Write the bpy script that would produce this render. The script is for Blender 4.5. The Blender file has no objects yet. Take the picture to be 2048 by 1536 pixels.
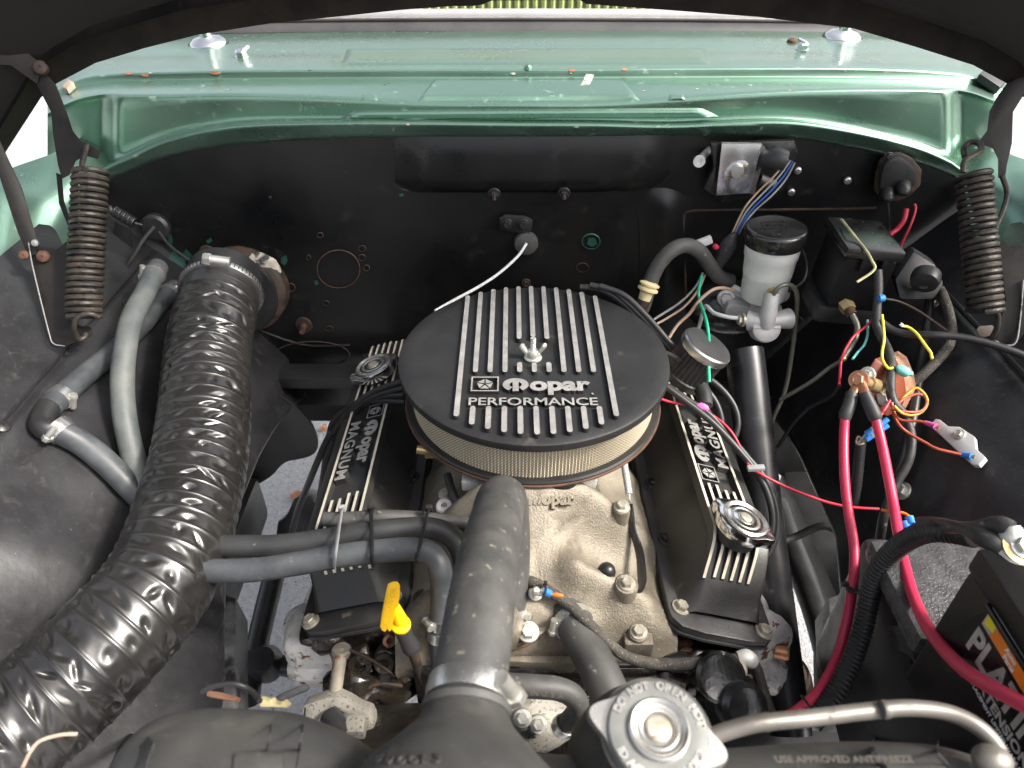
import bpy, bmesh, math, random
from mathutils import Vector, Matrix, noise
from mathutils.bvhtree import BVHTree
random.seed(7)
R = math.radians
scene = bpy.context.scene
COL = scene.collection

# ------------------------------------------------------------------ camera, sky, sun, exposure
F = 1422.0                                   # focal length in pixels of the 2048-wide photograph
PITCH = R(37.5)
CAMZ = 1.60
SP, CP = math.sin(PITCH), math.cos(PITCH)
cam_data = bpy.data.cameras.new("camera")
cam_data.sensor_width = 36.0
cam_data.lens = 36.0 * F / 2048.0
cam_data.clip_start = 0.02
cam_data.clip_end = 500.0
cam_data.dof.use_dof = True
cam_data.dof.focus_distance = 0.98
cam_data.dof.aperture_fstop = 8.0
cam = bpy.data.objects.new("camera", cam_data)
COL.objects.link(cam)
cam.location = (0, 0, CAMZ)
cam.rotation_euler = (math.pi / 2 - PITCH, 0, 0)
scene.camera = cam

world = bpy.data.worlds.new("World")
scene.world = world
world.use_nodes = True
wn = world.node_tree.nodes
bg = wn["Background"]
sky = wn.new("ShaderNodeTexSky")
sky.sky_type = 'NISHITA'
sky.sun_disc = False
SUNDIR = Vector((0.68, -0.16, 0.72)).normalized()
sky.sun_elevation = math.asin(SUNDIR.z)
sky.sun_rotation = math.atan2(SUNDIR.x, SUNDIR.y)
sky.air_density = 0.7
sky.dust_density = 6.0
sky.ozone_density = 0.0
bg.inputs[1].default_value = 0.15
hsv = wn.new("ShaderNodeHueSaturation")          # a hazy, nearly white sky
hsv.inputs["Saturation"].default_value = 0.40
world.node_tree.links.new(sky.outputs[0], hsv.inputs["Color"])
world.node_tree.links.new(hsv.outputs[0], bg.inputs[0])
sun_d = bpy.data.lights.new("sun", 'SUN')
sun_d.energy = 1.8
sun_d.angle = R(7)
sun_d.color = (1.0, 0.94, 0.84)
sun_o = bpy.data.objects.new("sun", sun_d)
COL.objects.link(sun_o)
sun_o.rotation_euler = SUNDIR.to_track_quat('Z', 'Y').to_euler()
scene.view_settings.view_transform = 'Standard'
scene.view_settings.look = 'None'
scene.view_settings.gamma = 1.0
scene.view_settings.exposure = 1.35
scene.cycles.use_denoising = True
scene.cycles.max_bounces = 8
scene.cycles.sample_clamp_indirect = 6.0

# ------------------------------------------------------------------ places: a pixel of the photograph plus its real distance gives a point in metres
def W(u, v, D):
    x = (u - 1024) / F * D
    c = (768 - v) / F * D
    return Vector((x, D * CP + c * SP, CAMZ - D * SP + c * CP))
def Wy(u, v, y):
    t = (768 - v) / F
    return W(u, v, y / (CP + t * SP))
def Wz(u, v, z):
    t = (768 - v) / F
    return W(u, v, (CAMZ - z) / (SP - t * CP))
def Wx(u, v, x):
    return W(u, v, x * F / (u - 1024))
def px(n, D):
    return n * D / F
X0 = 0.03                                    # centre line of the truck
XE = 0.029                                   # centre line of the engine

# ------------------------------------------------------------------ materials
MATS = {}
def M(name, c1, c2=None, ns=12.0, rough=0.5, rvar=0.12, metal=0.0, bump=0.0, bs=250.0, spk=None, spk2=None, coat=0.0, sss=0.0, detail=6.0, scr=None):
    """c1/c2 mottled by noise, spk = (colour, scale, threshold, softness, roughness): dust, rust, chips."""
    m = bpy.data.materials.new(name)
    m.use_nodes = True
    nt = m.node_tree
    N, L = nt.nodes, nt.links
    b = N["Principled BSDF"]
    g = N.new("ShaderNodeNewGeometry")
    def nz(scale, det=6.0):
        n = N.new("ShaderNodeTexNoise")
        n.inputs["Scale"].default_value = scale
        n.inputs["Detail"].default_value = det
        n.inputs["Roughness"].default_value = 0.6
        L.new(g.outputs["Position"], n.inputs["Vector"])
        return n
    def mr(sock, a, b_, lo, hi):
        n = N.new("ShaderNodeMapRange")
        n.clamp = True
        L.new(sock, n.inputs[0])
        for i, x in enumerate((a, b_, lo, hi)):
            n.inputs[i + 1].default_value = x
        return n.outputs[0]
    def mix(fac, a, bb):
        n = N.new("ShaderNodeMix")
        n.data_type = 'RGBA'
        if hasattr(fac, "name"): L.new(fac, n.inputs[0])
        else: n.inputs[0].default_value = fac
        for i, x in ((6, a), (7, bb)):
            if hasattr(x, "name"): L.new(x, n.inputs[i])
            else: n.inputs[i].default_value = (*x, 1)
        return n.outputs[2]
    base = nz(ns, detail)
    c2 = c2 or tuple(min(1, x * 1.25) for x in c1)
    col = mix(mr(base.outputs[0], 0.36, 0.64, 0, 1), c1, c2)
    rgh = mr(base.outputs[0], 0.3, 0.7, max(0.02, rough - rvar), min(1, rough + rvar))
    met = None
    for s in (spk, spk2):
        if s:
            f = mr(nz(s[1], 8.0).outputs[0], s[2], s[2] + s[3], 0, 1)
            col = mix(f, col, s[0])
            n = N.new("ShaderNodeMix")
            n.data_type = 'FLOAT'
            L.new(f, n.inputs[0]); L.new(rgh, n.inputs[2]); n.inputs[3].default_value = s[4]
            rgh = n.outputs[0]
            if metal:
                met = f
    if scr:                                   # hairline scratches and scuffs: (colour, scale, amount)
        vo = N.new("ShaderNodeTexVoronoi"); vo.feature = 'DISTANCE_TO_EDGE'
        vo.inputs["Scale"].default_value = scr[1]
        wp_ = N.new("ShaderNodeMix"); wp_.data_type = 'VECTOR'; wp_.inputs[0].default_value = 0.12
        L.new(g.outputs["Position"], wp_.inputs[4]); L.new(nz(9, 3.0).outputs["Color"], wp_.inputs[5])
        L.new(wp_.outputs[1], vo.inputs["Vector"])
        ln = mr(vo.outputs["Distance"], 0.0, 0.018, 1, 0)
        mk = mr(nz(scr[1] * 0.7, 4.0).outputs[0], 0.54, 0.66, 0, scr[2])
        ml = N.new("ShaderNodeMath"); ml.operation = 'MULTIPLY'
        L.new(ln, ml.inputs[0]); L.new(mk, ml.inputs[1])
        sc_ = mr(nz(scr[1] * 6, 8.0).outputs[0], 0.60, 0.74, 0, scr[2] * 0.6)
        mm = N.new("ShaderNodeMath"); mm.operation = 'MAXIMUM'
        L.new(ml.outputs[0], mm.inputs[0]); L.new(sc_, mm.inputs[1])
        col = mix(mm.outputs[0], col, scr[0])
    L.new(col, b.inputs["Base Color"])
    L.new(rgh, b.inputs["Roughness"])
    if metal:
        if met is not None: L.new(mr(met, 0, 1, metal, metal * 0.2), b.inputs["Metallic"])
        else: b.inputs["Metallic"].default_value = metal
    if coat:
        b.inputs["Coat Weight"].default_value = coat
        b.inputs["Coat Roughness"].default_value = 0.10
        b.inputs["Coat IOR"].default_value = 1.5
    if sss:
        b.inputs["Subsurface Weight"].default_value = sss
        b.inputs["Subsurface Radius"].default_value = (0.01, 0.009, 0.007)
    if bump:
        bn = N.new("ShaderNodeBump")
        bn.inputs["Strength"].default_value = bump
        bn.inputs["Distance"].default_value = 0.0015
        L.new(nz(bs, 4.0).outputs[0], bn.inputs["Height"])
        L.new(bn.outputs[0], b.inputs["Normal"])
    MATS[name] = m
    return m

dust = (0.22, 0.20, 0.17)
M("black_paint", (0.009, 0.009, 0.010), (0.016, 0.016, 0.018), 12, 0.33, 0.08, bump=0.06, bs=60, spk=(dust, 240, 0.70, 0.06, 0.8), spk2=((0.05, 0.05, 0.05), 50, 0.62, 0.12, 0.55))
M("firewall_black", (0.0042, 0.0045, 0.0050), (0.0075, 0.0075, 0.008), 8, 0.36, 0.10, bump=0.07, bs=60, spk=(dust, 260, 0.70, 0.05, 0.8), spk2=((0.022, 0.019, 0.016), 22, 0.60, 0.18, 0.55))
M("fender_black", (0.014, 0.014, 0.0155), (0.024, 0.024, 0.0265), 14, 0.40, 0.08, bump=0.16, bs=120, spk=((0.17, 0.16, 0.145), 260, 0.68, 0.06, 0.8), spk2=((0.034, 0.032, 0.029), 60, 0.57, 0.16, 0.55), scr=((0.16, 0.155, 0.15), 34, 0.22))
M("satin_black", (0.015, 0.015, 0.016), (0.024, 0.024, 0.024), 20, 0.4, 0.1, bump=0.08, bs=400, spk=(dust, 300, 0.70, 0.06, 0.8))
M("gloss_black", (0.012, 0.012, 0.012), (0.02, 0.019, 0.018), 20, 0.2, 0.08, bump=0.25, bs=150, spk=((0.16, 0.12, 0.08), 60, 0.66, 0.08, 0.7))
M("oily_black", (0.012, 0.011, 0.010), (0.03, 0.022, 0.015), 30, 0.24, 0.15, bump=0.8, bs=70, spk=((0.20, 0.09, 0.04), 35, 0.66, 0.06, 0.7), spk2=((0.45, 0.40, 0.36), 55, 0.715, 0.03, 0.6))
M("battery_black", (0.008, 0.008, 0.0085), (0.012, 0.012, 0.012), 15, 0.36, 0.06, bump=0.12, bs=500)
M("label_black", (0.006, 0.007, 0.009), (0.008, 0.009, 0.012), 15, 0.25, 0.05)
M("crinkle_black", (0.016, 0.016, 0.017), (0.030, 0.028, 0.026), 14, 0.46, 0.1, bump=0.35, bs=520, spk=((0.16, 0.135, 0.105), 42, 0.64, 0.12, 0.75))
M("lid_black", (0.014, 0.014, 0.015), (0.021, 0.021, 0.022), 18, 0.46, 0.05, bump=0.25, bs=700, spk=((0.085, 0.078, 0.068), 26, 0.63, 0.18, 0.7), spk2=((0.25, 0.24, 0.22), 330, 0.72, 0.03, 0.8))
M("hood_black", (0.005, 0.0045, 0.004), (0.009, 0.0075, 0.006), 14, 0.65, 0.1, bump=0.2, bs=120, spk=((0.03, 0.022, 0.014), 60, 0.66, 0.1, 0.8))
M("hinge_black", (0.008, 0.0075, 0.007), (0.016, 0.014, 0.012), 30, 0.55, 0.1, bump=0.15, bs=200, spk=((0.06, 0.045, 0.03), 60, 0.68, 0.08, 0.8))
M("hood_edge", (0.007, 0.006, 0.005), (0.016, 0.012, 0.008), 22, 0.6, 0.1, bump=0.25, bs=160, spk=((0.05, 0.036, 0.02), 60, 0.66, 0.1, 0.8))
M("rubber", (0.026, 0.027, 0.028), (0.040, 0.041, 0.042), 22, 0.5, 0.08, bump=0.12, bs=260, spk=((0.20, 0.19, 0.17), 150, 0.68, 0.07, 0.8))
M("rubber_dusty", (0.045, 0.045, 0.044), (0.075, 0.073, 0.068), 30, 0.58, 0.08, bump=0.15, bs=300, spk=((0.26, 0.23, 0.18), 110, 0.62, 0.1, 0.85))
M("rubber_grey", (0.065, 0.076, 0.080), (0.120, 0.128, 0.118), 26, 0.55, 0.08, bump=0.12, bs=260, spk=((0.035, 0.04, 0.045), 38, 0.60, 0.12, 0.6), spk2=((0.40, 0.40, 0.38), 120, 0.70, 0.05, 0.8))
M("rubber_slate", (0.038, 0.042, 0.047), (0.078, 0.084, 0.090), 24, 0.48, 0.1, bump=0.10, bs=260, spk=((0.17, 0.17, 0.16), 60, 0.64, 0.1, 0.75))
M("vinyl", (0.013, 0.0125, 0.012), (0.021, 0.020, 0.0185), 14, 0.31, 0.05, bump=0.03, bs=60, spk=((0.05, 0.045, 0.04), 30, 0.64, 0.15, 0.5))
M("wire_black", (0.018, 0.018, 0.019), (0.03, 0.03, 0.03), 20, 0.42, 0.06, bump=0.05, bs=300, spk=(dust, 200, 0.70, 0.05, 0.8))
M("tape_black", (0.02, 0.02, 0.021), (0.05, 0.048, 0.046), 60, 0.5, 0.1, bump=0.3, bs=200, spk=((0.2, 0.19, 0.18), 120, 0.64, 0.06, 0.7))
M("sleeve_braid", (0.045, 0.040, 0.034), (0.085, 0.075, 0.062), 60, 0.65, 0.08, bump=0.9, bs=600, spk=((0.30, 0.27, 0.22), 420, 0.58, 0.08, 0.8))
M("green_paint", (0.200, 0.345, 0.262), (0.218, 0.365, 0.280), 5, 0.30, 0.06, metal=0.85, bump=0.04, bs=9, spk=((0.50, 0.55, 0.51), 300, 0.69, 0.03, 0.6), spk2=((0.27, 0.35, 0.29), 60, 0.62, 0.12, 0.5), coat=0.35, scr=((0.50, 0.56, 0.52), 22, 0.22))
M("green_chip", (0.010, 0.060, 0.045), (0.014, 0.075, 0.055), 40, 0.45, 0.08)
M("rust", (0.075, 0.032, 0.017), (0.13, 0.062, 0.034), 60, 0.75, 0.1, bump=0.5, bs=300, spk=((0.03, 0.02, 0.016), 50, 0.54, 0.15, 0.8))
M("streaked_pipe", (0.20, 0.175, 0.14), (0.30, 0.27, 0.22), 40, 0.55, 0.1, metal=0.2, bump=0.3, bs=300, spk=((0.17, 0.06, 0.022), 42, 0.54, 0.08, 0.8))
M("yellow_shade", (0.62, 0.33, 0.003), (0.66, 0.36, 0.006), 20, 0.5, 0.05)  # handle yellow made darker, standing in for shading on the moulded letters
M("rust_dark", (0.028, 0.018, 0.013), (0.062, 0.036, 0.021), 50, 0.7, 0.1, bump=0.4, bs=300, spk=((0.013, 0.012, 0.012), 40, 0.50, 0.15, 0.6))
M("spring_steel", (0.026, 0.022, 0.019), (0.055, 0.044, 0.034), 60, 0.5, 0.12, metal=0.2, bump=0.5, bs=240, spk=((0.012, 0.012, 0.012), 50, 0.52, 0.1, 0.5), spk2=((0.17, 0.075, 0.035), 45, 0.65, 0.08, 0.8))
M("cast_alu", (0.185, 0.160, 0.122), (0.290, 0.256, 0.200), 18, 0.5, 0.1, metal=0.35, bump=0.8, bs=420, spk=((0.080, 0.063, 0.044), 20, 0.57, 0.20, 0.75), spk2=((0.42, 0.38, 0.31), 300, 0.62, 0.08, 0.55))
M("alu_bracket", (0.22, 0.205, 0.175), (0.34, 0.32, 0.28), 20, 0.6, 0.1, metal=0.3, bump=0.6, bs=420, spk=((0.07, 0.06, 0.05), 240, 0.57, 0.06, 0.8))
M("alu_pale", (0.52, 0.51, 0.49), (0.66, 0.65, 0.63), 24, 0.5, 0.08, metal=0.3, bump=0.3, bs=420, spk=((0.30, 0.28, 0.25), 120, 0.64, 0.08, 0.7))
M("bare_alu", (0.33, 0.32, 0.305), (0.45, 0.44, 0.42), 60, 0.45, 0.08, metal=0.45, bump=0.3, bs=500, spk=((0.16, 0.15, 0.13), 220, 0.62, 0.06, 0.7))
M("bare_alu_warm", (0.62, 0.57, 0.46), (0.74, 0.69, 0.58), 60, 0.45, 0.08, metal=0.3, bump=0.15, bs=500)
M("white_rusty", (0.50, 0.49, 0.47), (0.68, 0.67, 0.64), 30, 0.5, 0.1, metal=0.2, bump=0.9, bs=130, spk=((0.15, 0.065, 0.028), 75, 0.565, 0.05, 0.8), spk2=((0.30, 0.27, 0.24), 40, 0.58, 0.08, 0.7))
M("chrome", (0.80, 0.80, 0.80), (0.86, 0.86, 0.86), 10, 0.17, 0.05, metal=1.0, bump=0.03, bs=60)
M("steel", (0.50, 0.50, 0.49), (0.64, 0.63, 0.61), 30, 0.30, 0.08, metal=0.9, bump=0.05, bs=300)
M("zinc", (0.55, 0.54, 0.49), (0.70, 0.69, 0.64), 60, 0.36, 0.08, metal=0.75, bump=0.12, bs=300, spk=((0.26, 0.18, 0.10), 110, 0.66, 0.06, 0.7))
M("bolt_tan", (0.38, 0.345, 0.27), (0.55, 0.51, 0.43), 60, 0.42, 0.08, metal=0.55, bump=0.15, bs=300, spk=((0.20, 0.11, 0.06), 120, 0.63, 0.06, 0.8))
M("cap_plate", (0.20, 0.205, 0.195), (0.26, 0.265, 0.25), 40, 0.38, 0.05, metal=0.6)
M("cap_bright", (0.48, 0.465, 0.43), (0.60, 0.58, 0.54), 30, 0.26, 0.06, metal=0.85)
M("iridited", (0.50, 0.53, 0.57), (0.62, 0.62, 0.60), 12, 0.2, 0.08, metal=0.95, spk=((0.60, 0.52, 0.62), 14, 0.56, 0.2, 0.25))
M("tank_black", (0.030, 0.030, 0.030), (0.050, 0.049, 0.046), 16, 0.5, 0.08, bump=0.15, bs=140, spk=((0.16, 0.095, 0.05), 45, 0.69, 0.04, 0.7), spk2=((0.085, 0.076, 0.064), 20, 0.57, 0.2, 0.65), scr=((0.14, 0.13, 0.11), 40, 0.3))
M("overflow_metal", (0.13, 0.12, 0.105), (0.20, 0.185, 0.165), 20, 0.45, 0.08, metal=0.5, spk=((0.06, 0.05, 0.04), 60, 0.60, 0.1, 0.7))
M("filter_cream", (0.58, 0.50, 0.335), (0.70, 0.61, 0.43), 12, 0.8, 0.05)
M("yellow_plastic", (0.86, 0.50, 0.004), (0.90, 0.54, 0.008), 20, 0.40, 0.05)
M("red_cable", (0.54, 0.028, 0.080), (0.63, 0.045, 0.105), 14, 0.36, 0.05, bump=0.02, bs=80)
M("red_wire", (0.50, 0.02, 0.05), (0.60, 0.04, 0.07), 14, 0.4, 0.05)
M("brick_wire", (0.38, 0.075, 0.04), (0.46, 0.10, 0.055), 14, 0.42, 0.05)
M("orange_wire", (0.80, 0.17, 0.015), (0.85, 0.22, 0.03), 14, 0.4, 0.05)
M("amber_wire", (0.70, 0.33, 0.03), (0.76, 0.40, 0.05), 14, 0.4, 0.05)
M("yellow_wire", (0.78, 0.66, 0.05), (0.84, 0.72, 0.1), 14, 0.4, 0.05)
M("pale_yellow_wire", (0.50, 0.50, 0.26), (0.30, 0.26, 0.14), 60, 0.5, 0.05)
M("green_wire", (0.01, 0.34, 0.19), (0.02, 0.42, 0.24), 14, 0.38, 0.05)
M("tan_wire", (0.36, 0.24, 0.16), (0.46, 0.33, 0.24), 14, 0.42, 0.05)
M("grey_wire", (0.24, 0.24, 0.25), (0.34, 0.34, 0.34), 14, 0.42, 0.05)
M("blue_wire", (0.015, 0.08, 0.34), (0.02, 0.11, 0.40), 14, 0.4, 0.05)
M("blue_crimp", (0.03, 0.22, 0.70), (0.06, 0.30, 0.78), 24, 0.32, 0.05)
M("teal_crimp", (0.12, 0.50, 0.46), (0.22, 0.60, 0.56), 24, 0.32, 0.05)
M("pink_crimp", (0.80, 0.10, 0.42), (0.85, 0.16, 0.50), 24, 0.36, 0.05)
M("white_plastic", (0.62, 0.63, 0.63), (0.68, 0.68, 0.68), 14, 0.42, 0.05)
M("cream_plastic", (0.66, 0.55, 0.28), (0.74, 0.63, 0.36), 20, 0.5, 0.05)
M("reservoir", (0.88, 0.88, 0.80), (0.90, 0.90, 0.84), 8, 0.42, 0.05, sss=0.08)
M("phenolic", (0.15, 0.028, 0.008), (0.20, 0.040, 0.012), 30, 0.5, 0.06)
M("phenolic_edge", (0.30, 0.15, 0.09), (0.40, 0.22, 0.14), 120, 0.6, 0.06)
M("copper", (0.50, 0.22, 0.12), (0.60, 0.32, 0.20), 60, 0.42, 0.08, metal=0.7, bump=0.15, bs=300, spk=((0.28, 0.11, 0.06), 90, 0.6, 0.1, 0.7))
M("brass", (0.45, 0.33, 0.15), (0.58, 0.46, 0.25), 60, 0.42, 0.08, metal=0.7, bump=0.15, bs=300)
M("brake_line", (0.17, 0.165, 0.13), (0.25, 0.24, 0.20), 40, 0.42, 0.06, metal=0.5)
M("lead", (0.42, 0.41, 0.39), (0.58, 0.56, 0.52), 60, 0.5, 0.08, metal=0.4, bump=0.5, bs=200, spk=((0.60, 0.52, 0.36), 90, 0.6, 0.1, 0.7))
M("label_orange", (0.80, 0.20, 0.012), (0.84, 0.24, 0.02), 40, 0.35, 0.05)
M("label_yellow", (0.80, 0.70, 0.015), (0.84, 0.74, 0.02), 40, 0.35, 0.05)
M("label_white", (0.75, 0.75, 0.75), (0.8, 0.8, 0.8), 40, 0.4, 0.05)
M("label_silver", (0.45, 0.44, 0.42), (0.62, 0.61, 0.58), 50, 0.35, 0.05, metal=0.4)
M("tag_metal", (0.50, 0.49, 0.42), (0.62, 0.60, 0.52), 90, 0.45, 0.08, metal=0.4, bump=0.5, bs=500, spk=((0.12, 0.11, 0.09), 190, 0.58, 0.06, 0.7))
M("rubber_seal", (0.045, 0.044, 0.047), (0.065, 0.062, 0.064), 12, 0.5, 0.06, spk=((0.25, 0.22, 0.2), 160, 0.7, 0.05, 0.8))
M("dash_grey", (0.30, 0.29, 0.31), (0.36, 0.35, 0.36), 12, 0.6, 0.06)
M("seat_fabric", (0.34, 0.38, 0.14), (0.42, 0.46, 0.20), 30, 0.8, 0.05)
M("tan_rubber", (0.34, 0.26, 0.20), (0.42, 0.34, 0.27), 40, 0.7, 0.05, bump=0.2)
M("putty", (0.36, 0.33, 0.27), (0.55, 0.51, 0.43), 40, 0.8, 0.08, bump=0.9, bs=90, spk=((0.03, 0.03, 0.03), 34, 0.50, 0.08, 0.6))
M("grey_primer", (0.16, 0.16, 0.165), (0.26, 0.26, 0.265), 60, 0.55, 0.1, bump=0.5, bs=130, spk=((0.02, 0.02, 0.02), 26, 0.56, 0.06, 0.5))
M("tray_paint", (0.055, 0.055, 0.058), (0.09, 0.09, 0.093), 60, 0.28, 0.08, bump=0.9, bs=330, spk=((0.02, 0.02, 0.02), 26, 0.62, 0.08, 0.5))
M("rail_grey", (0.07, 0.07, 0.073), (0.13, 0.13, 0.133), 60, 0.5, 0.1, bump=0.5, bs=200, spk=((0.012, 0.012, 0.012), 20, 0.50, 0.1, 0.4))
M("tyre_rubber", (0.018, 0.018, 0.018), (0.026, 0.026, 0.026), 20, 0.7, 0.06, bump=0.3, bs=120)
asph = M("asphalt", (0.36, 0.36, 0.37), (0.46, 0.46, 0.47), 60, 0.85, 0.08, bump=1.0, bs=130, spk=((0.40, 0.39, 0.38), 150, 0.62, 0.08, 0.8), spk2=((0.07, 0.07, 0.075), 100, 0.60, 0.08, 0.9))
for n in asph.node_tree.nodes:
    if n.type == 'BUMP':
        n.inputs["Distance"].default_value = 0.012
M("dry_leaf", (0.40, 0.13, 0.05), (0.52, 0.20, 0.09), 80, 0.7, 0.05)
M("glass", (0.9, 0.95, 0.92), (0.9, 0.95, 0.92), 5, 0.02, 0.0)
MATS["glass"].node_tree.nodes["Principled BSDF"].inputs["Transmission Weight"].default_value = 1.0
MATS["glass"].node_tree.nodes["Principled BSDF"].inputs["IOR"].default_value = 1.1

# the filter's wire screen: diagonal crossing wires over the cream pleats (fine relief and colour)
def screen_material():
    m = MATS["filter_cream"]
    nt = m.node_tree; N, L = nt.nodes, nt.links
    b = N["Principled BSDF"]
    tc = N.new("ShaderNodeTexCoord"); sx = N.new("ShaderNodeSeparateXYZ")
    L.new(tc.outputs["Object"], sx.inputs[0])
    def mth(op, a, c=None):
        n = N.new("ShaderNodeMath"); n.operation = op
        for i, x in enumerate((a, c)):
            if x is None: continue
            if hasattr(x, "name"): L.new(x, n.inputs[i])
            else: n.inputs[i].default_value = x
        return n.outputs[0]
    ang = mth('ARCTAN2', sx.outputs[1], sx.outputs[0])
    a = mth('MULTIPLY', ang, 240.0)
    z = mth('MULTIPLY', sx.outputs[2], 1450.0)
    w1 = mth('ABSOLUTE', mth('SINE', mth('ADD', mth('MULTIPLY', a, 0.5), mth('MULTIPLY', z, 0.5))))
    w2 = mth('ABSOLUTE', mth('SINE', mth('SUBTRACT', mth('MULTIPLY', a, 0.5), mth('MULTIPLY', z, 0.5))))
    wire = mth('LESS_THAN', mth('MINIMUM', w1, w2), 0.34)
    old = b.inputs["Base Color"].links[0].from_socket
    mx = N.new("ShaderNodeMix"); mx.data_type = 'RGBA'
    L.new(wire, mx.inputs[0]); L.new(old, mx.inputs[6]); mx.inputs[7].default_value = (0.20, 0.19, 0.19, 1)
    L.new(mx.outputs[2], b.inputs["Base Color"])
screen_material()
MATS["fender_black"].node_tree.nodes["Principled BSDF"].inputs["Specular IOR Level"].default_value = 0.5
for n_ in ("gloss_black", "oily_black", "vinyl", "crinkle_black"):
    MATS[n_].node_tree.nodes["Principled BSDF"].inputs["Specular IOR Level"].default_value = 0.85

MATS["firewall_black"].node_tree.nodes["Principled BSDF"].inputs["Specular IOR Level"].default_value = 0.5
for n_ in ("hood_black", "hood_edge", "hinge_black", "battery_black"):
    MATS[n_].node_tree.nodes["Principled BSDF"].inputs["Specular IOR Level"].default_value = 0.28

# ------------------------------------------------------------------ mesh building
def frame(n, up=Vector((0, 0, 1))):
    z = Vector(n).normalized()
    up = Vector(up)
    if abs(z.dot(up.normalized())) > 0.98:
        up = Vector((0, 1, 0))
    x = up.cross(z).normalized()
    return Matrix((x, z.cross(x), z)).transposed()

def spline(pts, rad, n=6):
    P = [Vector(p) for p in pts]
    if len(P) < 3 or n <= 1:
        return P, list(rad)
    out, ro = [], []
    for i in range(len(P) - 1):
        p0 = P[i - 1] if i else P[0] * 2 - P[1]
        p3 = P[i + 2] if i + 2 < len(P) else P[-1] * 2 - P[-2]
        p1, p2 = P[i], P[i + 1]
        for k in range(n):
            t = k / n
            out.append(0.5 * ((2 * p1) + (p2 - p0) * t + (2 * p0 - 5 * p1 + 4 * p2 - p3) * t * t + (3 * p1 - p0 - 3 * p2 + p3) * t ** 3))
            ro.append(rad[i] * (1 - t) + rad[i + 1] * t)
    out.append(P[-1]); ro.append(rad[-1])
    return out, ro

def cv(pts):
    return [p if isinstance(p, Vector) else W(*p) for p in pts]

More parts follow.
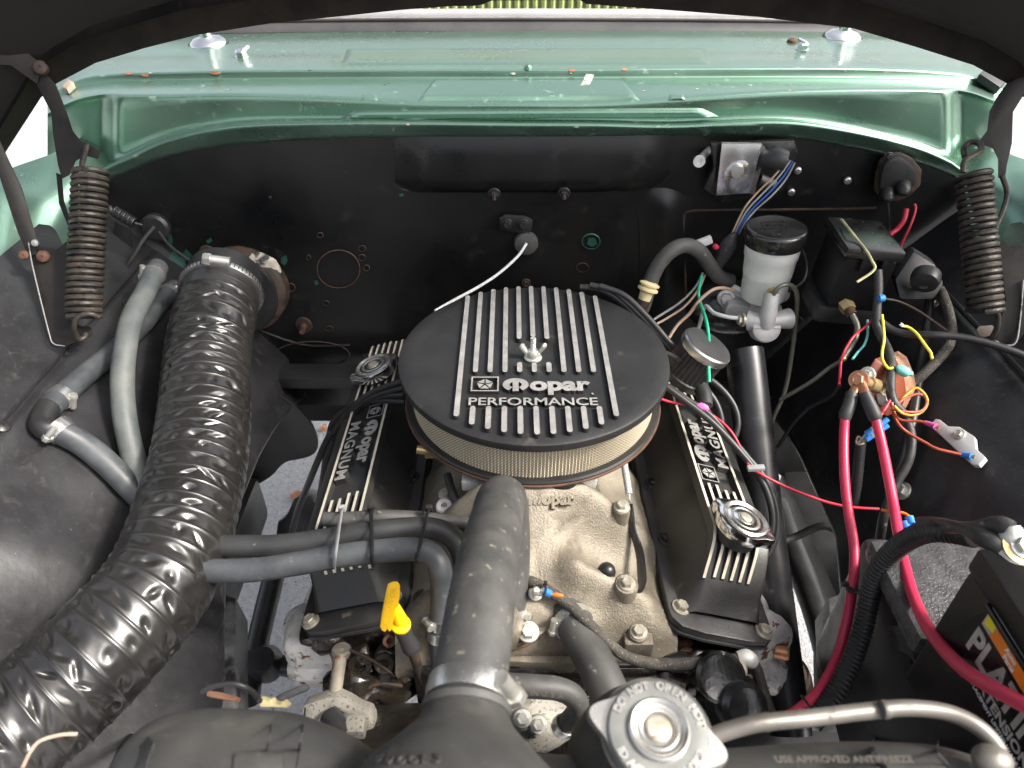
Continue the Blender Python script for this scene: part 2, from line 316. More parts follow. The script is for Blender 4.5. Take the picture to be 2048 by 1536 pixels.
class MB:
    def __init__(self):
        self.v, self.f, self.m = [], [], []
    def add(self, vs, fs, mi=0):
        o = len(self.v)
        self.v += [Vector(p) for p in vs]
        self.f += [tuple(i + o for i in f) for f in fs]
        self.m += [mi] * len(fs)
        return self
    def tube(self, pts, r, seg=12, n=6, mi=0, rf=None, caps=True, flat=1.0):
        pts = cv(pts)
        rad = [r] * len(pts) if not isinstance(r, (list, tuple)) else r
        P, rr = spline(pts, rad, n)
        t = (P[1] - P[0]).normalized()
        x = t.orthogonal().normalized()
        vs, fs = [], []
        s = 0.0
        for i, p in enumerate(P):
            if i:
                s += (p - P[i - 1]).length
            nt = ((P[min(i + 1, len(P) - 1)] - P[max(i - 1, 0)])).normalized()
            if nt.length < 1e-6: nt = t
            q = t.rotation_difference(nt)
            x = (q @ x); x = (x - nt * x.dot(nt)).normalized()
            t = nt
            y = t.cross(x)
            for k in range(seg):
                a = 2 * math.pi * k / seg
                ra = rr[i] * (rf(s, a) if rf else 1.0)
                vs.append(p + x * math.cos(a) * ra + y * math.sin(a) * ra * flat)
        for i in range(len(P) - 1):
            for k in range(seg):
                k2 = (k + 1) % seg
                fs.append((i * seg + k, i * seg + k2, (i + 1) * seg + k2, (i + 1) * seg + k))
        if caps:
            fs.append(tuple(range(seg))[::-1])
            fs.append(tuple(range((len(P) - 1) * seg, len(P) * seg)))
        return self.add(vs, fs, mi)
    def lathe(self, prof, o, axis=(0, 0, 1), seg=32, mi=0, rf=None, up=(0, 1, 0)):
        """prof = [(radius, height)] from bottom outside to the top (ends closed)."""
        A = frame(axis, up)
        o = Vector(o)
        vs, fs = [], []
        for j, (r, h) in enumerate(prof):
            for k in range(seg):
                a = 2 * math.pi * k / seg
                q = r * (rf(a, h) if rf else 1)
                vs.append(o + A @ Vector((q * math.cos(a), q * math.sin(a), h)))
        for j in range(len(prof) - 1):
            for k in range(seg):
                k2 = (k + 1) % seg
                fs.append((j * seg + k, j * seg + k2, (j + 1) * seg + k2, (j + 1) * seg + k))
        fs.append(tuple(range(seg))[::-1])
        fs.append(tuple(range((len(prof) - 1) * seg, len(prof) * seg)))
        return self.add(vs, fs, mi)
    def prism(self, poly, d, bev=0.0, mi=0, segs=2):
        """polygon extruded by vector d (poly is the face at the far side of d's start)."""
        poly = cv(poly); d = Vector(d)
        bm = bmesh.new()
        vs = [bm.verts.new(p) for p in poly]
        n = len(vs)
        top = [bm.verts.new(p + d) for p in poly]
        bm.faces.new(vs[::-1]); bm.faces.new(top)
        for i in range(n):
            j = (i + 1) % n
            bm.faces.new((vs[i], vs[j], top[j], top[i]))
        bmesh.ops.recalc_face_normals(bm, faces=bm.faces[:])
        if bev:
            bmesh.ops.bevel(bm, geom=bm.edges[:], offset=bev, segments=segs, affect='EDGES', profile=0.6)
        bm.verts.ensure_lookup_table()
        for i, v in enumerate(bm.verts): v.index = i
        self.add([v.co.copy() for v in bm.verts], [tuple(v.index for v in f.verts) for f in bm.faces], mi)
        bm.free()
        return self
    def box(self, c, size, A=None, bev=0.002, mi=0):
        A = A or Matrix.Identity(3)
        c = Vector(c); hx, hy, hz = (s / 2 for s in size)
        poly = [c + A @ Vector(p) for p in ((-hx, -hy, -hz), (hx, -hy, -hz), (hx, hy, -hz), (-hx, hy, -hz))]
        return self.prism(poly, A @ Vector((0, 0, 2 * hz)), bev, mi)
    def grid(self, rows, mi=0):
        nr, nc = len(rows), len(rows[0])
        fs = [(i * nc + j, i * nc + j + 1, (i + 1) * nc + j + 1, (i + 1) * nc + j) for i in range(nr - 1) for j in range(nc - 1)]
        return self.add([p for r in rows for p in r], fs, mi)
    def sheet(self, rows, t, mi=0):
        """grid with thickness: a second skin offset by vector t, closed round the edge."""
        nr, nc = len(rows), len(rows[0])
        o = len(self.v)
        self.grid(rows, mi)
        t = Vector(t)
        self.grid([[p + t for p in r] for r in rows][::-1], mi)
        def a(i, j): return i * nc + j
        def b(i, j): return nr * nc + (nr - 1 - i) * nc + j
        ring = [(0, j) for j in range(nc)] + [(i, nc - 1) for i in range(1, nr)] + [(nr - 1, j) for j in range(nc - 2, -1, -1)] + [(i, 0) for i in range(nr - 2, 0, -1)]
        fs = []
        for k in range(len(ring)):
            p, q = ring[k], ring[(k + 1) % len(ring)]
            fs.append(tuple(x + o for x in (a(*q), a(*p), b(*p), b(*q))))
        self.f += fs; self.m += [mi] * len(fs)
        return self
    def blob(self, c, rad, A=None, seg=20, rings=12, amp=0.0, fr=30.0, mi=0, pw=1.0):
        A = A or Matrix.Identity(3); c = Vector(c)
        vs, fs = [], []
        sg = lambda x: math.copysign(abs(x) ** pw, x)
        for i in range(rings + 1):
            th = math.pi * i / rings
            for k in range(seg):
                ph = 2 * math.pi * k / seg
                d = Vector((sg(math.sin(th)) * sg(math.cos(ph)) * rad[0], sg(math.sin(th)) * sg(math.sin(ph)) * rad[1], sg(math.cos(th)) * rad[2]))
                p = c + A @ d
                if amp: p += (A @ d).normalized() * amp * noise.noise(p * fr)
                vs.append(p)
        for i in range(rings):
            for k in range(seg):
                k2 = (k + 1) % seg
                fs.append((i * seg + k, (i + 1) * seg + k, (i + 1) * seg + k2, i * seg + k2))
        return self.add(vs, fs, mi)
    def helix(self, p0, p1, rad, turns, wr, seg=8, per=16, mi=0):
        p0, p1 = Vector(p0), Vector(p1)
        A = frame(p1 - p0, (1, 0, 0)); h = (p1 - p0).length
        n = int(turns * per)
        pts = [p0 + A @ Vector((rad * math.cos(2 * math.pi * i / per), rad * math.sin(2 * math.pi * i / per), h * i / n)) for i in range(n + 1)]
        return self.tube(pts, wr, seg, 1, mi)

WL = {}                                       # world place of each object's origin
def mesh_data(mb, mats, origin, ang=38, name="mesh"):
    me = bpy.data.meshes.new(name)
    me.from_pydata([p - origin for p in mb.v], [], mb.f)
    for m in mats: me.materials.append(MATS[m])
    me.polygons.foreach_set("material_index", mb.m)
    bm = bmesh.new(); bm.from_mesh(me)
    bmesh.ops.recalc_face_normals(bm, faces=bm.faces[:]); bm.to_mesh(me); bm.free()
    me.shade_smooth()
    me.set_sharp_from_angle(angle=R(ang))
    me.update()
    return me
def tag(o, label, cat, group=None, kind=None):
    if label: o["label"] = label
    if cat: o["category"] = cat
    if group: o["group"] = group
    if kind: o["kind"] = kind
    return o
def thing(name, label, cat, loc, group=None):
    o = bpy.data.objects.new(name, None)
    COL.objects.link(o)
    o.empty_display_size = 0.02
    o.location = loc
    WL[o] = Vector(loc)
    return tag(o, label, cat, group)
def part(name, mb, mats, parent, label=None, ang=38, kind=None):
    if isinstance(mats, str): mats = [mats]
    org = WL[parent]
    o = bpy.data.objects.new(name, mesh_data(mb, mats, org, ang, name))
    COL.objects.link(o)
    o.parent = parent
    WL[o] = Vector(org)
    if label: o["label"] = label
    if kind: o["kind"] = kind
    return o
def solo(name, mb, mats, label, cat, group=None, ang=38, kind=None):
    if isinstance(mats, str): mats = [mats]
    n = len(mb.v)
    c = sum(mb.v, Vector()) / n
    org = Vector((c.x, c.y, min(p.z for p in mb.v)))
    o = bpy.data.objects.new(name, mesh_data(mb, mats, org, ang, name))
    COL.objects.link(o)
    o.location = org
    WL[o] = org
    return tag(o, label, cat, group, kind)

BOLTS = {}
def bolt_mesh(mat, style):
    k = (mat, style)
    if k not in BOLTS:
        mb = MB()
        if style == 'hex':
            mb.lathe([(1.45, -0.3), (1.45, 0.12), (1.35, 0.22), (1.0, 0.24)], (0, 0, 0), seg=20)
            mb.lathe([(1.0, 0.2), (1.0, 0.85), (0.86, 1.0), (0.6, 1.0), (0.55, 0.94)], (0, 0, 0), seg=6)
        elif style == 'washer':
            mb.lathe([(1.0, 0.1), (1.0, 1.0), (0.82, 1.18), (0.4, 1.16)], (0, 0, 0), seg=6)
            mb.lathe([(1.9, -0.3), (1.9, 0.16), (1.75, 0.26), (0.9, 0.3)], (0, 0, 0), seg=24)
        elif style == 'round':
            mb.lathe([(1.0, -0.3), (1.0, 0.1), (0.85, 0.4), (0.5, 0.58), (0.18, 0.62), (0.16, 0.45)], (0, 0, 0), seg=18)
        elif style == 'screw':
            mb.lathe([(1.0, -0.3), (1.0, 0.1), (0.9, 0.4), (0.55, 0.62)], (0, 0, 0), seg=18)
            mb.box((0, 0, 0.62), (0.9, 0.16, 0.08), bev=0); mb.box((0, 0, 0.625), (0.16, 0.9, 0.08), bev=0)
        BOLTS[k] = mesh_data(mb, [mat], Vector((0, 0, 0)), 30, "bolt")
    return BOLTS[k]
def bolt(p, n, r, mat, parent=None, style='hex', name="bolt", spin=0.0):
    o = bpy.data.objects.new(name, bolt_mesh(mat, style))
    COL.objects.link(o)
    A = (frame(n) @ Matrix.Rotation(spin, 3, 'Z')).to_4x4()
    org = WL[parent] if parent else Vector((0, 0, 0))
    o.parent = parent
    o.matrix_local = Matrix.Translation(Vector(p) - org) @ A @ Matrix.Scale(r, 4)
    WL[o] = Vector(p)
    return o

_TXT = {}
def text(s, size, depth, bold=0.0, xs=1.0, align='CENTER', spacing=1.0):
    """letters as local points: x along the line, y up, z from 0 to depth."""
    k = (s, size, depth, bold, xs, align, spacing)
    if k not in _TXT:
        cu = bpy.data.curves.new("t", 'FONT')
        cu.body = s; cu.size = size; cu.extrude = depth / 2; cu.offset = bold
        cu.align_x = align; cu.space_character = spacing; cu.resolution_u = 3
        ob = bpy.data.objects.new("t", cu)
        COL.objects.link(ob)
        dg = bpy.context.evaluated_depsgraph_get()
        me = ob.evaluated_get(dg).to_mesh()
        vs = [Vector((v.co.x * xs, v.co.y, v.co.z + depth / 2)) for v in me.vertices]
        fs = [tuple(p.vertices) for p in me.polygons]
        up = [1 if p.normal.z < 0.5 else 0 for p in me.polygons]
        ob.evaluated_get(dg).to_mesh_clear()
        bpy.data.objects.remove(ob); bpy.data.curves.remove(cu)
        _TXT[k] = (vs, fs, up)
    return _TXT[k]
def put_text(mb, t, fn, two=True):
    vs, fs, up = t
    o = len(mb.v)
    mb.v += [fn(p) for p in vs]
    mb.f += [tuple(i + o for i in f) for f in fs]
    mb.m += [u if two else 0 for u in up]

REG = []
def reg(mb): REG.append((list(mb.v), list(mb.f)))
_BV = []
def H(u, v, off=0.0, dflt=1.1):
    """the point of the sheet metal seen at a pixel, lifted off it by off metres towards the viewer."""
    if not _BV or _BV[0] != len(REG):
        vs, fs = [], []
        for a, b in REG:
            o = len(vs); vs += a; fs += [tuple(i + o for i in f) for f in b]
        _BV[:] = [len(REG), BVHTree.FromPolygons(vs, fs)]
    c = Vector((0, 0, CAMZ)); d = (W(u, v, 1.0) - c).normalized()
    h = _BV[1].ray_cast(c, d)
    if h[0] is None: return W(u, v, dflt)
    return h[0] - d * off
def HN(u, v):
    H(u, v)
    c = Vector((0, 0, CAMZ)); d = (W(u, v, 1.0) - c).normalized()
    h = _BV[1].ray_cast(c, d)
    n = h[1] if h[1] is not None else -d
    return n if n.dot(d) < 0 else -n
def lerp_rows(us, vals, n):
    """smooth curve through (us, vals) sampled at n even steps of u."""
    P, _ = spline([Vector((u, q, 0)) for u, q in zip(us, vals)], [0] * len(us), 10)
    out = []
    for i in range(n):
        u = us[0] + (us[-1] - us[0]) * i / (n - 1)
        for a, b in zip(P, P[1:]):
            if a.x <= u <= b.x + 1e-6:
                t = (u - a.x) / max(1e-9, b.x - a.x); out.append(a.y * (1 - t) + b.y * t); break
        else: out.append(P[-1].y)
    return out
def chaikin(P, k=0.18, it=2):
    for _ in range(it):
        Q = [P[0]]
        for a, b in zip(P, P[1:]):
            Q += [a.lerp(b, k), a.lerp(b, 1 - k)]
        P = Q + [P[-1]]
    return P
def clamp_band(parent, pts, r, w, mat="steel", screw=None, sr=0.006, n=None, name="hose_clamp"):
    """worm clamp: a band round a hose between two points, with its screw housing."""
    a, b = pts
    mb = MB()
    mid = (a + b) / 2; ax = (b - a).normalized()
    mb.lathe([(r * 0.96, -w / 2), (r * 1.06, -w / 2), (r * 1.08, 0), (r * 1.06, w / 2), (r * 0.96, w / 2)], mid, ax, 32)
    o = part(name, mb, mat, parent)
    if screw is not None:
        s = MB()
        d = Vector(n) if n is not None else Vector((0, -1, 0.5))
        d = (d - ax * d.dot(ax)).normalized(); t = ax.cross(d)
        q = mid + d * r * 1.12
        s.tube([q - t * sr * 1.7, q + t * sr * 1.2], sr * 0.72, 12, 1)
        s.lathe([(sr * 1.0, 0), (sr * 1.0, sr * 0.8), (sr * 0.8, sr * 1.1)], q + t * sr * 1.1, t, 6)
        s.box(q - d * sr * 0.5, (w * 0.9, sr * 2.6, sr * 0.5), Matrix((ax, t, d)).transposed(), 0.0006)
        part("clamp_screw", s, "zinc", o)
    return o

# ================================================================== the setting and the truck's sheet metal
g = MB()
g.grid([[Vector((x, y, 0)) for x in (-150, -30, -6, -2, 0, 2, 6, 30, 150)] for y in (-150, -30, -6, -2, 0, 2, 6, 30, 150)])
solo("ground", g, "asphalt", "grey asphalt of the car park under the truck", "ground", kind="structure")

# ---- cowl: green pressed panel between the engine bay and the windscreen
US = [95, 122, 160, 200, 216, 230, 260, 342, 478, 697, 860, 1024, 1190, 1348, 1553, 1690, 1826, 1895, 1908, 1922, 1950, 1990, 2020]
A_ = [432, 420, 395, 366, 358, 350, 340, 309, 285, 273, 272, 272, 271, 268, 270, 290, 320, 345, 353, 362, 385, 415, 430]
B_ = [395, 385, 362, 338, 332, 324, 312, 276, 249, 243, 244, 246, 247, 250, 242, 258, 290, 318, 326, 336, 356, 385, 400]
C_ = [230, 215, 200, 192, 191, 190, 190, 190, 188, 195, 204, 205, 205, 195, 182, 178, 178, 181, 182, 184, 190, 205, 215]
D_ = [205, 190, 174, 167, 166, 165, 164, 162, 160, 158, 157, 157, 157, 157, 157, 158, 161, 164, 165, 166, 172, 186, 195]
E_ = [190, 174, 156, 148, 147, 146, 144, 142, 139, 138, 137, 137, 136, 134, 133, 133, 137, 142, 143, 145, 153, 170, 180]
G_ = [72, 72, 70, 69, 69, 69, 68, 67, 65, 62, 61, 60, 60, 60, 61, 63, 66, 68, 68, 69, 70, 72, 72]
NU = 150
rows = [lerp_rows(US, a, NU) for a in (A_, B_, C_, D_, E_, G_)]
dent = lerp_rows(US, [.05, .05, .05, .05, .042, 0, 0, 0, 0, 0, 0, 0, 0, 0, 0, 0, 0, 0, .042, .05, .05, .05, .05], NU)
cols = []
for i in range(NU):
    u = US[0] + (US[-1] - US[0]) * i / (NU - 1)
    a, b, c, d, e, gq = (r[i] for r in rows)
    de = max(0, min(.05, dent[i]))
    prof = [Wy(u, a + 12, 1.165), Wy(u, a, 1.148), Wy(u, b + 6, 1.136), Wy(u, b, 1.139), Wy(u, b - 5, 1.166 + de), Wy(u, c + 5, 1.160 + de), Wy(u, c - 3, 1.172 + de * .3), Wy(u, d, 1.266),
            Wy(u, e + 3, 1.270), Wy(u, e - 3, 1.29), Wy(u, (e + gq) / 2 + 4, 1.45), Wy(u, gq + 8, 1.585), Wy(u, gq, 1.62)]
    cols.append(chaikin(prof, 0.13, 2))
cowl = thing("cowl_panel", "dark green metallic cowl panel below the windscreen with stepped ledges", "cowl", (X0, 1.15, 1.2))
mb = MB(); mb.grid(list(map(list, zip(*cols)))); reg(mb)
part("cowl_sheet", mb, "green_paint", cowl, ang=60)
# raised plate on top, raised centre of the ledge, pressed bar in the face
def on_cowl(quad, lift, name, nu=36, nv=12, soft=.16):
    """a pressed panel that follows the sheet: quad = corners in order, lifted with soft edges."""
    q = MB(); A_q, B_q, C_q, D_q = [Vector((u, v, 0)) for u, v in quad]
    rws = []
    for j in range(nv + 1):
        t = j / nv; r = []
        for i in range(nu + 1):
            k = i / nu
            p = A_q.lerp(B_q, k).lerp(D_q.lerp(C_q, k), t)
            e = min(min(k, 1 - k) * nu / 2.2, min(t, 1 - t) * nv / 2.2, 1); e = e * e * (3 - 2 * e)
            r.append(H(p.x, p.y) + HN(p.x, p.y) * (lift * e - .0008))
        rws.append(r)
    q.grid(rws)
    return part(name, q, "green_paint", cowl, ang=60)
on_cowl([(690, 98), (1414, 97), (1424, 130), (680, 132)], .0042, "vent_panel", 110, 18)
on_cowl([(866, 161), (1246, 160), (1282, 201), (832, 203)], .006, "ledge_panel", 90, 20)
for uu in (738, 1352):
    on_cowl([(uu - 15, 187), (uu + 17, 187), (uu + 20, 202), (uu - 19, 203)], .003, "embossed_pad", 12, 8)
on_cowl([(712, 219), (1404, 215), (1448, 236), (670, 240)], .007, "pressed_bar", 70, 8)
q = MB()
for k in range(26):
    u = random.uniform(240, 1900); v = random.choice((144, 168, 186, 250, 178)) + random.uniform(-4, 4)
    p = H(u, v, 0.0006); A = frame(HN(u, v))
    s = random.uniform(.0008, .0032)
    q.prism([p + A @ Vector((s * random.uniform(.7, 2.2) * math.cos(t), s * random.uniform(.5, 1) * math.sin(t), 0)) for t in (0, 1, 2.1, 3.1, 4.2, 5.2)], A.col[2] * 0.0004)
part("paint_chips", q, "putty", cowl, kind="stuff")
q = MB()
for u, v in ((290, 150), (430, 146), (1145, 141), (1250, 139), (880, 163), (1206, 161), (258, 147)):
    p = H(u, v, 0.0006); A = frame(HN(u, v))
    q.prism([p + A @ Vector((.007 * random.uniform(.6, 1.6) * math.cos(t), .003 * math.sin(t), 0)) for t in (0, 1, 2.1, 3.1, 4.2, 5.2)], A.col[2] * 0.0004)
part("rust_spots", q, "copper", cowl, kind="stuff")

# identification tag on the ledge
tgm = MB(); tgm.prism([H(1149, 196, .002), H(1168, 197, .002), H(1188, 150, .004), H(1172, 149, .004)], Vector((0, -.0006, .0014)), 0.0004)
tg = solo("identification_tag", tgm, "tag_metal", "worn silver stamped tag riveted slantwise to the green ledge", "tag")
tl = MB()
p0, p1, p2 = H(1152, 190, .004), H(1175, 153, .006), H(1167, 192, .004)
ex = (p1 - p0).normalized(); ey = -(p2 - p0).normalized(); ey = (ey - ex * ey.dot(ex)).normalized(); ez = ex.cross(ey)
put_text(tl, text("2182018", 0.011, 0.0006, align='LEFT'), lambda p: p0 - ey * .010 + ex * (p.x) + ey * p.y + ez * (p.z * (1 if ez.z > 0 else -1)))
part("stamped_number", tl, "rust_dark", tg)

# small fittings on the cowl
def fitting(u, v, r, hgt, label, cat, name, group=None):
    p = H(u, v); n = Vector((0, -.15, 1)).normalized()
    t = thing(name, label, cat, p, group)
    a = MB(); a.lathe([(r, 0), (r * 1.0, hgt * .12), (r * .93, hgt * .3), (r * .7, hgt * .55), (r * .38, hgt * .72), (r * .33, hgt * .8)], p, n, 36); part("escutcheon", a, "chrome", t)
    b = MB(); b.lathe([(r * 1.07, -.001), (r * 1.07, hgt * .07), (r, hgt * .1)], p, n, 36); part("gasket", b, "rubber", t)
    c = MB(); c.tube([p + n * hgt * .6, p + n * hgt * 1.3, p + n * hgt * 1.75 + Vector((.004, .008, 0))], [r * .34, r * .3, r * .24], 16, 3); part("spindle", c, "chrome", t)
fitting(417, 88, 0.036, 0.02, "chrome wiper pivot at the cowl end above the ribbed black duct", "wiper pivot", "wiper_pivot", "wiper pivots on the cowl")
fitting(1685, 75, 0.036, 0.02, "chrome wiper pivot on the cowl beside the rusty screw", "wiper pivot", "wiper_pivot", "wiper pivots on the cowl")
def nozzle(u, v, label):
    p = H(u, v); t = thing("washer_nozzle", label, "washer nozzle", p, "washer nozzles on the cowl")
    n = Vector((0, -.2, 1)).normalized()
    a = MB(); a.lathe([(.013, 0), (.013, .002), (.0105, .003), (.0105, .011), (.008, .013)], p, n, 6); part("nut", a, "chrome", t)
    b = MB(); b.tube([p + n * .008 + Vector((.004, 0, .002)), p + n * .016 + Vector((-.008 if u > 1000 else .012, .012, 0))], [.0055, .004], 10, 1); part("jet", b, "chrome", t)
nozzle(484, 114, "chrome washer nozzle beside the wiper pivot above the duct")
nozzle(1604, 99, "chrome washer nozzle next to the small rusty screw")
p = H(1585, 84)
bolt(p, (0, -.1, 1), .011, "rust", style='round', name="rusty_screw"); tag(bpy.data.objects["rusty_screw"], "small rusty round head screw on the pale green cowl top", "screw")
p = H(1056, 138); q = MB(); q.lathe([(.007, -.002), (.007, .003), (.0055, .006), (.002, .008)], p, (0, -.5, 1), 20)
solo("bonnet_peg", q, "green_paint", "small green peg at the middle of the cowl step", "peg")
q = MB(); q.prism([H(127, 186, .004), H(139, 189, .004), H(153, 176, .006), H(140, 168, .006)], Vector((0, -.002, .010)), 0.002)
solo("rubber_bumper", q, "tan_rubber", "tan rubber bonnet bumper at the cowl corner", "bumper", "rubber bumpers at the cowl corners")
q = MB(); q.prism([H(1950, 162, .004), H(1962, 151, .006), H(2006, 174, .006), H(1992, 190, .004)], Vector((0, -.004, .014)), 0.004)
solo("rubber_bumper", q, "rubber", "black rubber bonnet bumper at the cowl corner beyond the rusty screw", "bumper", "rubber bumpers at the cowl corners")

# ---- windscreen: seal, glass, dash top and the seat seen through it
ws = thing("windscreen", "windscreen lower edge in a wide black rubber seal", "windscreen", (X0, 1.62, 1.31))
NX = 40
def band(v0, y0, v1, y1, k=6):
    rws = []
    for j in range(k + 1):
        t = j / k
        rws.append([])
        for i in range(NX + 1):
            u = 150 + (1970 - 150) * i / NX
            c = (u - 1040) / 890
            yy = y0 + (y1 - y0) * t
            vv = v0 + (v1 - v0) * t
            rws[-1].append(Wy(u, vv + 10 * c * c, yy) + Vector((0, -.004 * math.sin(math.pi * t), .002 * math.sin(math.pi * t))))
    return rws
for nm, a in (("rubber_seal", (62, 1.612, 41, 1.64)), ("seal_bead", (41, 1.634, 33, 1.645))):
    m_ = MB(); m_.sheet(band(*a), (0, .01, -.012)); part(nm, m_, "rubber_seal" , ws)
m_ = MB(); m_.tube([Wy(150 + 1820 * i / NX, 35.5 + 10 * ((150 + 1820 * i / NX - 1040) / 890) ** 2, 1.638) for i in range(NX + 1)], .0022, 8, 2); part("trim_strip", m_, "bare_alu", ws)
m_ = MB(); m_.sheet(band(33, 1.642, 17, 1.66), (0, .01, -.012)); part("seal_lip", m_, "dash_grey", ws)
a, b = Wy(330, 18, 1.66), Wy(1720, 18, 1.66)
m_ = MB(); m_.prism([a, b, b + Vector((-.10, .30, .42)), a + Vector((.10, .30, .42))], (0, .004, -.003)); part("glass", m_, "glass", ws)
m_ = MB(); m_.box(((a.x + b.x) / 2, 1.80, a.z - .10), (1.2, .24, .03), bev=.01)
solo("dashboard", m_, "dash_grey", "pale grey dashboard top behind the windscreen", "dashboard")
seat = thing("bench_seat", "yellow green ribbed bench seat seen through the windscreen", "seat", (X0, 2.5, .9))
c0 = Vector((X0, 2.5, 1.2))
m_ = MB(); m_.box(c0 + Vector((0, .06, 0)), (1.25, .12, .55), bev=.03); part("backrest", m_, "seat_fabric", seat)
for k in range(44):
    rb = MB(); xx = X0 - .6 + 1.2 * k / 43
    rb.tube([Vector((xx, 2.497, .95)), Vector((xx, 2.492, 1.2)), Vector((xx, 2.497, 1.46))], .009, 6, 2)
    part("rib", rb, "seat_fabric", seat)

# ---- firewall
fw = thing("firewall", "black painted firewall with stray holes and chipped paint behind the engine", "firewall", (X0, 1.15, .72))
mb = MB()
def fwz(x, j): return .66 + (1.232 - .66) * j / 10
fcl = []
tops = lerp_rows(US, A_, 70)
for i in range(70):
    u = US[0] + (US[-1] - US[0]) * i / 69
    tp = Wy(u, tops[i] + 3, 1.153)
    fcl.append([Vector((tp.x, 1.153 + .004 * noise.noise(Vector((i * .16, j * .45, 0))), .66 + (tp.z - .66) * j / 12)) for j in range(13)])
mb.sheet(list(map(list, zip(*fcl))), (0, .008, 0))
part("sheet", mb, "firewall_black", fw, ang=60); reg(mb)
# upper plenum that stands proud, with its rolled lower edge
m_ = MB()
us = [800, 830, 870, 1000, 1200, 1290, 1330]
vs_ = [372, 379, 381, 381, 380, 376, 366]
us2 = [232] + us + [1890]
rr = []
prof = []
for k in range(61):
    u = 790 + (1340 - 790) * k / 60
    vb = lerp_rows(us, vs_, 61)[k] if k % 60 else (370 if k == 0 else 364)
    edge = min(1, min(k, 60 - k) / 7); edge = edge * edge * (3 - 2 * edge)
    d = 1.152 - .009 * edge
    prof.append([Wy(u, 266, 1.152), Wy(u, 300, 1.151 - .008 * edge), Wy(u, vb - 8, d), Wy(u, vb, d + .005), Wy(u, vb + 4, 1.153)])
m_.grid(list(map(list, zip(*[chaikin(p, .2, 1) for p in prof]))))
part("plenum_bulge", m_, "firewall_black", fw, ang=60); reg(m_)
m_ = MB()
m_.grid([[Wy(1322 + (k - 8) * 7 + 14 * math.sin(j / 14 * 3.0), 372 + j * 17, 1.1525 - .012 * math.exp(-((k - 8) / 4.0) ** 2) * min(1, j / 2, (14 - j) / 4)) for k in range(17)] for j in range(15)])
part("recess_edge", m_, "firewall_black", fw, ang=60)
# step at the right: raised border round the driver's side panel
def edge_bar(pts, r, mat, name, parent):
    e = MB(); e.tube([H(u, v, .001) for u, v in pts], r, 8, 4, flat=.6); part(name, e, mat, parent)
edge_bar([(1372, 600), (1370, 520), (1368, 440), (1376, 424), (1420, 421), (1560, 420), (1690, 418), (1752, 416)], .004, "rust_dark", "panel_bead", fw)
edge_bar([(700, 690), (600, 688), (470, 640)], .003, "firewall_black", "panel_bead", fw)
m_ = MB(); m_.box(Wy(650, 752, 1.10), (.66, .05, .026), bev=.004); part("toe_ledge", m_, "satin_black", fw)
m_ = MB(); m_.box((X0 + .38, 1.12, .715), (.5, .05, .03), bev=.004); part("toe_ledge", m_, "satin_black", fw)
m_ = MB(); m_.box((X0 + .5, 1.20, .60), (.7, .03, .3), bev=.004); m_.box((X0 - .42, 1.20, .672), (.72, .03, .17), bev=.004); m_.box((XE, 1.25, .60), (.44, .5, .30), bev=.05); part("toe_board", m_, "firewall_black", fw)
# bare round patches and holes
def ring(u, v, ru, rv, w, mat, nm="hole_rim", parent=None):
    e = MB(); k = 28
    e.tube([Wy(u + ru * math.cos(2 * math.pi * i / k), v + rv * math.sin(2 * math.pi * i / k), 1.1505) for i in range(k + 1)], w, 6, 1, flat=.7)
    part(nm, e, mat, parent or fw)
ring(677, 538, 43, 38, .0010, "rust", "knockout_ring")
ring(625, 710, 74, 27, .0014, "rust_dark", "knockout_ring")
ring(1182, 483, 18, 15, .0016, "green_chip")
for u, v, a, b in ((724, 497, 7, 6), (724, 515, 7, 6), (733, 536, 6, 6), (652, 606, 6, 5), (658, 657, 8, 5), (640, 470, 6, 5), (617, 515, 4, 5), (582, 575, 8, 8), (1165, 535, 12, 9), (1596, 640, 8, 7)):
    ring(u, v, a, b, .0011, "rust_dark")
def decal(pts, mat, parent, name):
    e = MB(); e.prism([H(u, v, .0008) for u, v in pts], Vector((0, -.0004, 0))); part(name, e, mat, parent)
chips = [[(335, 520), (347, 500), (360, 515), (372, 498), (386, 512), (372, 520), (366, 545), (372, 575), (388, 545), (398, 555), (384, 590), (366, 585), (352, 560), (345, 535)],
         [(336, 470), (342, 466), (346, 482), (340, 500), (334, 488)], [(255, 540), (290, 536), (284, 556), (262, 552)], [(563, 515), (572, 510), (576, 522), (570, 530), (562, 526)],
         [(628, 562), (634, 560), (638, 568), (630, 571)], [(798, 388), (806, 386), (808, 392), (800, 394)], [(412, 482), (422, 474), (425, 482), (416, 488)],
         [(1716, 560), (1722, 540), (1740, 530), (1752, 548), (1740, 560)]]
for c in chips: decal(c, "green_chip", fw, "paint_chip")
for k in range(14):
    u, v = random.uniform(480, 1280), random.uniform(300, 640)
    e = MB(); e.lathe([(.0035, -.001), (.0035, .0008), (.0028, .0012)], Wy(u, v, 1.1495), (0, -1, 0), 14); part('weld_spot', e, 'firewall_black', fw)
decal([(1177, 476), (1190, 475), (1196, 488), (1184, 494), (1174, 488)], "green_chip", fw, "paint_chip")
for u, v in ((988, 388), (1128, 387)):
    bolt(Wy(u, v, 1.128), (0, -1, -.15), .0075, "satin_black", fw, 'hex')
    e = MB(); e.tube([Wy(u, v, 1.12), Wy(u, v + 12, 1.118)], .0035, 8, 1); part("stud", e, "rust_dark", fw)
for u, v in ((415, 508), (608, 650)):
    bolt(Wy(u, v, 1.148), (-.1, -1, .1), .0085, "rust_dark", fw, 'washer')
    e = MB(); e.tube([Wy(u, v, 1.145), Wy(u - 4, v + 14, 1.11)], .005, 10, 1); part("stud", e, "rust", fw)
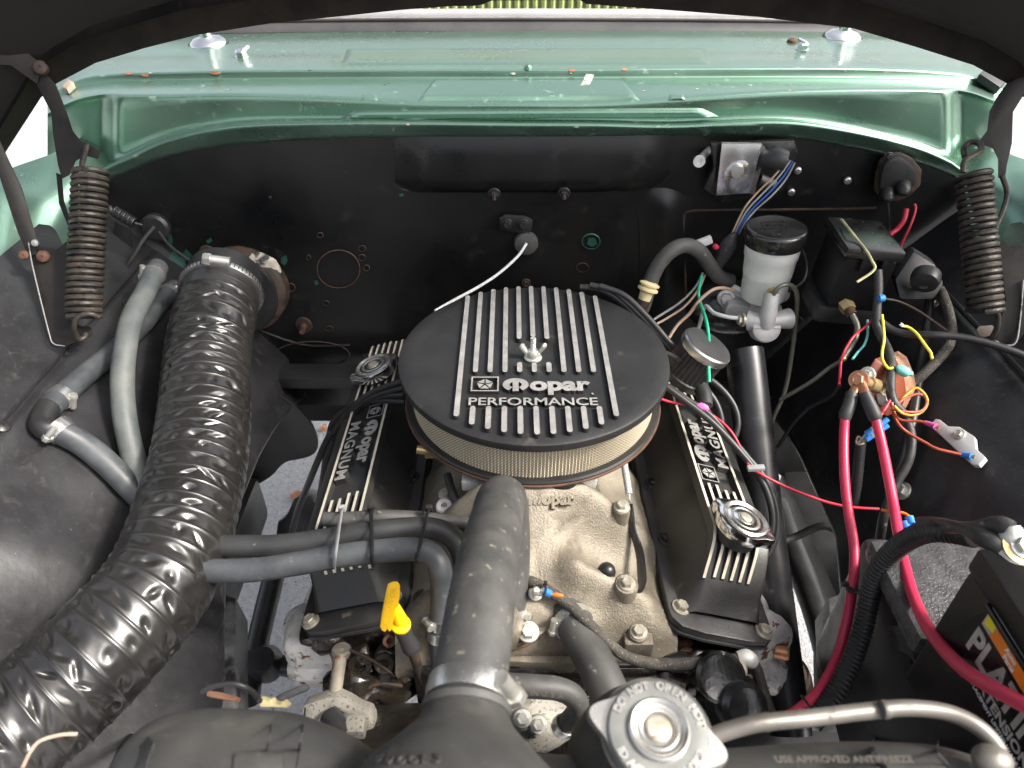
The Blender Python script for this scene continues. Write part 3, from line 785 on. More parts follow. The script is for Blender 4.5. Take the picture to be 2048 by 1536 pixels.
for u, v in ((1595, 341), (1582, 384), (1695, 361)):
    bolt(Wy(u, v, 1.149), (0, -1, 0), .0065, "steel", fw, 'screw', "screw")
bolt(Wy(1052, 566, 1.148), (0, -1, 0), .006, "rust_dark", fw)
bolt(Wy(540, 395, 1.15), (0, -1, 0), .003, "satin_black", fw, 'round')

# ---- fenders (green) and inner fenders (black), the far side mirrored in the truck's centre line
def mirror(rows): return [[Vector((2 * X0 - p.x, p.y, p.z)) for p in r] for r in rows]
frows = [[(-190, 470, .96), (-60, 392, 1.04), (10, 342, 1.12), (106, 306, 1.17), (175, 268, 1.22), (250, 230, 1.30)],
         [(-190, 520, .93), (-60, 440, 1.02), (10, 392, 1.09), (100, 350, 1.145), (165, 320, 1.18), (235, 290, 1.25)],
         [(-190, 610, .92), (-60, 540, 1.0), (5, 470, 1.07), (85, 400, 1.125), (150, 365, 1.16), (215, 335, 1.2)],
         [(-190, 640, .93), (-60, 560, 1.005), (2, 500, 1.07), (80, 440, 1.125), (130, 405, 1.16), (200, 380, 1.19)],
         [(-190, 690, .95), (-60, 600, 1.02), (0, 530, 1.08), (65, 480, 1.13), (115, 450, 1.165), (190, 430, 1.19)],
         [(-190, 760, .96), (-60, 690, 1.03), (0, 610, 1.08), (50, 535, 1.13), (100, 500, 1.165), (180, 480, 1.19)]]
fr = [spline([W(p[0], p[1], p[2] * (1, 1, .995, .985, .965, .945)[k]) for p in r], [0] * 6, 6)[0] for k, r in enumerate(frows)]
fcols = [chaikin(list(c), .2, 2) for c in zip(*fr)]
fr = list(map(list, zip(*fcols)))
for rws, lab in ((fr, "green fender edge beside the rusty hinge spring nearest the ribbed duct"), (mirror(fr), "green fender edge beside the hinge spring nearest the white resistor")):
    m_ = MB(); m_.grid(rws); reg(m_)
    solo("fender", m_, "green_paint", lab, "fender", "fenders beside the engine bay", 60)

prof_pts = [(-.735, 1.125), (-.712, 1.105), (-.685, 1.08), (-.655, 1.045), (-.636, 1.022), (-.628, 1.020), (-.622, 1.010), (-.60, .992), (-.565, .955), (-.525, .895), (-.485, .83), (-.458, .785), (-.446, .765), (-.440, .756), (-.440, .750)]
PP = [Vector((x, 0, z)) for x, z in prof_pts]
def ifender(side):
    rws = []
    for j in range(56):
        y = 1.142 - (1.142 - .12) * j / 55
        row = []
        for k, p in enumerate(chaikin(PP, .2, 2)):
            f = k / 40
            wob = .004 * noise.noise(Vector((p.x * 6, y * 5, p.z * 6 + side)))
            well = .034 * math.exp(-((y - .72) / .25) ** 2) * math.sin(min(1, max(0, (p.z - .74) / .30)) * math.pi)
            top = -.03 * max(0, (y - 1.0) / .15) if p.z > 1.0 else 0
            flap = max(0, (y - .90) / .24)
            zz = p.z + wob - (.06 * flap * flap if p.z < .78 else 0)
            xx = p.x + wob + well
            if p.z < .9: xx += .05 * flap * (0.9 - p.z) / .17 * .4
            if p.z < .83: xx += .080 * max(0, min(1, (.72 - y) / .26)) * (.83 - p.z) / .08
            q = Vector((xx, y, zz))
            row.append(q)
        rws.append(row)
    # pressed rib running down the panel
    for j, row in enumerate(rws):
        for k, p in enumerate(row):
            if .76 < p.z < 1.0:
                d = (p.y - (.52 + (1.0 - p.z) * .25)) / .03
                p.x += .010 * math.exp(-d * d)
                d = (p.y - .93) / .012
                p.x += .006 * math.exp(-d * d)
    return rws
for side, lab in ((0, "black inner fender panel under the grey heater hoses and ribbed duct"), (1, "black inner fender panel carrying the white resistor and orange terminal block")):
    rws = ifender(side)
    if side: rws = mirror(rws)
    t = thing("inner_fender", lab, "inner fender", (rws[0][30].x, .65, .72), "inner fenders of the engine bay")
    m_ = MB(); m_.sheet(rws, (-.003 if not side else .003, 0, -.002)); part("panel", m_, "fender_black", t, ang=60); reg(m_)
    e = MB(); sx = -1 if not side else 1
    e.tube([Vector((X0 + sx * (.661), y, 1.026)) for y in (1.12, .9, .7, .5, .3)], .0035, 8, 4, flat=.5); part("pinch_seam", e, "satin_black", t)
    # splash flap behind the wheel, rounded at its lower inner corner
    flap = [(-.66, .95), (-.50, .79), (-.44, .762), (-.395, .70), (-.386, .64), (-.40, .605), (-.434, .592), (-.47, .585), (-.507, .533), (-.66, .45)]
    fp = [Vector((x if not side else 2 * X0 - x, 1.06, z)) for x, z in flap]
    e = MB(); e.prism(chaikin(fp, .25, 3), (0, .006, 0), .001); part("splash_flap", e, "satin_black", t)
    fl = [W(428, 1180, 1.065), W(472, 1196, 1.06), W(470, 1425, .915), W(434, 1425, .92)]
    if side: fl = [Vector((2 * X0 - p.x, p.y, p.z)) for p in fl]
    e = MB(); e.prism(fl, (0, .008, -.07), .003); part("lower_flange", e, "rail_grey", t)
    for y, z, x in ((.98, 1.005, -.612), (.42, 1.0, -.612), (.80, .80, -.47), (.36, .80, -.47)):
        bolt(Vector((x if not side else 2 * X0 - x, y, z + .004)), (.5 if not side else -.5, 0, .8), .007, "satin_black", t)
bolt(H(1805, 982, .0), HN(1805, 982), .009, "zinc", None, 'hex', "panel_bolt"); tag(bpy.data.objects["panel_bolt"], "silver hex bolt in the inner fender below the white resistor", "bolt")
bolt(H(4, 855, .0), HN(4, 855), .010, "satin_black", None, 'round', "panel_plug"); tag(bpy.data.objects["panel_plug"], "round black plug in the inner fender by the seam at the picture edge", "plug")

# ---- hood: underside of the raised hood over the bay
HS = [(-120, 640), (-60, 420), (14, 300), (82, 195), (113, 167), (191, 126), (290, 96), (393, 70), (540, 47), (697, 31), (800, 20), (905, 12), (948, 12), (965, 9), (984, 1), (1160, 0), (1172, 8), (1200, 10), (1348, 21), (1519, 34), (1707, 57), (1826, 92), (1946, 130), (2014, 167), (2060, 205), (2110, 300), (2180, 420), (2260, 640)]
edge = [Wy(u, v, 1.06) for u, v in HS]
hood = thing("hood", "raised black hood underside arching over the engine bay", "hood", (X0, 1.06, 1.43))
hr = []
for p in edge:
    o = Vector((0, 0, 0))
    r0 = p + Vector((0, .03, .012)); r1 = p
    cx = (p.x - X0) / .7
    l1 = p + Vector((-.006 * cx, -.012, .030 + .004 * (1 - abs(cx))))
    l2 = l1 + Vector((-.004 * cx, -.004, .004))
    l3 = l2 + Vector((0, .016, .012))
    hr.append([r0, r1, l1, l2, l3] + [l3 + Vector((.02 * cx * k, -.085 * k, .24 * k)) for k in (1, 2, 3, 4, 5)])
hr = list(map(list, zip(*hr)))
m_ = MB(); m_.grid(hr[:4]); part("rear_flange", m_, "hood_edge", hood, ang=50)
m_ = MB(); m_.sheet(hr[3:], (0, .04, .03)); part("underside", m_, "hood_black", hood, ang=50)

# ================================================================== the engine
# ---- block, heads and timing cover: black, seen in the gaps
blk = thing("engine_block", "oily black engine block and cylinder heads under the valve covers", "engine block", (XE, .75, .45))
m_ = MB(); m_.box((XE, .82, .62), (.30, .62, .36), bev=.02); part("crankcase", m_, "oily_black", blk)
HEADS = []
for s in (-1, 1):
    A = frame((s * .2924, 0, .9563), (0, 1, 0))
    m_ = MB(); m_.box((XE + s * .222, .775, .770), (.125, .54, .12), A, .012)
    HEADS.append(part("cylinder_head", m_, "oily_black", blk))
m_ = MB(); m_.box((XE, .485, .72), (.30, .06, .22), bev=.02); part("timing_cover", m_, "oily_black", blk)
m_ = MB(); m_.box((XE + .03, .470, .822), (.30, .02, .02), bev=.004); part("front_rail", m_, "gloss_black", blk)
m_ = MB(); m_.box((XE + .05, .455, .775), (.20, .03, .075), bev=.008); part("front_plate", m_, "gloss_black", blk, "black painted front plate with flaking paint")
q = MB()
for k in range(70):
    x = random.gauss(.105, .022); z = random.gauss(.795, .010)
    p = Vector((x, .4395, z)); s = random.uniform(.0008, .003)
    q.prism([p + Vector((s * random.uniform(.5, 1.3) * math.cos(t), 0, s * random.uniform(.5, 1.3) * math.sin(t))) for t in (0, 1.2, 2.4, 3.6, 5)], Vector((0, -.0005, 0)))
part("flaked_paint", q, "putty", blk, kind="stuff")
# lumps of the heads' front ends: bosses, threaded holes, casting edges
for (u, v, D, r, mat, hole) in ((780, 1280, .86, 14, "rust", 1), (722, 1330, .87, 26, "oily_black", 1), (770, 1325, .86, 22, "oily_black", 0), (830, 1305, .86, 24, "oily_black", 0), (690, 1365, .88, 18, "oily_black", 0), (800, 1350, .87, 18, "oily_black", 0), (850, 1330, .87, 15, "rust", 0), (845, 1215, .86, 22, "oily_black", 0),
                                (1372, 1308, .87, 18, "rust", 1), (1325, 1290, .86, 26, "oily_black", 0), (1345, 1345, .87, 30, "oily_black", 0), (1400, 1330, .87, 24, "oily_black", 0), (1290, 1330, .86, 16, "rust", 0), (1440, 1360, .88, 28, "oily_black", 1)):
    m_ = MB(); p = W(u, v, D); rr_ = px(r, D)
    m_.blob(p + Vector((0, .012, 0)), (rr_ * 1.1, rr_, rr_), amp=rr_ * .3, fr=60)
    m_.lathe([(rr_, -.012), (rr_, .004), (rr_ * .9, .006), (rr_ * .45, .006), (rr_ * .42, .001)], p, (0, -.75, .66), 20)
    part("boss", m_, mat, blk)
for u, v, D in ((660, 1300, .88), (740, 1385, .88), (1395, 1380, .86), (1470, 1400, .86), (1330, 1385, .85), (700, 1420, .85), (790, 1400, .87)):
    m_ = MB(); m_.blob(W(u, v, D) + Vector((0, .03, 0)), (.035, .03, .03), amp=.012, fr=45); part("casting_lump", m_, "oily_black", blk)
for (pp_) in ([(700, 1300), (740, 1318), (775, 1340), (790, 1352)], [(715, 1385), (760, 1368), (805, 1372)], [(1340, 1330), (1400, 1352), (1440, 1340)]):
    m_ = MB(); m_.tube([(u, v, .855) for u, v in pp_], .0022, 8, 4); part("casting_edge", m_, "rust_dark", blk)
m_ = MB()
q0, q1 = W(1436, 1352, .80), W(1452, 1395, .80)
m_.lathe([(.026, -.02), (.028, .012), (.024, .016), (.016, .014)], q0, (0, -.6, .8), 28); part("front_cap", m_, "gloss_black", blk)
m_ = MB(); m_.lathe([(.034, -.03), (.034, .0), (.026, .006), (.026, .03), (.020, .036), (.014, .034)], W(1468, 1405, .80), (.1, -.6, .8), 28); part("sensor_body", m_, "gloss_black", blk)

# ---- intake manifold: a cast body with runners
im = thing("intake_manifold", "tan cast aluminium intake manifold between the valve covers", "intake manifold", (XE, .68, .83))
def gz(x, a): return math.exp(-(x / a) ** 2)
def man_z(x, y):
    t = abs(x)
    z = .842 + .018 * gz(y - .55, .2)
    z += .082 * gz(t, .085 + .03 * gz(y - .66, .09)) * (1 / (1 + math.exp(-(y - .565) / .022)))
    z += .034 * gz(x + .01, .075) * (1 / (1 + math.exp(-(y - .47) / .012)))
    for yc, sl, w in ((.520, .20, .022), (.615, .10, .024), (.735, -.06, .028), (.845, -.18, .028)):
        yy = y - yc - (t - .09) * -sl
        z += .042 * gz(yy, w) * gz(t - .085, .060)
    z += .012 * gz(x - .045, .018) * gz(y - .53, .03)
    z += .0016 * noise.noise(Vector((x * 40, y * 40, 0))) + .004 * noise.noise(Vector((x * 11, y * 11, 3)))
    ef = max(0, t - .135) / .03
    z -= .02 * min(1, ef)
    if y < .487: z -= (.487 - y) * 1.4
    return z - .05 * (y - .68) * 1.0 * .6
rows_ = []
for j in range(96):
    y = .462 + .53 * j / 95
    rows_.append([Vector((XE + (-.168 + .336 * i / 84), y, man_z(-.168 + .336 * i / 84, y))) for i in range(85)])
m_ = MB(); m_.sheet(rows_, (0, .012, -.05)); reg(m_)
part("casting", m_, "cast_alu", im, ang=70)
def MZ(x, y): return Vector((x, y, man_z(x - XE, y)))
def MH(u, v, off=0): return H(u, v, off)
for (u, v, r, hh) in ((1275, 1268, 17, .016), (1241, 1022, 16, .022), (892, 1010, 16, .02), (1252, 1172, 19, .016)):
    p = MH(u, v + 4); D = .87
    m_ = MB(); m_.lathe([(px(r * 1.25, D), -.03), (px(r * 1.15, D), hh * .5), (px(r * 1.1, D), hh * .55), (px(r * .5, D), hh * .58)], p, (0, -.1, 1), 24)
    part("bolt_boss", m_, "cast_alu", im)
    if u != 892: bolt(p + Vector((0, -.001, hh * .6)), (0, -.15, 1), px(11.5, D), "bolt_tan", im)
    else:
        m_ = MB(); m_.lathe([(px(18, D), 0), (px(18, D), .016), (px(15, D), .018), (px(7, D), .018), (px(6.5, D), .008)], p + Vector((0, -.014, .006)), (0, -.25, 1), 24); part("threaded_boss", m_, "alu_pale", im)
        bolt(p + Vector((-.001, .012, .012)), (0, -.15, 1), px(11, D), "bolt_tan", im)
m_ = MB(); m_.box(MH(1275, 1285) + Vector((0, 0, -.004)), (.034, .02, .03), bev=.004); part("corner_foot", m_, "cast_alu", im)
# "mopar" cast into the plenum
tpos = MH(1102, 1000); 
m_ = MB()
A = frame((0, -.42, .9), (0, 1, 0)); A = Matrix((Vector((1, 0, 0)), Vector((0, .9, .42)).normalized(), Vector((0, -.42, .9)).normalized())).transposed()
put_text(m_, text("mopar", .021, .006, .0009), lambda p: tpos + A @ (p + Vector((0, -.006, -.0035))), False)
part("cast_lettering", m_, "cast_alu", im)
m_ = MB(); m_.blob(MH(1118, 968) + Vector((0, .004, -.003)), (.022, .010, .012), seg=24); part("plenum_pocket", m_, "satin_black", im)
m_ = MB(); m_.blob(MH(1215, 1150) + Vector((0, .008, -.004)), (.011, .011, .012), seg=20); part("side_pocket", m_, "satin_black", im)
# front lower corner of the casting
m_ = MB(); m_.prism([Vector((XE - .10, .463, .842)), Vector((XE + .0, .455, .845)), Vector((XE + .045, .456, .842)), Vector((XE + .045, .458, .815)), Vector((XE - .10, .463, .815))], (0, .03, 0), .004)
part("front_lip", m_, "cast_alu", im)
# thermostat housing
th = thing("thermostat_housing", "cast water outlet bolted to the manifold under the big radiator hose", "thermostat housing", W(1050, 1275, .82))
p = W(1012, 1258, .828); A = Matrix((Vector((1, 0, 0)), Vector((0, .93, .36)).normalized(), Vector((0, -.36, .93)).normalized())).transposed()
def oval(a, b, n=24, ear=0): return [p + A @ Vector((a * math.cos(2 * math.pi * k / n) * (1 + ear * math.cos(2 * math.pi * k / n) ** 8), b * math.sin(2 * math.pi * k / n), 0)) for k in range(n)]
m_ = MB(); m_.prism(oval(.036, .022, 28, .35), A.col[2] * .009, .002); part("flange", m_, "cast_alu", th)
m_ = MB(); m_.prism([q + A.col[2] * -.004 for q in oval(.039, .024, 28, .34)], A.col[2] * .004, .001); part("gasket", m_, "rust", th)
m_ = MB(); m_.tube([p, p + A @ Vector((-.004, 0, .03)), p + A @ Vector((-.008, 0, .055))], [.025, .022, .022], 24, 2); part("neck", m_, "cast_alu", th)
bolt(W(1057, 1264, .808), A.col[2], .0085, "zinc", th)
bolt(W(968, 1268, .808), A.col[2], .0085, "zinc", th)
# temperature sender with its lead
ts = thing("temperature_sender", "brass sender with a blue crimp terminal on the manifold", "sender", W(1071, 1195, .83))
p = W(1071, 1190, .83); n = Vector((0, -.4, .92)).normalized()
m_ = MB(); m_.lathe([(.011, -.012), (.011, .002), (.009, .003)], p, n, 6); part("hex_body", m_, "brass", ts)
m_ = MB(); m_.lathe([(.0085, .002), (.0085, .010), (.006, .011), (.006, .013)], p, n, 20); part("collar", m_, "zinc", ts)
m_ = MB(); m_.lathe([(.0045, .012), (.0045, .024), (.0025, .026)], p, n, 12); part("stud", m_, "zinc", ts)
m_ = MB(); m_.tube([p + n * .012, W(1085, 1182, .815), W(1090, 1181, .815)], .004, 10, 2); part("ring_terminal", m_, "zinc", ts)
m_ = MB(); m_.tube([W(1087, 1181, .815), W(1103, 1189, .813)], .0046, 12, 1); part("crimp_sleeve", m_, "blue_crimp", ts)
m_ = MB(); m_.tube([W(1101, 1188, .813), W(1115, 1190, .81), W(1126, 1192, .81)], .0024, 8, 3); part("lead", m_, "orange_wire", ts)

# ---- carburettor base seen under the air cleaner
cb = thing("carburettor", "grey carburettor base under the front edge of the air cleaner", "carburettor", (XE - .02, .72, .90))
m_ = MB(); m_.box((XE - .012, .715, .925), (.155, .11, .022), bev=.004); part("base_flange", m_, "alu_pale", cb)
m_ = MB(); m_.box((XE - .012, .735, .955), (.12, .09, .05), bev=.01); part("bowl", m_, "alu_pale", cb)
m_ = MB(); m_.box(W(965, 962, .90), (.052, .02, .016), bev=.002); part("flange_foot", m_, "alu_pale", cb)
m_ = MB(); m_.box(W(1155, 958, .91), (.048, .02, .014), bev=.003); part("flange_foot", m_, "alu_pale", cb)
m_ = MB(); A = Matrix((Vector((1, 0, 0)), Vector((0, .3, .95)).normalized(), Vector((0, -.95, .3)).normalized())).transposed()
tp = W(966, 967, .885)
put_text(m_, text("3605S 0585", .0066, .0008, .0002), lambda p: tp + A @ p, False); part("cast_number", m_, "bare_alu", cb)
m_ = MB(); m_.box(W(862, 905, .93), (.016, .012, .012), bev=.002); m_.lathe([(.006, 0), (.006, .014)], W(855, 902, .925), (-1, 0, .2), 12); part("linkage_stop", m_, "brass", cb)

# ---- valve covers
TH = R(17)
def logo_star(mb, fn, c, r, d, two=True):
    for k in range(5):
        a0 = math.pi / 2 + 2 * math.pi * k / 5; g_ = .09 * r
        mid = a0 + math.pi / 5
        p1 = Vector((r * math.cos(a0), r * math.sin(a0))); p2 = Vector((r * math.cos(a0 + 2 * math.pi / 5), r * math.sin(a0 + 2 * math.pi / 5)))
        m3 = Vector((0, 0))
        # wedge of the pentagon, its centre cut back so that a thin five-legged star is left open
        e = (p2 - p1).normalized() * g_ * .9
        inner = Vector((math.cos(mid), math.sin(mid))) * r * .14
        tri = [inner, p1 + e, p2 - e]
        vs = [fn(Vector((c[0] + q.x, c[1] + q.y, h))) for h in (0, d) for q in tri]
        mb.add(vs, [(2, 1, 0), (0, 1, 4, 3), (1, 2, 5, 4), (2, 0, 3, 5)], 1 if two else 0)
        mb.add(vs, [(3, 4, 5)], 0)
def logo_frame(mb, fn, c, w, h, t, d, two=True):
    for (a, b, cc, dd) in ((-w, -h, w, -h + t), (-w, h - t, w, h), (-w, -h + t, -w + t, h - t), (w - t, -h + t, w, h - t)):
        q = [(a, b), (cc, b), (cc, dd), (a, dd)]
        vs = [fn(Vector((c[0] + x, c[1] + y, z))) for z in (0, d) for x, y in q]
        mb.add(vs, [(0, 1, 5, 4), (1, 2, 6, 5), (2, 3, 7, 6), (3, 0, 4, 7)], 1 if two else 0)
        mb.add(vs, [(4, 5, 6, 7)], 0)
def omega_m(mb, fn, c, w, h, d, two=True):
    """the round-shouldered m: an open ring with a bar down its middle."""
    n = 26; st = .27
    def ringpt(a, k): return Vector((c[0] + w * .5 * k * math.cos(a), c[1] + h * .5 + h * .5 * k * math.sin(a), 0))
    a0, a1 = R(-58), R(238)
    for i in range(n):
        t0 = a0 + (a1 - a0) * i / n; t1 = a0 + (a1 - a0) * (i + 1) / n
        q = [ringpt(t0, 1), ringpt(t1, 1), ringpt(t1, 1 - 2 * st), ringpt(t0, 1 - 2 * st)]
        vs = [fn(p + Vector((0, 0, z))) for z in (0, d) for p in q]
        fs = [(0, 1, 5, 4), (2, 3, 7, 6)] + ([(3, 0, 4, 7)] if i == 0 else []) + ([(1, 2, 6, 5)] if i == n - 1 else [])
        mb.add(vs, fs, 1 if two else 0); mb.add(vs, [(4, 5, 6, 7)], 0)
    b = w * .115
    q = [Vector((c[0] - b, c[1], 0)), Vector((c[0] + b, c[1], 0)), Vector((c[0] + b, c[1] + h * .78, 0)), Vector((c[0] - b, c[1] + h * .78, 0))]
    vs = [fn(p + Vector((0, 0, z))) for z in (0, d * 1.01) for p in q]
    mb.add(vs, [(0, 1, 5, 4), (1, 2, 6, 5), (2, 3, 7, 6), (3, 0, 4, 7)], 1 if two else 0); mb.add(vs, [(4, 5, 6, 7)], 0)

def sstep(a, b, x):
    t = min(1, max(0, (x - a) / (b - a))); return t * t * (3 - 2 * t)
VL = .53
def vc_h(w, l):
    """height of the cover over its flange; w from the inner edge outward, l from the front."""
    base = .008
    foot = .012 + .004 * sstep(0, .3, 0)
    a = sstep(.000, .022, w); b = 1 - sstep(.096, .112, w)
    f = sstep(-.016, .062, l); e = 1 - sstep(VL - .05, VL - .02, l)
    f2 = f ** .75
    sc = 0
    for lb in (.115, .225, .335, .445):
        sc += gz(l - lb - .045, .030)
    slope = sstep(-.002, .022 + .016 * min(1, sc), w)
    top = .074 + .008 * sstep(.012, .03, w)
    return base + top * max(0, min(slope * .75 + a * .25, 1)) * b * f2 * e
def valve_cover(side, label, dy):
    ex = Vector((side * math.cos(TH), 0, -math.sin(TH))); ey = Vector((0, math.cos(R(3)), -math.sin(R(3)))); ez = (ex.cross(ey) if side > 0 else ey.cross(ex)).normalized()
    o = Vector((XE + side * .170, .515 + dy, .859))
    def T(w, l, h): return o + ex * w + ey * l + ez * h
    t = thing("valve_cover", label, "valve cover", T(.06, VL / 2, 0), "valve covers of the engine")
    # flange
    out = [(-.014, .0), (-.012, -.014), (.0, -.026), (.03, -.030), (.09, -.030), (.112, -.026), (.124, -.012), (.124, VL), (-.014, VL)]
    m_ = MB(); m_.prism([T(w, l, -.004) for w, l in out], ez * .010, .002, segs=2); part("flange", m_, "crinkle_black", t)
    m_ = MB(); m_.prism([T(w * 1.02 - .001, l - .002 if l < .1 else l, -.008) for w, l in out], ez * .0036, 0); part("gasket", m_, "rubber", t)
    rows_ = []
    for j in range(120):
        l = -.006 + VL * (j / 119)
        rows_.append([T(-.004 + .128 * i / 56, l, vc_h(-.004 + .128 * i / 56, l) - .003) for i in range(57)])
    m_ = MB(); m_.grid(rows_); part("cover", m_, "crinkle_black", t, ang=70)
    # fins: black ribs with polished edges
    def fin(w, l0, l1, wd=.0019, hh=.009):
        n = max(4, int((l1 - l0) / .006))
        f = MB()
        pts = []
        for i in range(n + 1):
            l = l0 + (l1 - l0) * i / n
            b = min(vc_h(w, l), .087); b = max(b, .087 * sstep(-.016, .062, l) ** .75 * (1 - sstep(VL - .05, VL - .02, l)))
            top = b + hh * sstep(l0 - .004, l0 + .025, l) if l0 < .06 else b + hh
            pts.append((l, b - .004, top))
        for i in range(n):
            (la, ba, ta), (lb, bb, tb) = pts[i], pts[i + 1]
            vs = [T(w - wd * 1.5, la, ba), T(w + wd * 1.5, la, ba), T(w + wd, la, ta), T(w - wd, la, ta), T(w - wd * 1.5, lb, bb), T(w + wd * 1.5, lb, bb), T(w + wd, lb, tb), T(w - wd, lb, tb)]
            f.add(vs, [(1, 5, 6, 2), (0, 3, 7, 4)] + ([(0, 1, 2, 3)] if i == 0 else []) + ([(4, 7, 6, 5)] if i == n - 1 else []), 0)
            f.add(vs, [(3, 2, 6, 7)], 1)
        part("fin", f, ["crinkle_black", "bare_alu_warm"], t, ang=30)
    w0, w1 = .019, .0755
    TC = .234 if side > 0 else .204
    ws_ = [w0 + (w1 - w0) * k / 5 for k in range(6)]
    for k, w in enumerate(ws_):
        if k in (0, 5): fin(w, .018, VL - .04)
        else:
            fin(w, .018, TC - .098 - (.0 if k < 3 else .007)); fin(w, TC + .096, VL - .04)
    # raised lettering
    d = .0105
    def fn(p):            # p.x along the reading direction, p.y up (towards the inner edge)
        l = TC + (p.x if side > 0 else -p.x)
        w = .0475 - p.y
        return T(w, l, .0855 + p.z)
    L_ = MB()
    logo_frame(L_, fn, (-.077, .0125), .0155, .0125, .0016, d); logo_star(L_, fn, (-.077, .0115), .0105, d)
    omega_m(L_, fn, (-.036, .0015), .036, .021, d)
    put_text(L_, text("opar", .0285, d, .0012, 1.02, 'LEFT'), lambda p: fn(p + Vector((-.0155, .0035, 0))))
    put_text(L_, text("MAGNUM", .0215, d, .0007, 1.24, 'CENTER', 1.12), lambda p: fn(p + Vector((.004, -.0225, 0))))
    part("raised_lettering", L_, ["bare_alu", "crinkle_black"], t, ang=25)
    for w, l in ((.002, .0), (.110, -.012), (.004, .11), (.004, .22), (.004, .33), (.004, .44)):
        bolt(T(w, l, .007), ez, .0078, "bolt_tan" if l < .05 else "satin_black", t, spin=random.random())
    return T, ex, ey, ez
TR = valve_cover(1, "black finned valve cover with the chrome oil cap at its front end", 0)
TLc = valve_cover(-1, "black finned valve cover under the grey heater hoses", .014)

def oil_cap(T, ez, ey, ex, w, l, rot, label, h0=.108):
    o = T[0](w, l, h0)
    t = thing("oil_filler_cap", label, "oil cap", o, "chrome oil caps")
    m_ = MB(); m_.lathe([(.026, -.022), (.026, .004), (.024, .006)], o, ez, 36, up=ey); part("neck", m_, "crinkle_black", t)
    m_ = MB()
    def ears(a, h):
        return 1 + .24 * max(0, math.cos(2 * (a - rot)) * (1 if abs(math.cos(a - rot)) > .7 else 0)) ** 10
    m_.lathe([(.030, -.006), (.0325, -.005), (.0337, .001), (.0337, .006), (.0325, .0095), (.029, .0105)], o, ez, 72, rf=ears, up=ey); part("rim", m_, "chrome", t)
    m_ = MB(); m_.lathe([(.029, .008), (.0285, .0115), (.026, .0125), (.0225, .0105), (.021, .0098), (.0165, .0112), (.0135, .0098), (.011, .0098), (.0095, .0112), (.004, .0116), (.001, .0116)], o, ez, 48, up=ey); part("dished_top", m_, "cap_bright", t)
    m_ = MB(); m_.lathe([(.0072, .011), (.0072, .0128), (.005, .0136)], o, ez, 24, up=ey); part("rivet", m_, "bolt_tan", t)
oil_cap(TR, TR[3], TR[2], TR[1], .048, .056, R(-40), "chrome oil cap on the front end of the valve cover beside the steering column")
oil_cap(TLc, TLc[3], TLc[2], TLc[1], .047, .378, R(25), "chrome oil cap on the rear end of the valve cover behind the plug leads")

# ---- air cleaner
LC = Vector((XE, .785, 1.049)); LR = .181
TILT = R(0)
ac = thing("air_cleaner", "round finned black air cleaner with cream filter element", "air cleaner", (LC.x, LC.y, .975))
m_ = MB(); m_.lathe([(LR - .006, -.014), (LR, -.012), (LR + .001, -.007), (LR, -.002), (LR - .003, -.0004), (LR - .02, .0008), (.10, .0012), (.05, .0014), (.040, .0012), (.036, -.0008), (.018, -.0012)], LC, (0, 0, 1), 128); part("lid", m_, "lid_black", ac, ang=50)
m_ = MB()
m_.lathe([(.160, -.070), (.166, -.069), (.166, -.012), (.160, -.011)], LC, (0, 0, 1), 720, rf=lambda a, h: 1 + .006 * math.sin(240 * a))
fe = part("filter_element", m_, "filter_cream", ac, ang=70)
m_ = MB(); m_.lathe([(.05, -.082), (.12, -.080), (.170, -.0765), (.1755, -.073), (.1765, -.069), (.1745, -.0665), (.168, -.068)], LC, (0, 0, 1), 128); part("base_pan", m_, "satin_black", ac)
m_ = MB(); m_.lathe([(.1766, -.0745), (.1782, -.0738), (.1782, -.0720), (.1766, -.0712)], LC, (0, 0, 1), 128); part("pan_edge", m_, "rust", ac)
ribm = ["bare_alu", "lid_black"]
def lid_xy(u, v): return Wz(u, v, LC.z + .006)
def rib(x, ya, yb, w=.0066, h=.0062):
    f = MB()
    pts = [Vector((x - w / 2, ya, LC.z + .0006)), Vector((x + w / 2, ya, LC.z + .0006)), Vector((x + w / 2, yb, LC.z + .0006)), Vector((x - w / 2, yb, LC.z + .0006))]
    # rounded ends in plan
    k = 5
    pl = [Vector((x + w / 2 * math.cos(math.pi + math.pi * i / k), ya + w / 2 * math.sin(math.pi + math.pi * i / k), LC.z + .0006)) for i in range(k + 1)]
    pl += [Vector((x + w / 2 * math.cos(math.pi * i / k), yb + w / 2 * math.sin(math.pi * i / k), LC.z + .0006)) for i in range(k + 1)]
    n = len(pl)
    top = [p + Vector((0, 0, h)) for p in pl]
    mid = [Vector((x + (p.x - x) * 1.35, p.y, p.z)) for p in pl]
    f.add(mid + top, [(i, (i + 1) % n, n + (i + 1) % n, n + i) for i in range(n)], 1)
    f.add(top, [tuple(range(n))], 0)
    part("rib", f, ribm, ac, ang=25)
pitch = .01905
for k in range(-5, 6):
    x = XE + k * pitch
    half = math.sqrt(max(0, (LR - .009) ** 2 - (k * pitch) ** 2))
    yb = LC.y + half; ya = LC.y - half
    yt = lid_xy(1067, 742).y; yf = lid_xy(1067, 812).y
    if abs(k) == 5: rib(x, ya + .008, yb - .004)
    else:
        rib(x, ya + .004, yf - .004)
        if abs(k) > 1: rib(x, yt, yb - .004)
        else:
            rib(x, lid_xy(1067, 676).y if k else lid_xy(1067, 672).y, yb - .004)
            rib(x, yt, lid_xy(1067, 728).y - (.0 if k else .001))
L_ = MB()
def lf(p): return Vector((p.x, p.y, LC.z + .0004 + p.z))
d = .0062
a, b = lid_xy(941, 783), lid_xy(998, 754)
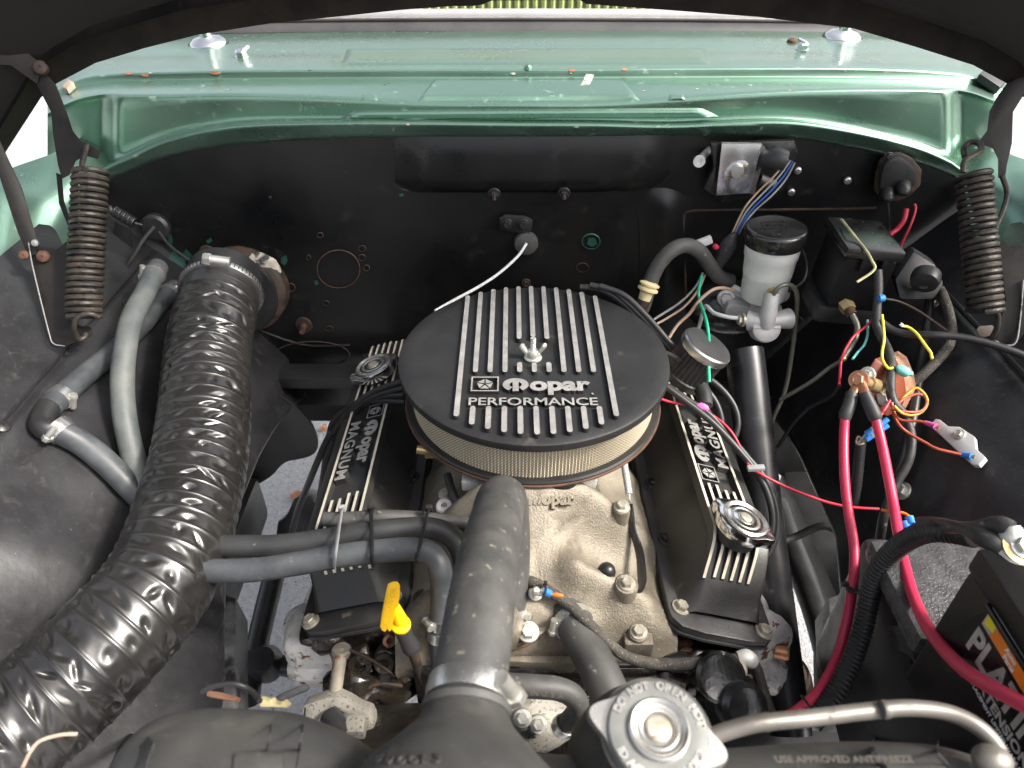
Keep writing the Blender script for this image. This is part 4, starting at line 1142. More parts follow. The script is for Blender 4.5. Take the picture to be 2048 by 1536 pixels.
cx, cy, hw, hh = (a.x + b.x) / 2, (a.y + b.y) / 2, (b.x - a.x) / 2, (b.y - a.y) / 2
logo_frame(L_, lf, (cx, cy), hw, hh, .0020, d); logo_star(L_, lf, (cx, cy - .0005), hh * .74, d)
a = lid_xy(1005, 783); b = lid_xy(1057, 757)
omega_m(L_, lf, ((a.x + b.x) / 2, a.y), b.x - a.x, b.y - a.y, d)
a = lid_xy(1060, 783)
put_text(L_, text("opar", .0365, d, .0016, 1.08, 'LEFT'), lambda p: lf(p + Vector((a.x, a.y + .0025, 0))))
c_ = lid_xy(1066, 809)
put_text(L_, text("PERFORMANCE", .0205, d * .8, .0003, 1.12, 'CENTER', 1.0), lambda p: lf(p + Vector((c_.x, c_.y, 0))))
e_ = lid_xy(1186, 785)
put_text(L_, text("R", .005, d * .4, .0002), lambda p: lf(p + Vector((e_.x, e_.y, 0))))
part("raised_lettering", L_, ribm, ac, ang=25)
wnp = Vector((XE - .001, Wz(1064, 716, LC.z).y, LC.z))
wn_ = thing("wing_nut", "zinc wing nut on the threaded stud at the middle of the air cleaner lid", "wing nut", wnp)
m_ = MB(); m_.lathe([(.012, 0), (.012, .002), (.011, .0025), (.0085, .0028)], wnp, (0, 0, 1), 28); part("washer", m_, "zinc", wn_)
m_ = MB(); m_.lathe([(.0085, .002), (.007, .012), (.0062, .013)], wnp, (0, 0, 1), 20); part("hub", m_, "zinc", wn_)
for s in (-1, 1):
    m_ = MB(); m_.tube([wnp + Vector((s * .005, 0, .006)), wnp + Vector((s * .010, 0, .012)), wnp + Vector((s * .0145, 0, .019)), wnp + Vector((s * .0135, 0, .0225))], [.0042, .0042, .0046, .003], 12, 4, flat=.5); part("wing", m_, "zinc", wn_)
m_ = MB(); m_.tube([wnp, wnp + Vector((0, .002, .038))], .0032, 12, 30, rf=None)
m_ = MB(); m_.tube([wnp + Vector((0, .0015 * i / 40, .031 * i / 40)) for i in range(41)], .0036, 12, 1, rf=lambda s, a: 1 + .10 * math.sin(s * 2 * math.pi / .0021 + a)); part("threaded_stud", m_, "zinc", wn_)

# ---- exhaust manifolds
def exman(label, pts, s, yo):
    t = thing("exhaust_manifold", label, "exhaust manifold", pts[0], "exhaust manifolds")
    m_ = MB(); m_.tube(pts, [.022, .036, .040, .034, .030], 24, 6, rf=lambda q, a: 1 + .05 * math.sin(a * 3 + q * 60) + .08 * math.sin(q * 90)); part("log", m_, "white_rusty", t)
    return t
e1 = exman("rust speckled grey exhaust manifold beside the dipstick side valve cover", [W(600, 1295, .93), W(618, 1268, .945), W(655, 1238, .97), W(668, 1180, 1.04), W(690, 1100, 1.12)], -1, 0)
m_ = MB(); m_.lathe([(.020, -.02), (.022, 0), (.020, .008), (.012, .010)], W(596, 1302, .915), (-.8, -.5, .2), 28); part("end_flange", m_, "white_rusty", e1)
m_ = MB(); m_.blob(W(632, 1282, .93), (.036, .035, .036), amp=.004, fr=60, pw=.55); part("flange_block", m_, "white_rusty", e1)
m_ = MB(); m_.blob(W(634, 1325, .935), (.036, .03, .020), amp=.004, fr=60, pw=.6); part("lower_lobe", m_, "white_rusty", e1)
e2 = exman("bright white rust spotted exhaust manifold by the steering column", [W(1548, 1310, .90), W(1535, 1296, .91), W(1508, 1268, .935), W(1478, 1215, .98), W(1455, 1130, 1.06)], 1, 0)
m_ = MB(); m_.lathe([(.008, -.01), (.009, .003), (.007, .007)], W(1566, 1306, .89), (.9, -.3, .1), 16); part("plug", m_, "copper", e2)
m_ = MB(); m_.blob(W(1525, 1345, .92), (.030, .026, .030), amp=.006, fr=60); part("lower_lobe", m_, "white_rusty", e2)

# ================================================================== radiator, in the foreground
rad = thing("radiator", "dusty black radiator top tank along the bottom of the picture", "radiator", (X0, .18, 1.0))
ru = [150, 222, 245, 275, 310, 360, 420, 560, 640, 700, 740, 800, 870, 940, 1010, 1070, 1130, 1180, 1440, 1560, 1700, 1850, 1940, 1990, 2020, 2080]
rv = [1600, 1510, 1465, 1425, 1403, 1391, 1387, 1394, 1418, 1446, 1470, 1474, 1476, 1476, 1476, 1478, 1482, 1482, 1470, 1462, 1455, 1458, 1475, 1500, 1560, 1640]
rows_ = []
NR = 130
vv = lerp_rows(ru, rv, NR)
for i in range(NR):
    u = ru[0] + (ru[-1] - ru[0]) * i / (NR - 1)
    p = W(u, vv[i], .455)
    zt = p.z - .004
    e = min(1, (p.x + .262) / .03) if p.x < 0 else min(1, (.325 - p.x) / .03)
    e = max(0.05, e) ** .5
    pts = [Vector((p.x, p.y - .004, 1.00)), Vector((p.x, p.y + .006, zt - .05)), Vector((p.x, p.y + .004, zt - .018)), Vector((p.x, p.y - .012, zt + .001)), Vector((p.x, p.y - .04, zt + .008)), Vector((p.x, p.y - .09, zt + .009)), Vector((p.x, p.y - .13, zt + .002)), Vector((p.x, p.y - .15, 1.06))]
    rows_.append(chaikin(pts, .25, 3))
m_ = MB(); m_.grid(rows_); part("top_tank", m_, "tank_black", rad, ang=60); reg(m_)
# seams, straps and pressed pads on the tank
for u, w in ((548, 5), (612, 7), (1750, 16), (1880, 8)):
    m_ = MB(); m_.tube([H(u - (0 if u < 1000 else -.0), 1405 if u < 700 else 1475, .0002), H(u - 6, 1450 if u < 700 else 1500, .0002), H(u - 14, 1500, .0002) if u < 700 else H(u + 14, 1530, .0002), H(u - 20, 1545, .0002) if u < 700 else H(u + 20, 1560, .0002)], px(w * .5, .44), 8, 4, flat=.5)
    part("seam", m_, "tank_black" if u != 1750 else "satin_black", rad)
for pts in ([(236, 1500), (262, 1468), (300, 1474), (312, 1490), (300, 1520), (290, 1560), (210, 1560)], [(470, 1512), (478, 1506), (560, 1506), (566, 1512), (572, 1560), (466, 1560)]):
    m_ = MB(); m_.prism([H(u, v, -.001) for u, v in pts], Vector((0, -.1, 1)) * .003, .001); part("pressed_pad", m_, "tank_black", rad)
# raised outlet dome for the hose
dome = W(933, 1418, .4575)
dax = (W(937, 1385, .466) - W(926, 1500, .440)).normalized()
m_ = MB(); m_.lathe([(.074, -.090), (.067, -.056), (.056, -.038), (.042, -.024), (.032, -.013), (.0272, -.004), (.0262, .004), (.0240, .006)], dome, dax, 64); part("outlet_neck", m_, "tank_black", rad, ang=60)
reg(m_)
m_ = MB(); m_.lathe([(.0268, -.004), (.0285, -.003), (.0288, .0015), (.0266, .003)], dome, dax, 48); part("solder_collar", m_, "rubber_dusty", rad)
m_ = MB()
for i, ch in enumerate("3ECC0GT"[::-1]):
    q = H(730 + i * 24, 1527 - abs(i - 3) * 1.0, .0012); n_ = HN(730 + i * 24, 1527 - abs(i - 3) * 1.0)
    ax_ = Vector((1, 0, 0)); ax_ = (ax_ - n_ * ax_.dot(n_)).normalized(); ay_ = n_.cross(ax_)
    put_text(m_, text(ch, .0092, .0016, .0002), lambda p: q + ax_ * p.x + ay_ * p.y + n_ * (p.z - .0008), False)
part("stamped_lettering", m_, "tank_black", rad, kind="stuff")
# filler neck
fc = W(1315, 1464, .425); fn_ = Vector((.02, -.12, .99)).normalized()
m_ = MB(); m_.lathe([(.050, -.06), (.044, -.034), (.034, -.024), (.030, -.012), (.030, -.004), (.034, -.003)], fc, fn_, 48); part("filler_neck", m_, "tank_black", rad)
m_ = MB(); m_.lathe([(.007, 0), (.009, .002)], W(1690, 1523, .40), (0, 0, 1), 12)
m_ = MB(); tq2 = W(1690, 1525, .405); 
put_text(m_, text("USE APPROVED ANTIFREEZE", .0062, .0004, .0001), lambda p: tq2 + Vector((p.x, 0, 0)) + Vector((0, .93, -.2)) * p.y + Vector((0, .2, .93)) * p.z, False); part("faint_print", m_, "overflow_metal", rad)
m_ = MB(); m_.blob(W(1985, 1520, .43), (.012, .010, .008)); part("end_boss", m_, "overflow_metal", rad)

cap = thing("pressure_cap", "grey pressure cap reading do not open hot on the radiator neck", "pressure cap", fc)
CA = frame(fn_, (0, 1, 0))
rr_ = .0305
def cap_r(a, h):
    k = max(0, math.cos(a - R(-18))) ** 26 + max(0, math.cos(a - R(162))) ** 26
    return 1 + .36 * k
m_ = MB(); m_.lathe([(rr_ * .97, -.010), (rr_ * 1.02, -.009), (rr_ * 1.03, -.004), (rr_ * 1.0, -.001)], fc, fn_, 120, rf=cap_r, up=(0, 1, 0)); part("rolled_rim", m_, "cap_bright", cap)
m_ = MB(); m_.lathe([(rr_ * 1.0, -.002), (rr_ * .985, .0026), (rr_ * .95, .0036), (.020, .0042), (.0185, .0040)], fc, fn_, 96, up=(0, 1, 0)); part("crown_plate", m_, "cap_plate", cap)
m_ = MB(); m_.lathe([(.0188, .003), (.0182, .0068), (.0168, .0080), (.0152, .0072), (.0142, .0054), (.0128, .0050), (.0112, .0062), (.0098, .0058), (.0086, .0036), (.0078, .0030)], fc, fn_, 64, up=(0, 1, 0)); part("centre_ring", m_, "cap_bright", cap)
m_ = MB(); m_.lathe([(.0078, .002), (.0076, .0056), (.0066, .0066), (.002, .0068)], fc, fn_, 32, up=(0, 1, 0)); part("rivet", m_, "bolt_tan", cap)
L_ = MB()
def arc_text(s, a0, a1, rad_, flip):
    for i, ch in enumerate(s):
        if ch == ' ': continue
        a = a0 + (a1 - a0) * i / (len(s) - 1)
        d = Vector((math.cos(a), math.sin(a), 0)); t_ = Vector((d.y, -d.x, 0))
        if flip: up_, rt = -d, -t_
        else: up_, rt = d, t_
        put_text(L_, text(ch, .0068, .0011, .0003), lambda p: fc + CA @ (d * rad_ + rt * p.x + up_ * (p.y - .0024) + Vector((0, 0, .0036 + p.z))), False)
arc_text("DO NOT OPEN HOT", R(152), R(8), .0262, False)
arc_text("ID A40 ENGINE MOTOR", R(205), R(330), .0262, True)
part("raised_lettering", L_, "cap_bright", cap)

# overflow pipe along the tank
m_ = MB(); m_.tube([(1405, 1482, .43), (1455, 1462, .43), (1520, 1446, .43), (1620, 1436, .435), (1720, 1424, .44), (1810, 1416, .445), (1890, 1424, .445), (1950, 1450, .44), (1992, 1492, .435), (2006, 1540, .43), (2008, 1600, .42)], [px(17, .43)] * 11, 14, 6)
t = thing("overflow_pipe", "dull metal overflow pipe running from the radiator cap along the tank", "pipe", W(1720, 1424, .44))
part("pipe", m_, "overflow_metal", t)
for u, v in ((1534, 1444), (1770, 1419)):
    m_ = MB(); a = W(u, v, .437); m_.lathe([(px(17.4, .43), -.002), (px(19, .43), 0), (px(17.4, .43), .002)], a, (1, .03, .01), 18); part("solder_joint", m_, "overflow_metal", t)

# ---- upper radiator hose
uh = thing("radiator_hose", "thick black upper radiator hose from the tank to the water outlet", "radiator hose", W(960, 1250, .5))
UP = [(933, 1416, .458), (936, 1384, .4665), (950, 1290, .492), (963, 1200, .525), (978, 1110, .585), (993, 1040, .67), (1000, 1004, .73), (1008, 1000, .775), (1014, 1030, .81), (1017, 1090, .825), (1015, 1160, .83), (1010, 1235, .83)]
m_ = MB(); m_.tube(UP, .0252, 48, 8, rf=lambda s, a: 1 + .0016 * math.sin(s * 2600)); part("hose", m_, "rubber_dusty", uh, ang=80)
a, b = W(934, 1406, .4605), W(939, 1368, .4705)
clamp_band(uh, (a, b), .0258, .014, "steel", True, .0075, W(1030, 1400, .45) - W(935, 1380, .47))
a, b = W(1013, 1205, .832), W(1011, 1235, .832)
clamp_band(uh, (a, b), .0258, .012, "zinc", True, .005, Vector((1, -.3, .2)))

# ---- heater hoses
def hose(label, pts, r, mat, cat="hose", group=None, name="heater_hose", seg=20, clamps=()):
    P = cv(pts)
    t = thing(name, label, cat, P[len(P) // 2], group)
    sd = random.random() * 50
    m_ = MB(); m_.tube(P, r, seg, 12, rf=lambda s_, a: 1 + .030 * noise.noise(Vector((s_ * 22 + sd, math.cos(a) * .6, math.sin(a) * .6)))); part("hose", m_, mat, t, ang=80)
    for (i, f, w, scr, n) in clamps:
        a = P[i].lerp(P[i + 1], f); d = (P[i + 1] - P[i]).normalized()
        clamp_band(t, (a - d * .005, a + d * .005), r * 1.03 if not isinstance(r, list) else r[i] * 1.03, w, "steel", scr, .0058, n)
    return t
def onF(u, v, off): return H(u, v, off)
hose("pale grey heater hose rising along the inner fender to the firewall", [W(316, 535, 1.13), W(306, 553, 1.10), W(288, 590, 1.06), W(263, 640, 1.02), W(250, 700, .99), W(245, 770, .97), W(251, 842, .955), W(270, 927, .945), W(290, 989, .93), W(310, 1040, .915), W(345, 1090, .90)], .0152, "rubber_grey", "hose", "grey heater hoses on the inner fender", clamps=((0, .7, .011, True, Vector((-1, -.5, .4))),))
hose("slate grey heater hose lying under the pale one with a clamp at its lower end", [H(350, 575, .03), H(335, 590, .03), H(290, 643, .022), H(239, 694, .018), H(171, 750, .017), H(112, 802, .018), H(98, 816, .018)], .0150, "rubber_slate", "hose", "grey heater hoses on the inner fender", clamps=((0, .8, .010, True, Vector((1, -.6, .2))), (4, .88, .014, True, Vector((1, -.5, -.3)))))
hose("slate grey heater hose running from the black elbow down under the duct", [H(112, 855, .02), H(124, 864, .02), H(164, 886, .018), H(212, 925, .018), H(262, 975, .02), H(300, 1015, .025), H(340, 1060, .03)], .0158, "rubber_slate", "hose", "grey heater hoses on the inner fender", clamps=((0, .6, .015, True, Vector((.3, -1, .3))),))
el = MB(); el.tube([H(112, 800, .017), H(92, 822, .018), H(84, 846, .017), H(94, 858, .018), H(120, 862, .019)], .0145, 20, 6); solo("hose_elbow", el, "satin_black", "dirty black pipe elbow joining two slate hoses at the fender seam", "elbow")
hose("thin upper hose of the strapped bundle over the valve cover", [W(648, 1038, .85), W(690, 1038, .85), W(760, 1034, .85), W(830, 1036, .86), W(900, 1044, .87), W(960, 1050, .88)], px(14.5, .86), "rubber_dusty", "hose", "hoses strapped together over the valve cover")
hose("middle hose of the strapped bundle curling behind the radiator hose", [W(425, 1092, .83), W(500, 1092, .83), W(560, 1091, .83), W(650, 1079, .83), W(740, 1064, .83), W(820, 1056, .835), W(870, 1058, .84), W(905, 1075, .84), W(925, 1110, .84), W(932, 1160, .84), W(930, 1220, .84)], px(22, .835), "rubber", "hose", "hoses strapped together over the valve cover")
hose("lower hose of the strapped bundle bending down to a double steel clamp", [W(405, 1142, .80), W(460, 1142, .80), W(520, 1139, .80), W(600, 1126, .80), W(680, 1112, .80), W(760, 1102, .80), W(820, 1098, .80), W(855, 1104, .80), W(876, 1128, .80), W(883, 1165, .81), W(883, 1220, .82), W(880, 1270, .83), W(884, 1330, .84)], px(24, .80), "rubber_slate", "hose", "hoses strapped together over the valve cover", clamps=((10, .45, .013, True, Vector((-1, -.4, .3))), (10, .95, .013, None, None)))
m_ = MB()
for i, ch in enumerate("45 02"):
    q = W(716 + i * 11, 1031 - i * .8, .838); put_text(m_, text(ch, .0066, .0003, .0001), lambda p: q + Vector((p.x, p.y * .75, p.y * .6)), False)
tag(solo("hose_print", m_, "overflow_metal", "small printed figures on the thin hose of the strapped bundle", "print"), None, None)
for k, (u0, u1) in enumerate(((684, 668), (742, 744), (858, 832))):
    zt = thing("zip_tie", ("black zip tie around the bundle nearest the ribbed duct", "middle one of the three zip ties around the hose bundle", "black zip tie around the bundle where the hoses start to bend")[k], "zip tie", W(u0, 1060, .83), "zip ties round the hose bundle")
    lo = 1136 - (u0 - 670) * .09
    pts = [W(u0, 1018, .855), W(u0 - (u0 - u1) * .1, 1024, .833), W(u0 - (u0 - u1) * .4, 1056, .812), W(u0 - (u0 - u1) * .65, 1085, .788), W(u0 - (u0 - u1) * .85, 1108, .780), W(u1, lo - 6, .788), W(u1 + 1, lo, .80), W(u1 + 2, lo - 2, .83)]
    m_ = MB(); m_.tube(pts, .0040, 8, 5, flat=.35); part("strap", m_, "wire_black" if k else "grey_wire", zt)
    m_ = MB(); m_.box(W(u0, 1017, .845), (.008, .006, .008), bev=.001); part("lock", m_, "wire_black" if k else "grey_wire", zt)
hose("matte black coolant hose curving down from the manifold to the water pump", [W(1132, 1222, .835), W(1146, 1245, .82), W(1170, 1290, .80), W(1200, 1345, .775), W(1222, 1400, .76), W(1230, 1460, .75), W(1225, 1520, .74)], .0215, "rubber_dusty", "hose", name="coolant_hose", seg=28, clamps=((0, .95, .011, True, Vector((-1, -.4, .2))),))
bh = hose("short printed bypass hose hooking back to a steel clamp", [W(960, 1362, .62), W(1010, 1370, .62), (W(1070, 1373, .62)), W(1118, 1378, .625), W(1148, 1394, .63), W(1156, 1418, .64), W(1142, 1440, .655), W(1122, 1456, .67)], px(23, .63), "rubber_dusty", "hose", name="bypass_hose", clamps=((6, .6, .012, None, None),))
m_ = MB()
pr = [W(1028, 1389, .598), W(1080, 1392, .598), W(1130, 1398, .602)]
for i, ch in enumerate("ADE IN U.S.A"):
    q = pr[0].lerp(pr[1], i / 6) if i < 6 else pr[1].lerp(pr[2], (i - 6) / 6)
    d = Vector((1, -.1, -.06)).normalized(); up_ = Vector((0, .75, .66))
    put_text(m_, text(ch, .0062, .0003, .0001), lambda p: q + d * p.x + up_ * p.y + d.cross(up_) * (p.z), False)
part("printed_lettering", m_, "overflow_metal", bh)

# ---- ribbed ventilation duct
dp = [(445, 575, 1.14), (436, 610, 1.115), (424, 660, 1.08), (416, 710, 1.055), (411, 800, 1.0), (402, 900, .945), (380, 1000, .885), (325, 1154, .805), (219, 1284, .75), (110, 1390, .715), (0, 1480, .685), (-110, 1565, .66), (-220, 1640, .64)]
DP, _ = spline(cv(dp), [0] * len(dp), 60)
RD = .0595; PIT = .0202
segs_ = 150
def duct():
    # even steps along the path, with crumpled vinyl between the spiral wire's turns
    L = [0]
    for a, b in zip(DP, DP[1:]): L.append(L[-1] + (b - a).length)
    tot = L[-1]; n = int(tot / .0010)
    pts = []; j = 0
    for i in range(n + 1):
        s = tot * i / n
        while j < len(L) - 2 and L[j + 1] < s: j += 1
        pts.append(DP[j].lerp(DP[j + 1], (s - L[j]) / (L[j + 1] - L[j])))
    rnd = random.Random(5); dents = {}
    def cell(k):
        if k not in dents:
            nd = rnd.randint(11, 16)
            dents[k] = [(2 * math.pi * (i + rnd.uniform(.1, .9)) / nd, rnd.uniform(.30, .72), rnd.uniform(.09, .24), rnd.uniform(.24, .46), rnd.uniform(.25, 1.1), rnd.uniform(-1.6, 1.6)) for i in range(nd)]
        return dents[k]
    def rf(s, a):
        ph = (s / PIT + a / (2 * math.pi)); f = ph - math.floor(ph); k = math.floor(ph)
        wire = math.exp(-((min(f, 1 - f)) / .075) ** 2)
        pair = math.exp(-((f - .13) / .035) ** 2) * .4
        env = min(1, math.sin(math.pi * f) * 1.5)
        d = 0
        for (da, df, wa, wf, dep, sk) in cell(k):
            x = (a - da + math.pi) % (2 * math.pi) - math.pi
            y = f - df
            x += y * sk * .35
            q = math.hypot(x / wa, y / wf)
            if q < 1: d = max(d, dep * (1 - q) ** 1.15)
            elif q < 1.6: d -= .05 * dep * math.sin((q - 1) / .6 * math.pi)
        nv = noise.noise(Vector((math.cos(a) * 3 + k * 3.7, math.sin(a) * 3, f * 1.5)))
        if s < .075: env *= sstep(.03, .075, s); wire *= sstep(.02, .05, s); pair *= sstep(.02, .05, s)
        return 1 + .024 * wire + .013 * pair + env * (.004 - .085 * d + .010 * nv)
    m_ = MB(); m_.tube(pts, RD, segs_, 1, rf=rf, caps=False)
    return m_, pts
dt = thing("ventilation_duct", "large crumpled black spiral vinyl duct from the firewall to the front corner", "duct", W(380, 1000, .885))
m_, dpts = duct()
part("vinyl_tube", m_, "vinyl", dt, ang=80)
clamp_band(dt, (dpts[8], dpts[12]), RD * 1.005, .011, "steel", True, .010, W(420, 500, 1.0) - W(436, 620, 1.1))
q = MB()
A = frame(dpts[13] - dpts[8], (0, 0, 1)); c = (dpts[8] + dpts[12]) / 2
for k in range(64):
    a = 2 * math.pi * k / 64; d = A @ Vector((math.cos(a), math.sin(a), 0))
    q.box(c + d * RD * 1.085, (.0012, .0075, .0006), Matrix((d.cross(A.col[2]), A.col[2], d)).transposed(), 0)
part("clamp_slot", q, "satin_black", dt, kind="stuff")
# collar on the firewall that it plugs onto
vc = thing("vent_collar", "rusty black vent collar with a peeling round flap on the firewall behind the duct", "vent collar", Wy(500, 570, 1.15))
ax_ = (dpts[0] - dpts[12]).normalized()
m_ = MB(); m_.tube([dpts[14], dpts[0], dpts[0] + ax_ * .03], .0575, 40, 1); part("spigot", m_, "satin_black", vc)
cc = Wy(484, 580, 1.128)
m_ = MB(); m_.lathe([(.078, -.03), (.080, .0), (.074, .006), (.066, .008), (.064, .0)], cc, (-.05, -1, .22), 48); part("flange", m_, "rust_dark", vc)
m_ = MB(); m_.lathe([(.072, .004), (.070, .012), (.058, .014)], cc + Vector((-.004, -.006, -.004)), (-.05, -1, .22), 48); part("inner_ring", m_, "satin_black", vc)
m_ = MB(); m_.blob(Wy(520, 536, 1.138), (.036, .012, .030), amp=.004, fr=60); part("peeling_flap", m_, "putty", vc)

# ---- dipstick
dk = thing("dipstick", "yellow engine oil dipstick handle on a black rubber sheath", "dipstick", W(812, 1270, .80))
HA = [(785, 1163, .775), (795, 1163, .772), (800, 1170, .77), (799, 1195, .77), (790, 1225, .772), (784, 1258, .775), (779, 1264, .776), (774, 1258, .777), (770, 1264, .778), (764, 1262, .779), (760, 1254, .779), (763, 1228, .778), (770, 1192, .776), (776, 1168, .775)]
m_ = MB(); m_.prism([W(*p) for p in HA], (W(785, 1163, .775) - Vector((0, 0, CAMZ))).normalized() * .011, .0009, segs=2); h_ = part("handle", m_, "yellow_plastic", dk)
m_ = MB(); m_.tube([(786, 1212, .785), (796, 1230, .79), (804, 1248, .795), (803, 1252, .795)], [.007, .0075, .009, .0095], 16, 4); part("neck", m_, "yellow_plastic", dk)
m_ = MB(); m_.lathe([(.0095, -.002), (.0108, 0), (.0108, .004), (.009, .005)], W(803, 1252, .793), W(800, 1240, .78) - W(806, 1262, .80), 24); part("collar", m_, "yellow_plastic", dk)
L_ = MB()
a, b = W(771, 1244, .770), W(787, 1178, .767); ex = (b - a).normalized(); vw = (a - Vector((0, 0, CAMZ))).normalized(); ey = ex.cross(vw).normalized(); ey = ey if ey.x < 0 else -ey
ez = ex.cross(ey)
ez = -vw
put_text(L_, text("ENGINE OIL", .0078, .0008, .0001), lambda p: (a + b) / 2 + W(785, 1210, .7692) * 0 + ex * p.x + ey * (p.y - .003) + ez * (p.z * 1.8 + .0012), False)
part("raised_lettering", L_, "yellow_shade", h_)
m_ = MB(); m_.tube([(802, 1254, .80), (812, 1275, .81), (822, 1294, .82), (826, 1304, .822)], [.0088, .0092, .0108, .0085], 18, 4); part("rubber_sheath", m_, "rubber", dk)
m_ = MB(); m_.tube([(824, 1300, .825), (835, 1330, .84), (848, 1365, .86), (858, 1395, .88)], .0062, 14, 4); part("tube", m_, "rust_dark", dk)
# ---- rusty pipe and alternator bracket
m_ = MB(); m_.tube([(683, 1302, .86), (676, 1345, .84), (668, 1405, .81)], [.0078, .0078, .0075], 18, 4); m_.lathe([(.011, -.003), (.012, .003), (.010, .006)], W(683, 1304, .859), (0, .3, 1), 20)
solo("rusty_pipe", m_, "streaked_pipe", "short rust streaked pipe under the exhaust manifold above the pale bracket", "pipe")
bk = thing("alternator_bracket", "pale speckled cast bracket with a raised arch by the radiator", "bracket", W(680, 1430, .80))
pl = [(602, 1420), (606, 1412), (650, 1396), (672, 1394), (694, 1404), (716, 1418), (740, 1426), (746, 1440), (748, 1458), (730, 1464), (704, 1440), (684, 1424), (666, 1420), (648, 1428), (630, 1446), (606, 1436)]
m_ = MB(); m_.prism([W(u, v, .80) for u, v in pl], Vector((0, .02, -.014)), .003); part("casting", m_, "alu_bracket", bk)
m_ = MB(); m_.box(W(712, 1454, .79), (.022, .02, .018), bev=.003); part("boss", m_, "alu_bracket", bk)
m_ = MB(); m_.tube([(660, 1430, .80), (672, 1450, .79), (682, 1475, .78)], .012, 16, 3); part("bush", m_, "satin_black", bk)
wp = thing("water_pump", "grey aluminium water pump housing between the hoses", "water pump", W(1060, 1440, .74))
m_ = MB(); m_.blob(W(1060, 1440, .75), (.05, .03, .03), amp=.006, fr=40); part("housing", m_, "alu_bracket", wp)
m_ = MB(); m_.blob(W(1000, 1425, .78), (.05, .03, .03), amp=.006, fr=40); part("housing_lobe", m_, "alu_bracket", wp)
for u, v in ((1077, 1452), (1045, 1440)):
    m_ = MB(); m_.lathe([(.011, -.02), (.010, .002), (.008, .003)], W(u, v, .71), (0, -.5, .85), 20); part("bolt_boss", m_, "alu_bracket", wp); bolt(W(u, v - 3, .706), (0, -.5, .85), .0062, "zinc", wp)

# ---- front wires near the tank
m_ = MB(); m_.tube([(404, 1384, .60), (430, 1372, .60), (470, 1368, .60), (500, 1380, .60), (520, 1402, .58)], px(5.5, .6), 10, 5); solo("cable", m_, "wire_black", "black cable looping up behind the radiator tank", "cable")
m_ = MB(); m_.prism([W(u, v, .62) for u, v in ((414, 1381), (440, 1384), (476, 1394), (470, 1402), (412, 1392))], Vector((0, .004, -.01)), .001); solo("copper_bracket", m_, "copper", "orange copper strip under the black cable behind the tank", "strip")
m_ = MB(); m_.prism([W(u, v, .63) for u, v in ((515, 1398), (535, 1404), (538, 1400), (545, 1408), (558, 1410), (563, 1404), (574, 1416), (520, 1414))], Vector((0, .01, -.012)), .001); solo("toothed_plate", m_, "cream_plastic", "cream toothed plastic edge behind the radiator tank", "plate")
m_ = MB(); m_.tube([(545, 1408, .75), (575, 1390, .80), (612, 1375, .85)], px(8, .8), 10, 4); solo("cable", m_, "rubber_slate", "slate blue cable passing behind the cream toothed edge", "cable")
m_ = MB(); m_.tube([(45, 1536, .50), (60, 1505, .51), (80, 1482, .515), (120, 1470, .52), (155, 1468, .525)], px(4, .5), 8, 4); solo("copper_wire", m_, "tan_rubber", "thin pinkish tan wire over the lower end of the duct", "wire")

# ================================================================== hood hinges and their springs
def plate(name, pts, t, mat, parent, bev=.0012):
    m_ = MB(); c = Vector((0, 0, CAMZ))
    P = cv(pts)
    m_.prism(P, (P[0] - c).normalized() * t, bev); return part(name, m_, mat, parent)
D1 = 1.085
_W = W
def W(u, v, D): return _W(u, v, D * .93)
lh = thing("hinge_linkage", "black hood hinge with long lower strut beside the pale grey heater hose", "hinge", W(100, 500, D1), "hood hinges")
plate("upper_arm", [(56, 118, 1.06), (84, 128, 1.06), (96, 152, 1.065), (113, 171, 1.07), (135, 228, 1.075), (146, 262, 1.08), (160, 280, 1.08), (186, 293, 1.08), (201, 304, 1.08), (196, 318, 1.08), (170, 312, 1.08), (152, 322, 1.085), (140, 350, 1.09), (124, 358, 1.09), (116, 330, 1.085), (106, 268, 1.08), (102, 224, 1.075), (72, 166, 1.065)], .007, "hinge_black", lh)
plate("tie_rod", [(112, 345, 1.095), (124, 350, 1.095), (128, 400, 1.10), (142, 445, 1.10), (136, 452, 1.10), (118, 408, 1.10)], .004, "hinge_black", lh)
plate("lower_strut", [(-40, 190, 1.02), (0, 282, 1.04), (44, 376, 1.06), (74, 478, 1.07), (72, 508, 1.07), (56, 516, 1.07), (34, 461, 1.065), (0, 356, 1.045), (-40, 275, 1.025)], .006, "hinge_black", lh)
plate("anchor_bracket", [(60, 500, 1.075), (78, 492, 1.075), (115, 498, 1.08), (134, 482, 1.085), (140, 540, 1.085), (138, 600, 1.08), (142, 640, 1.075), (160, 652, 1.07), (182, 654, 1.07), (187, 666, 1.07), (176, 678, 1.07), (154, 684, 1.07), (130, 692, 1.065), (106, 688, 1.065), (98, 664, 1.065), (68, 540, 1.07)], .004, "hinge_black", lh)
m_ = MB(); m_.tube([(57, 484, 1.068), (66, 536, 1.066), (97, 662, 1.06), (107, 687, 1.06), (130, 692, 1.06)], .0009, 6, 4); part("worn_lit_edge", m_, "grey_primer", lh)  # pale strip: worn edge, with the light it catches put into the colour
for u, v, d, mt, r in ((86, 513, 1.07, "rust", .0085), (48, 510, 1.068, "rust", .007), (82, 135, 1.055, "rust_dark", .010), (70, 486, 1.06, "grey_primer", .005)):
    bolt(W(u, v, d), (.3, -.8, .4), r, mt, lh, 'round', "rivet")
plate("hood_bracket", [(-60, 60, 1.03), (-10, 20, 1.04), (20, 40, 1.05), (60, 110, 1.055), (88, 130, 1.06), (74, 168, 1.065), (20, 130, 1.05), (-60, 130, 1.03)], .006, "hood_edge", lh)
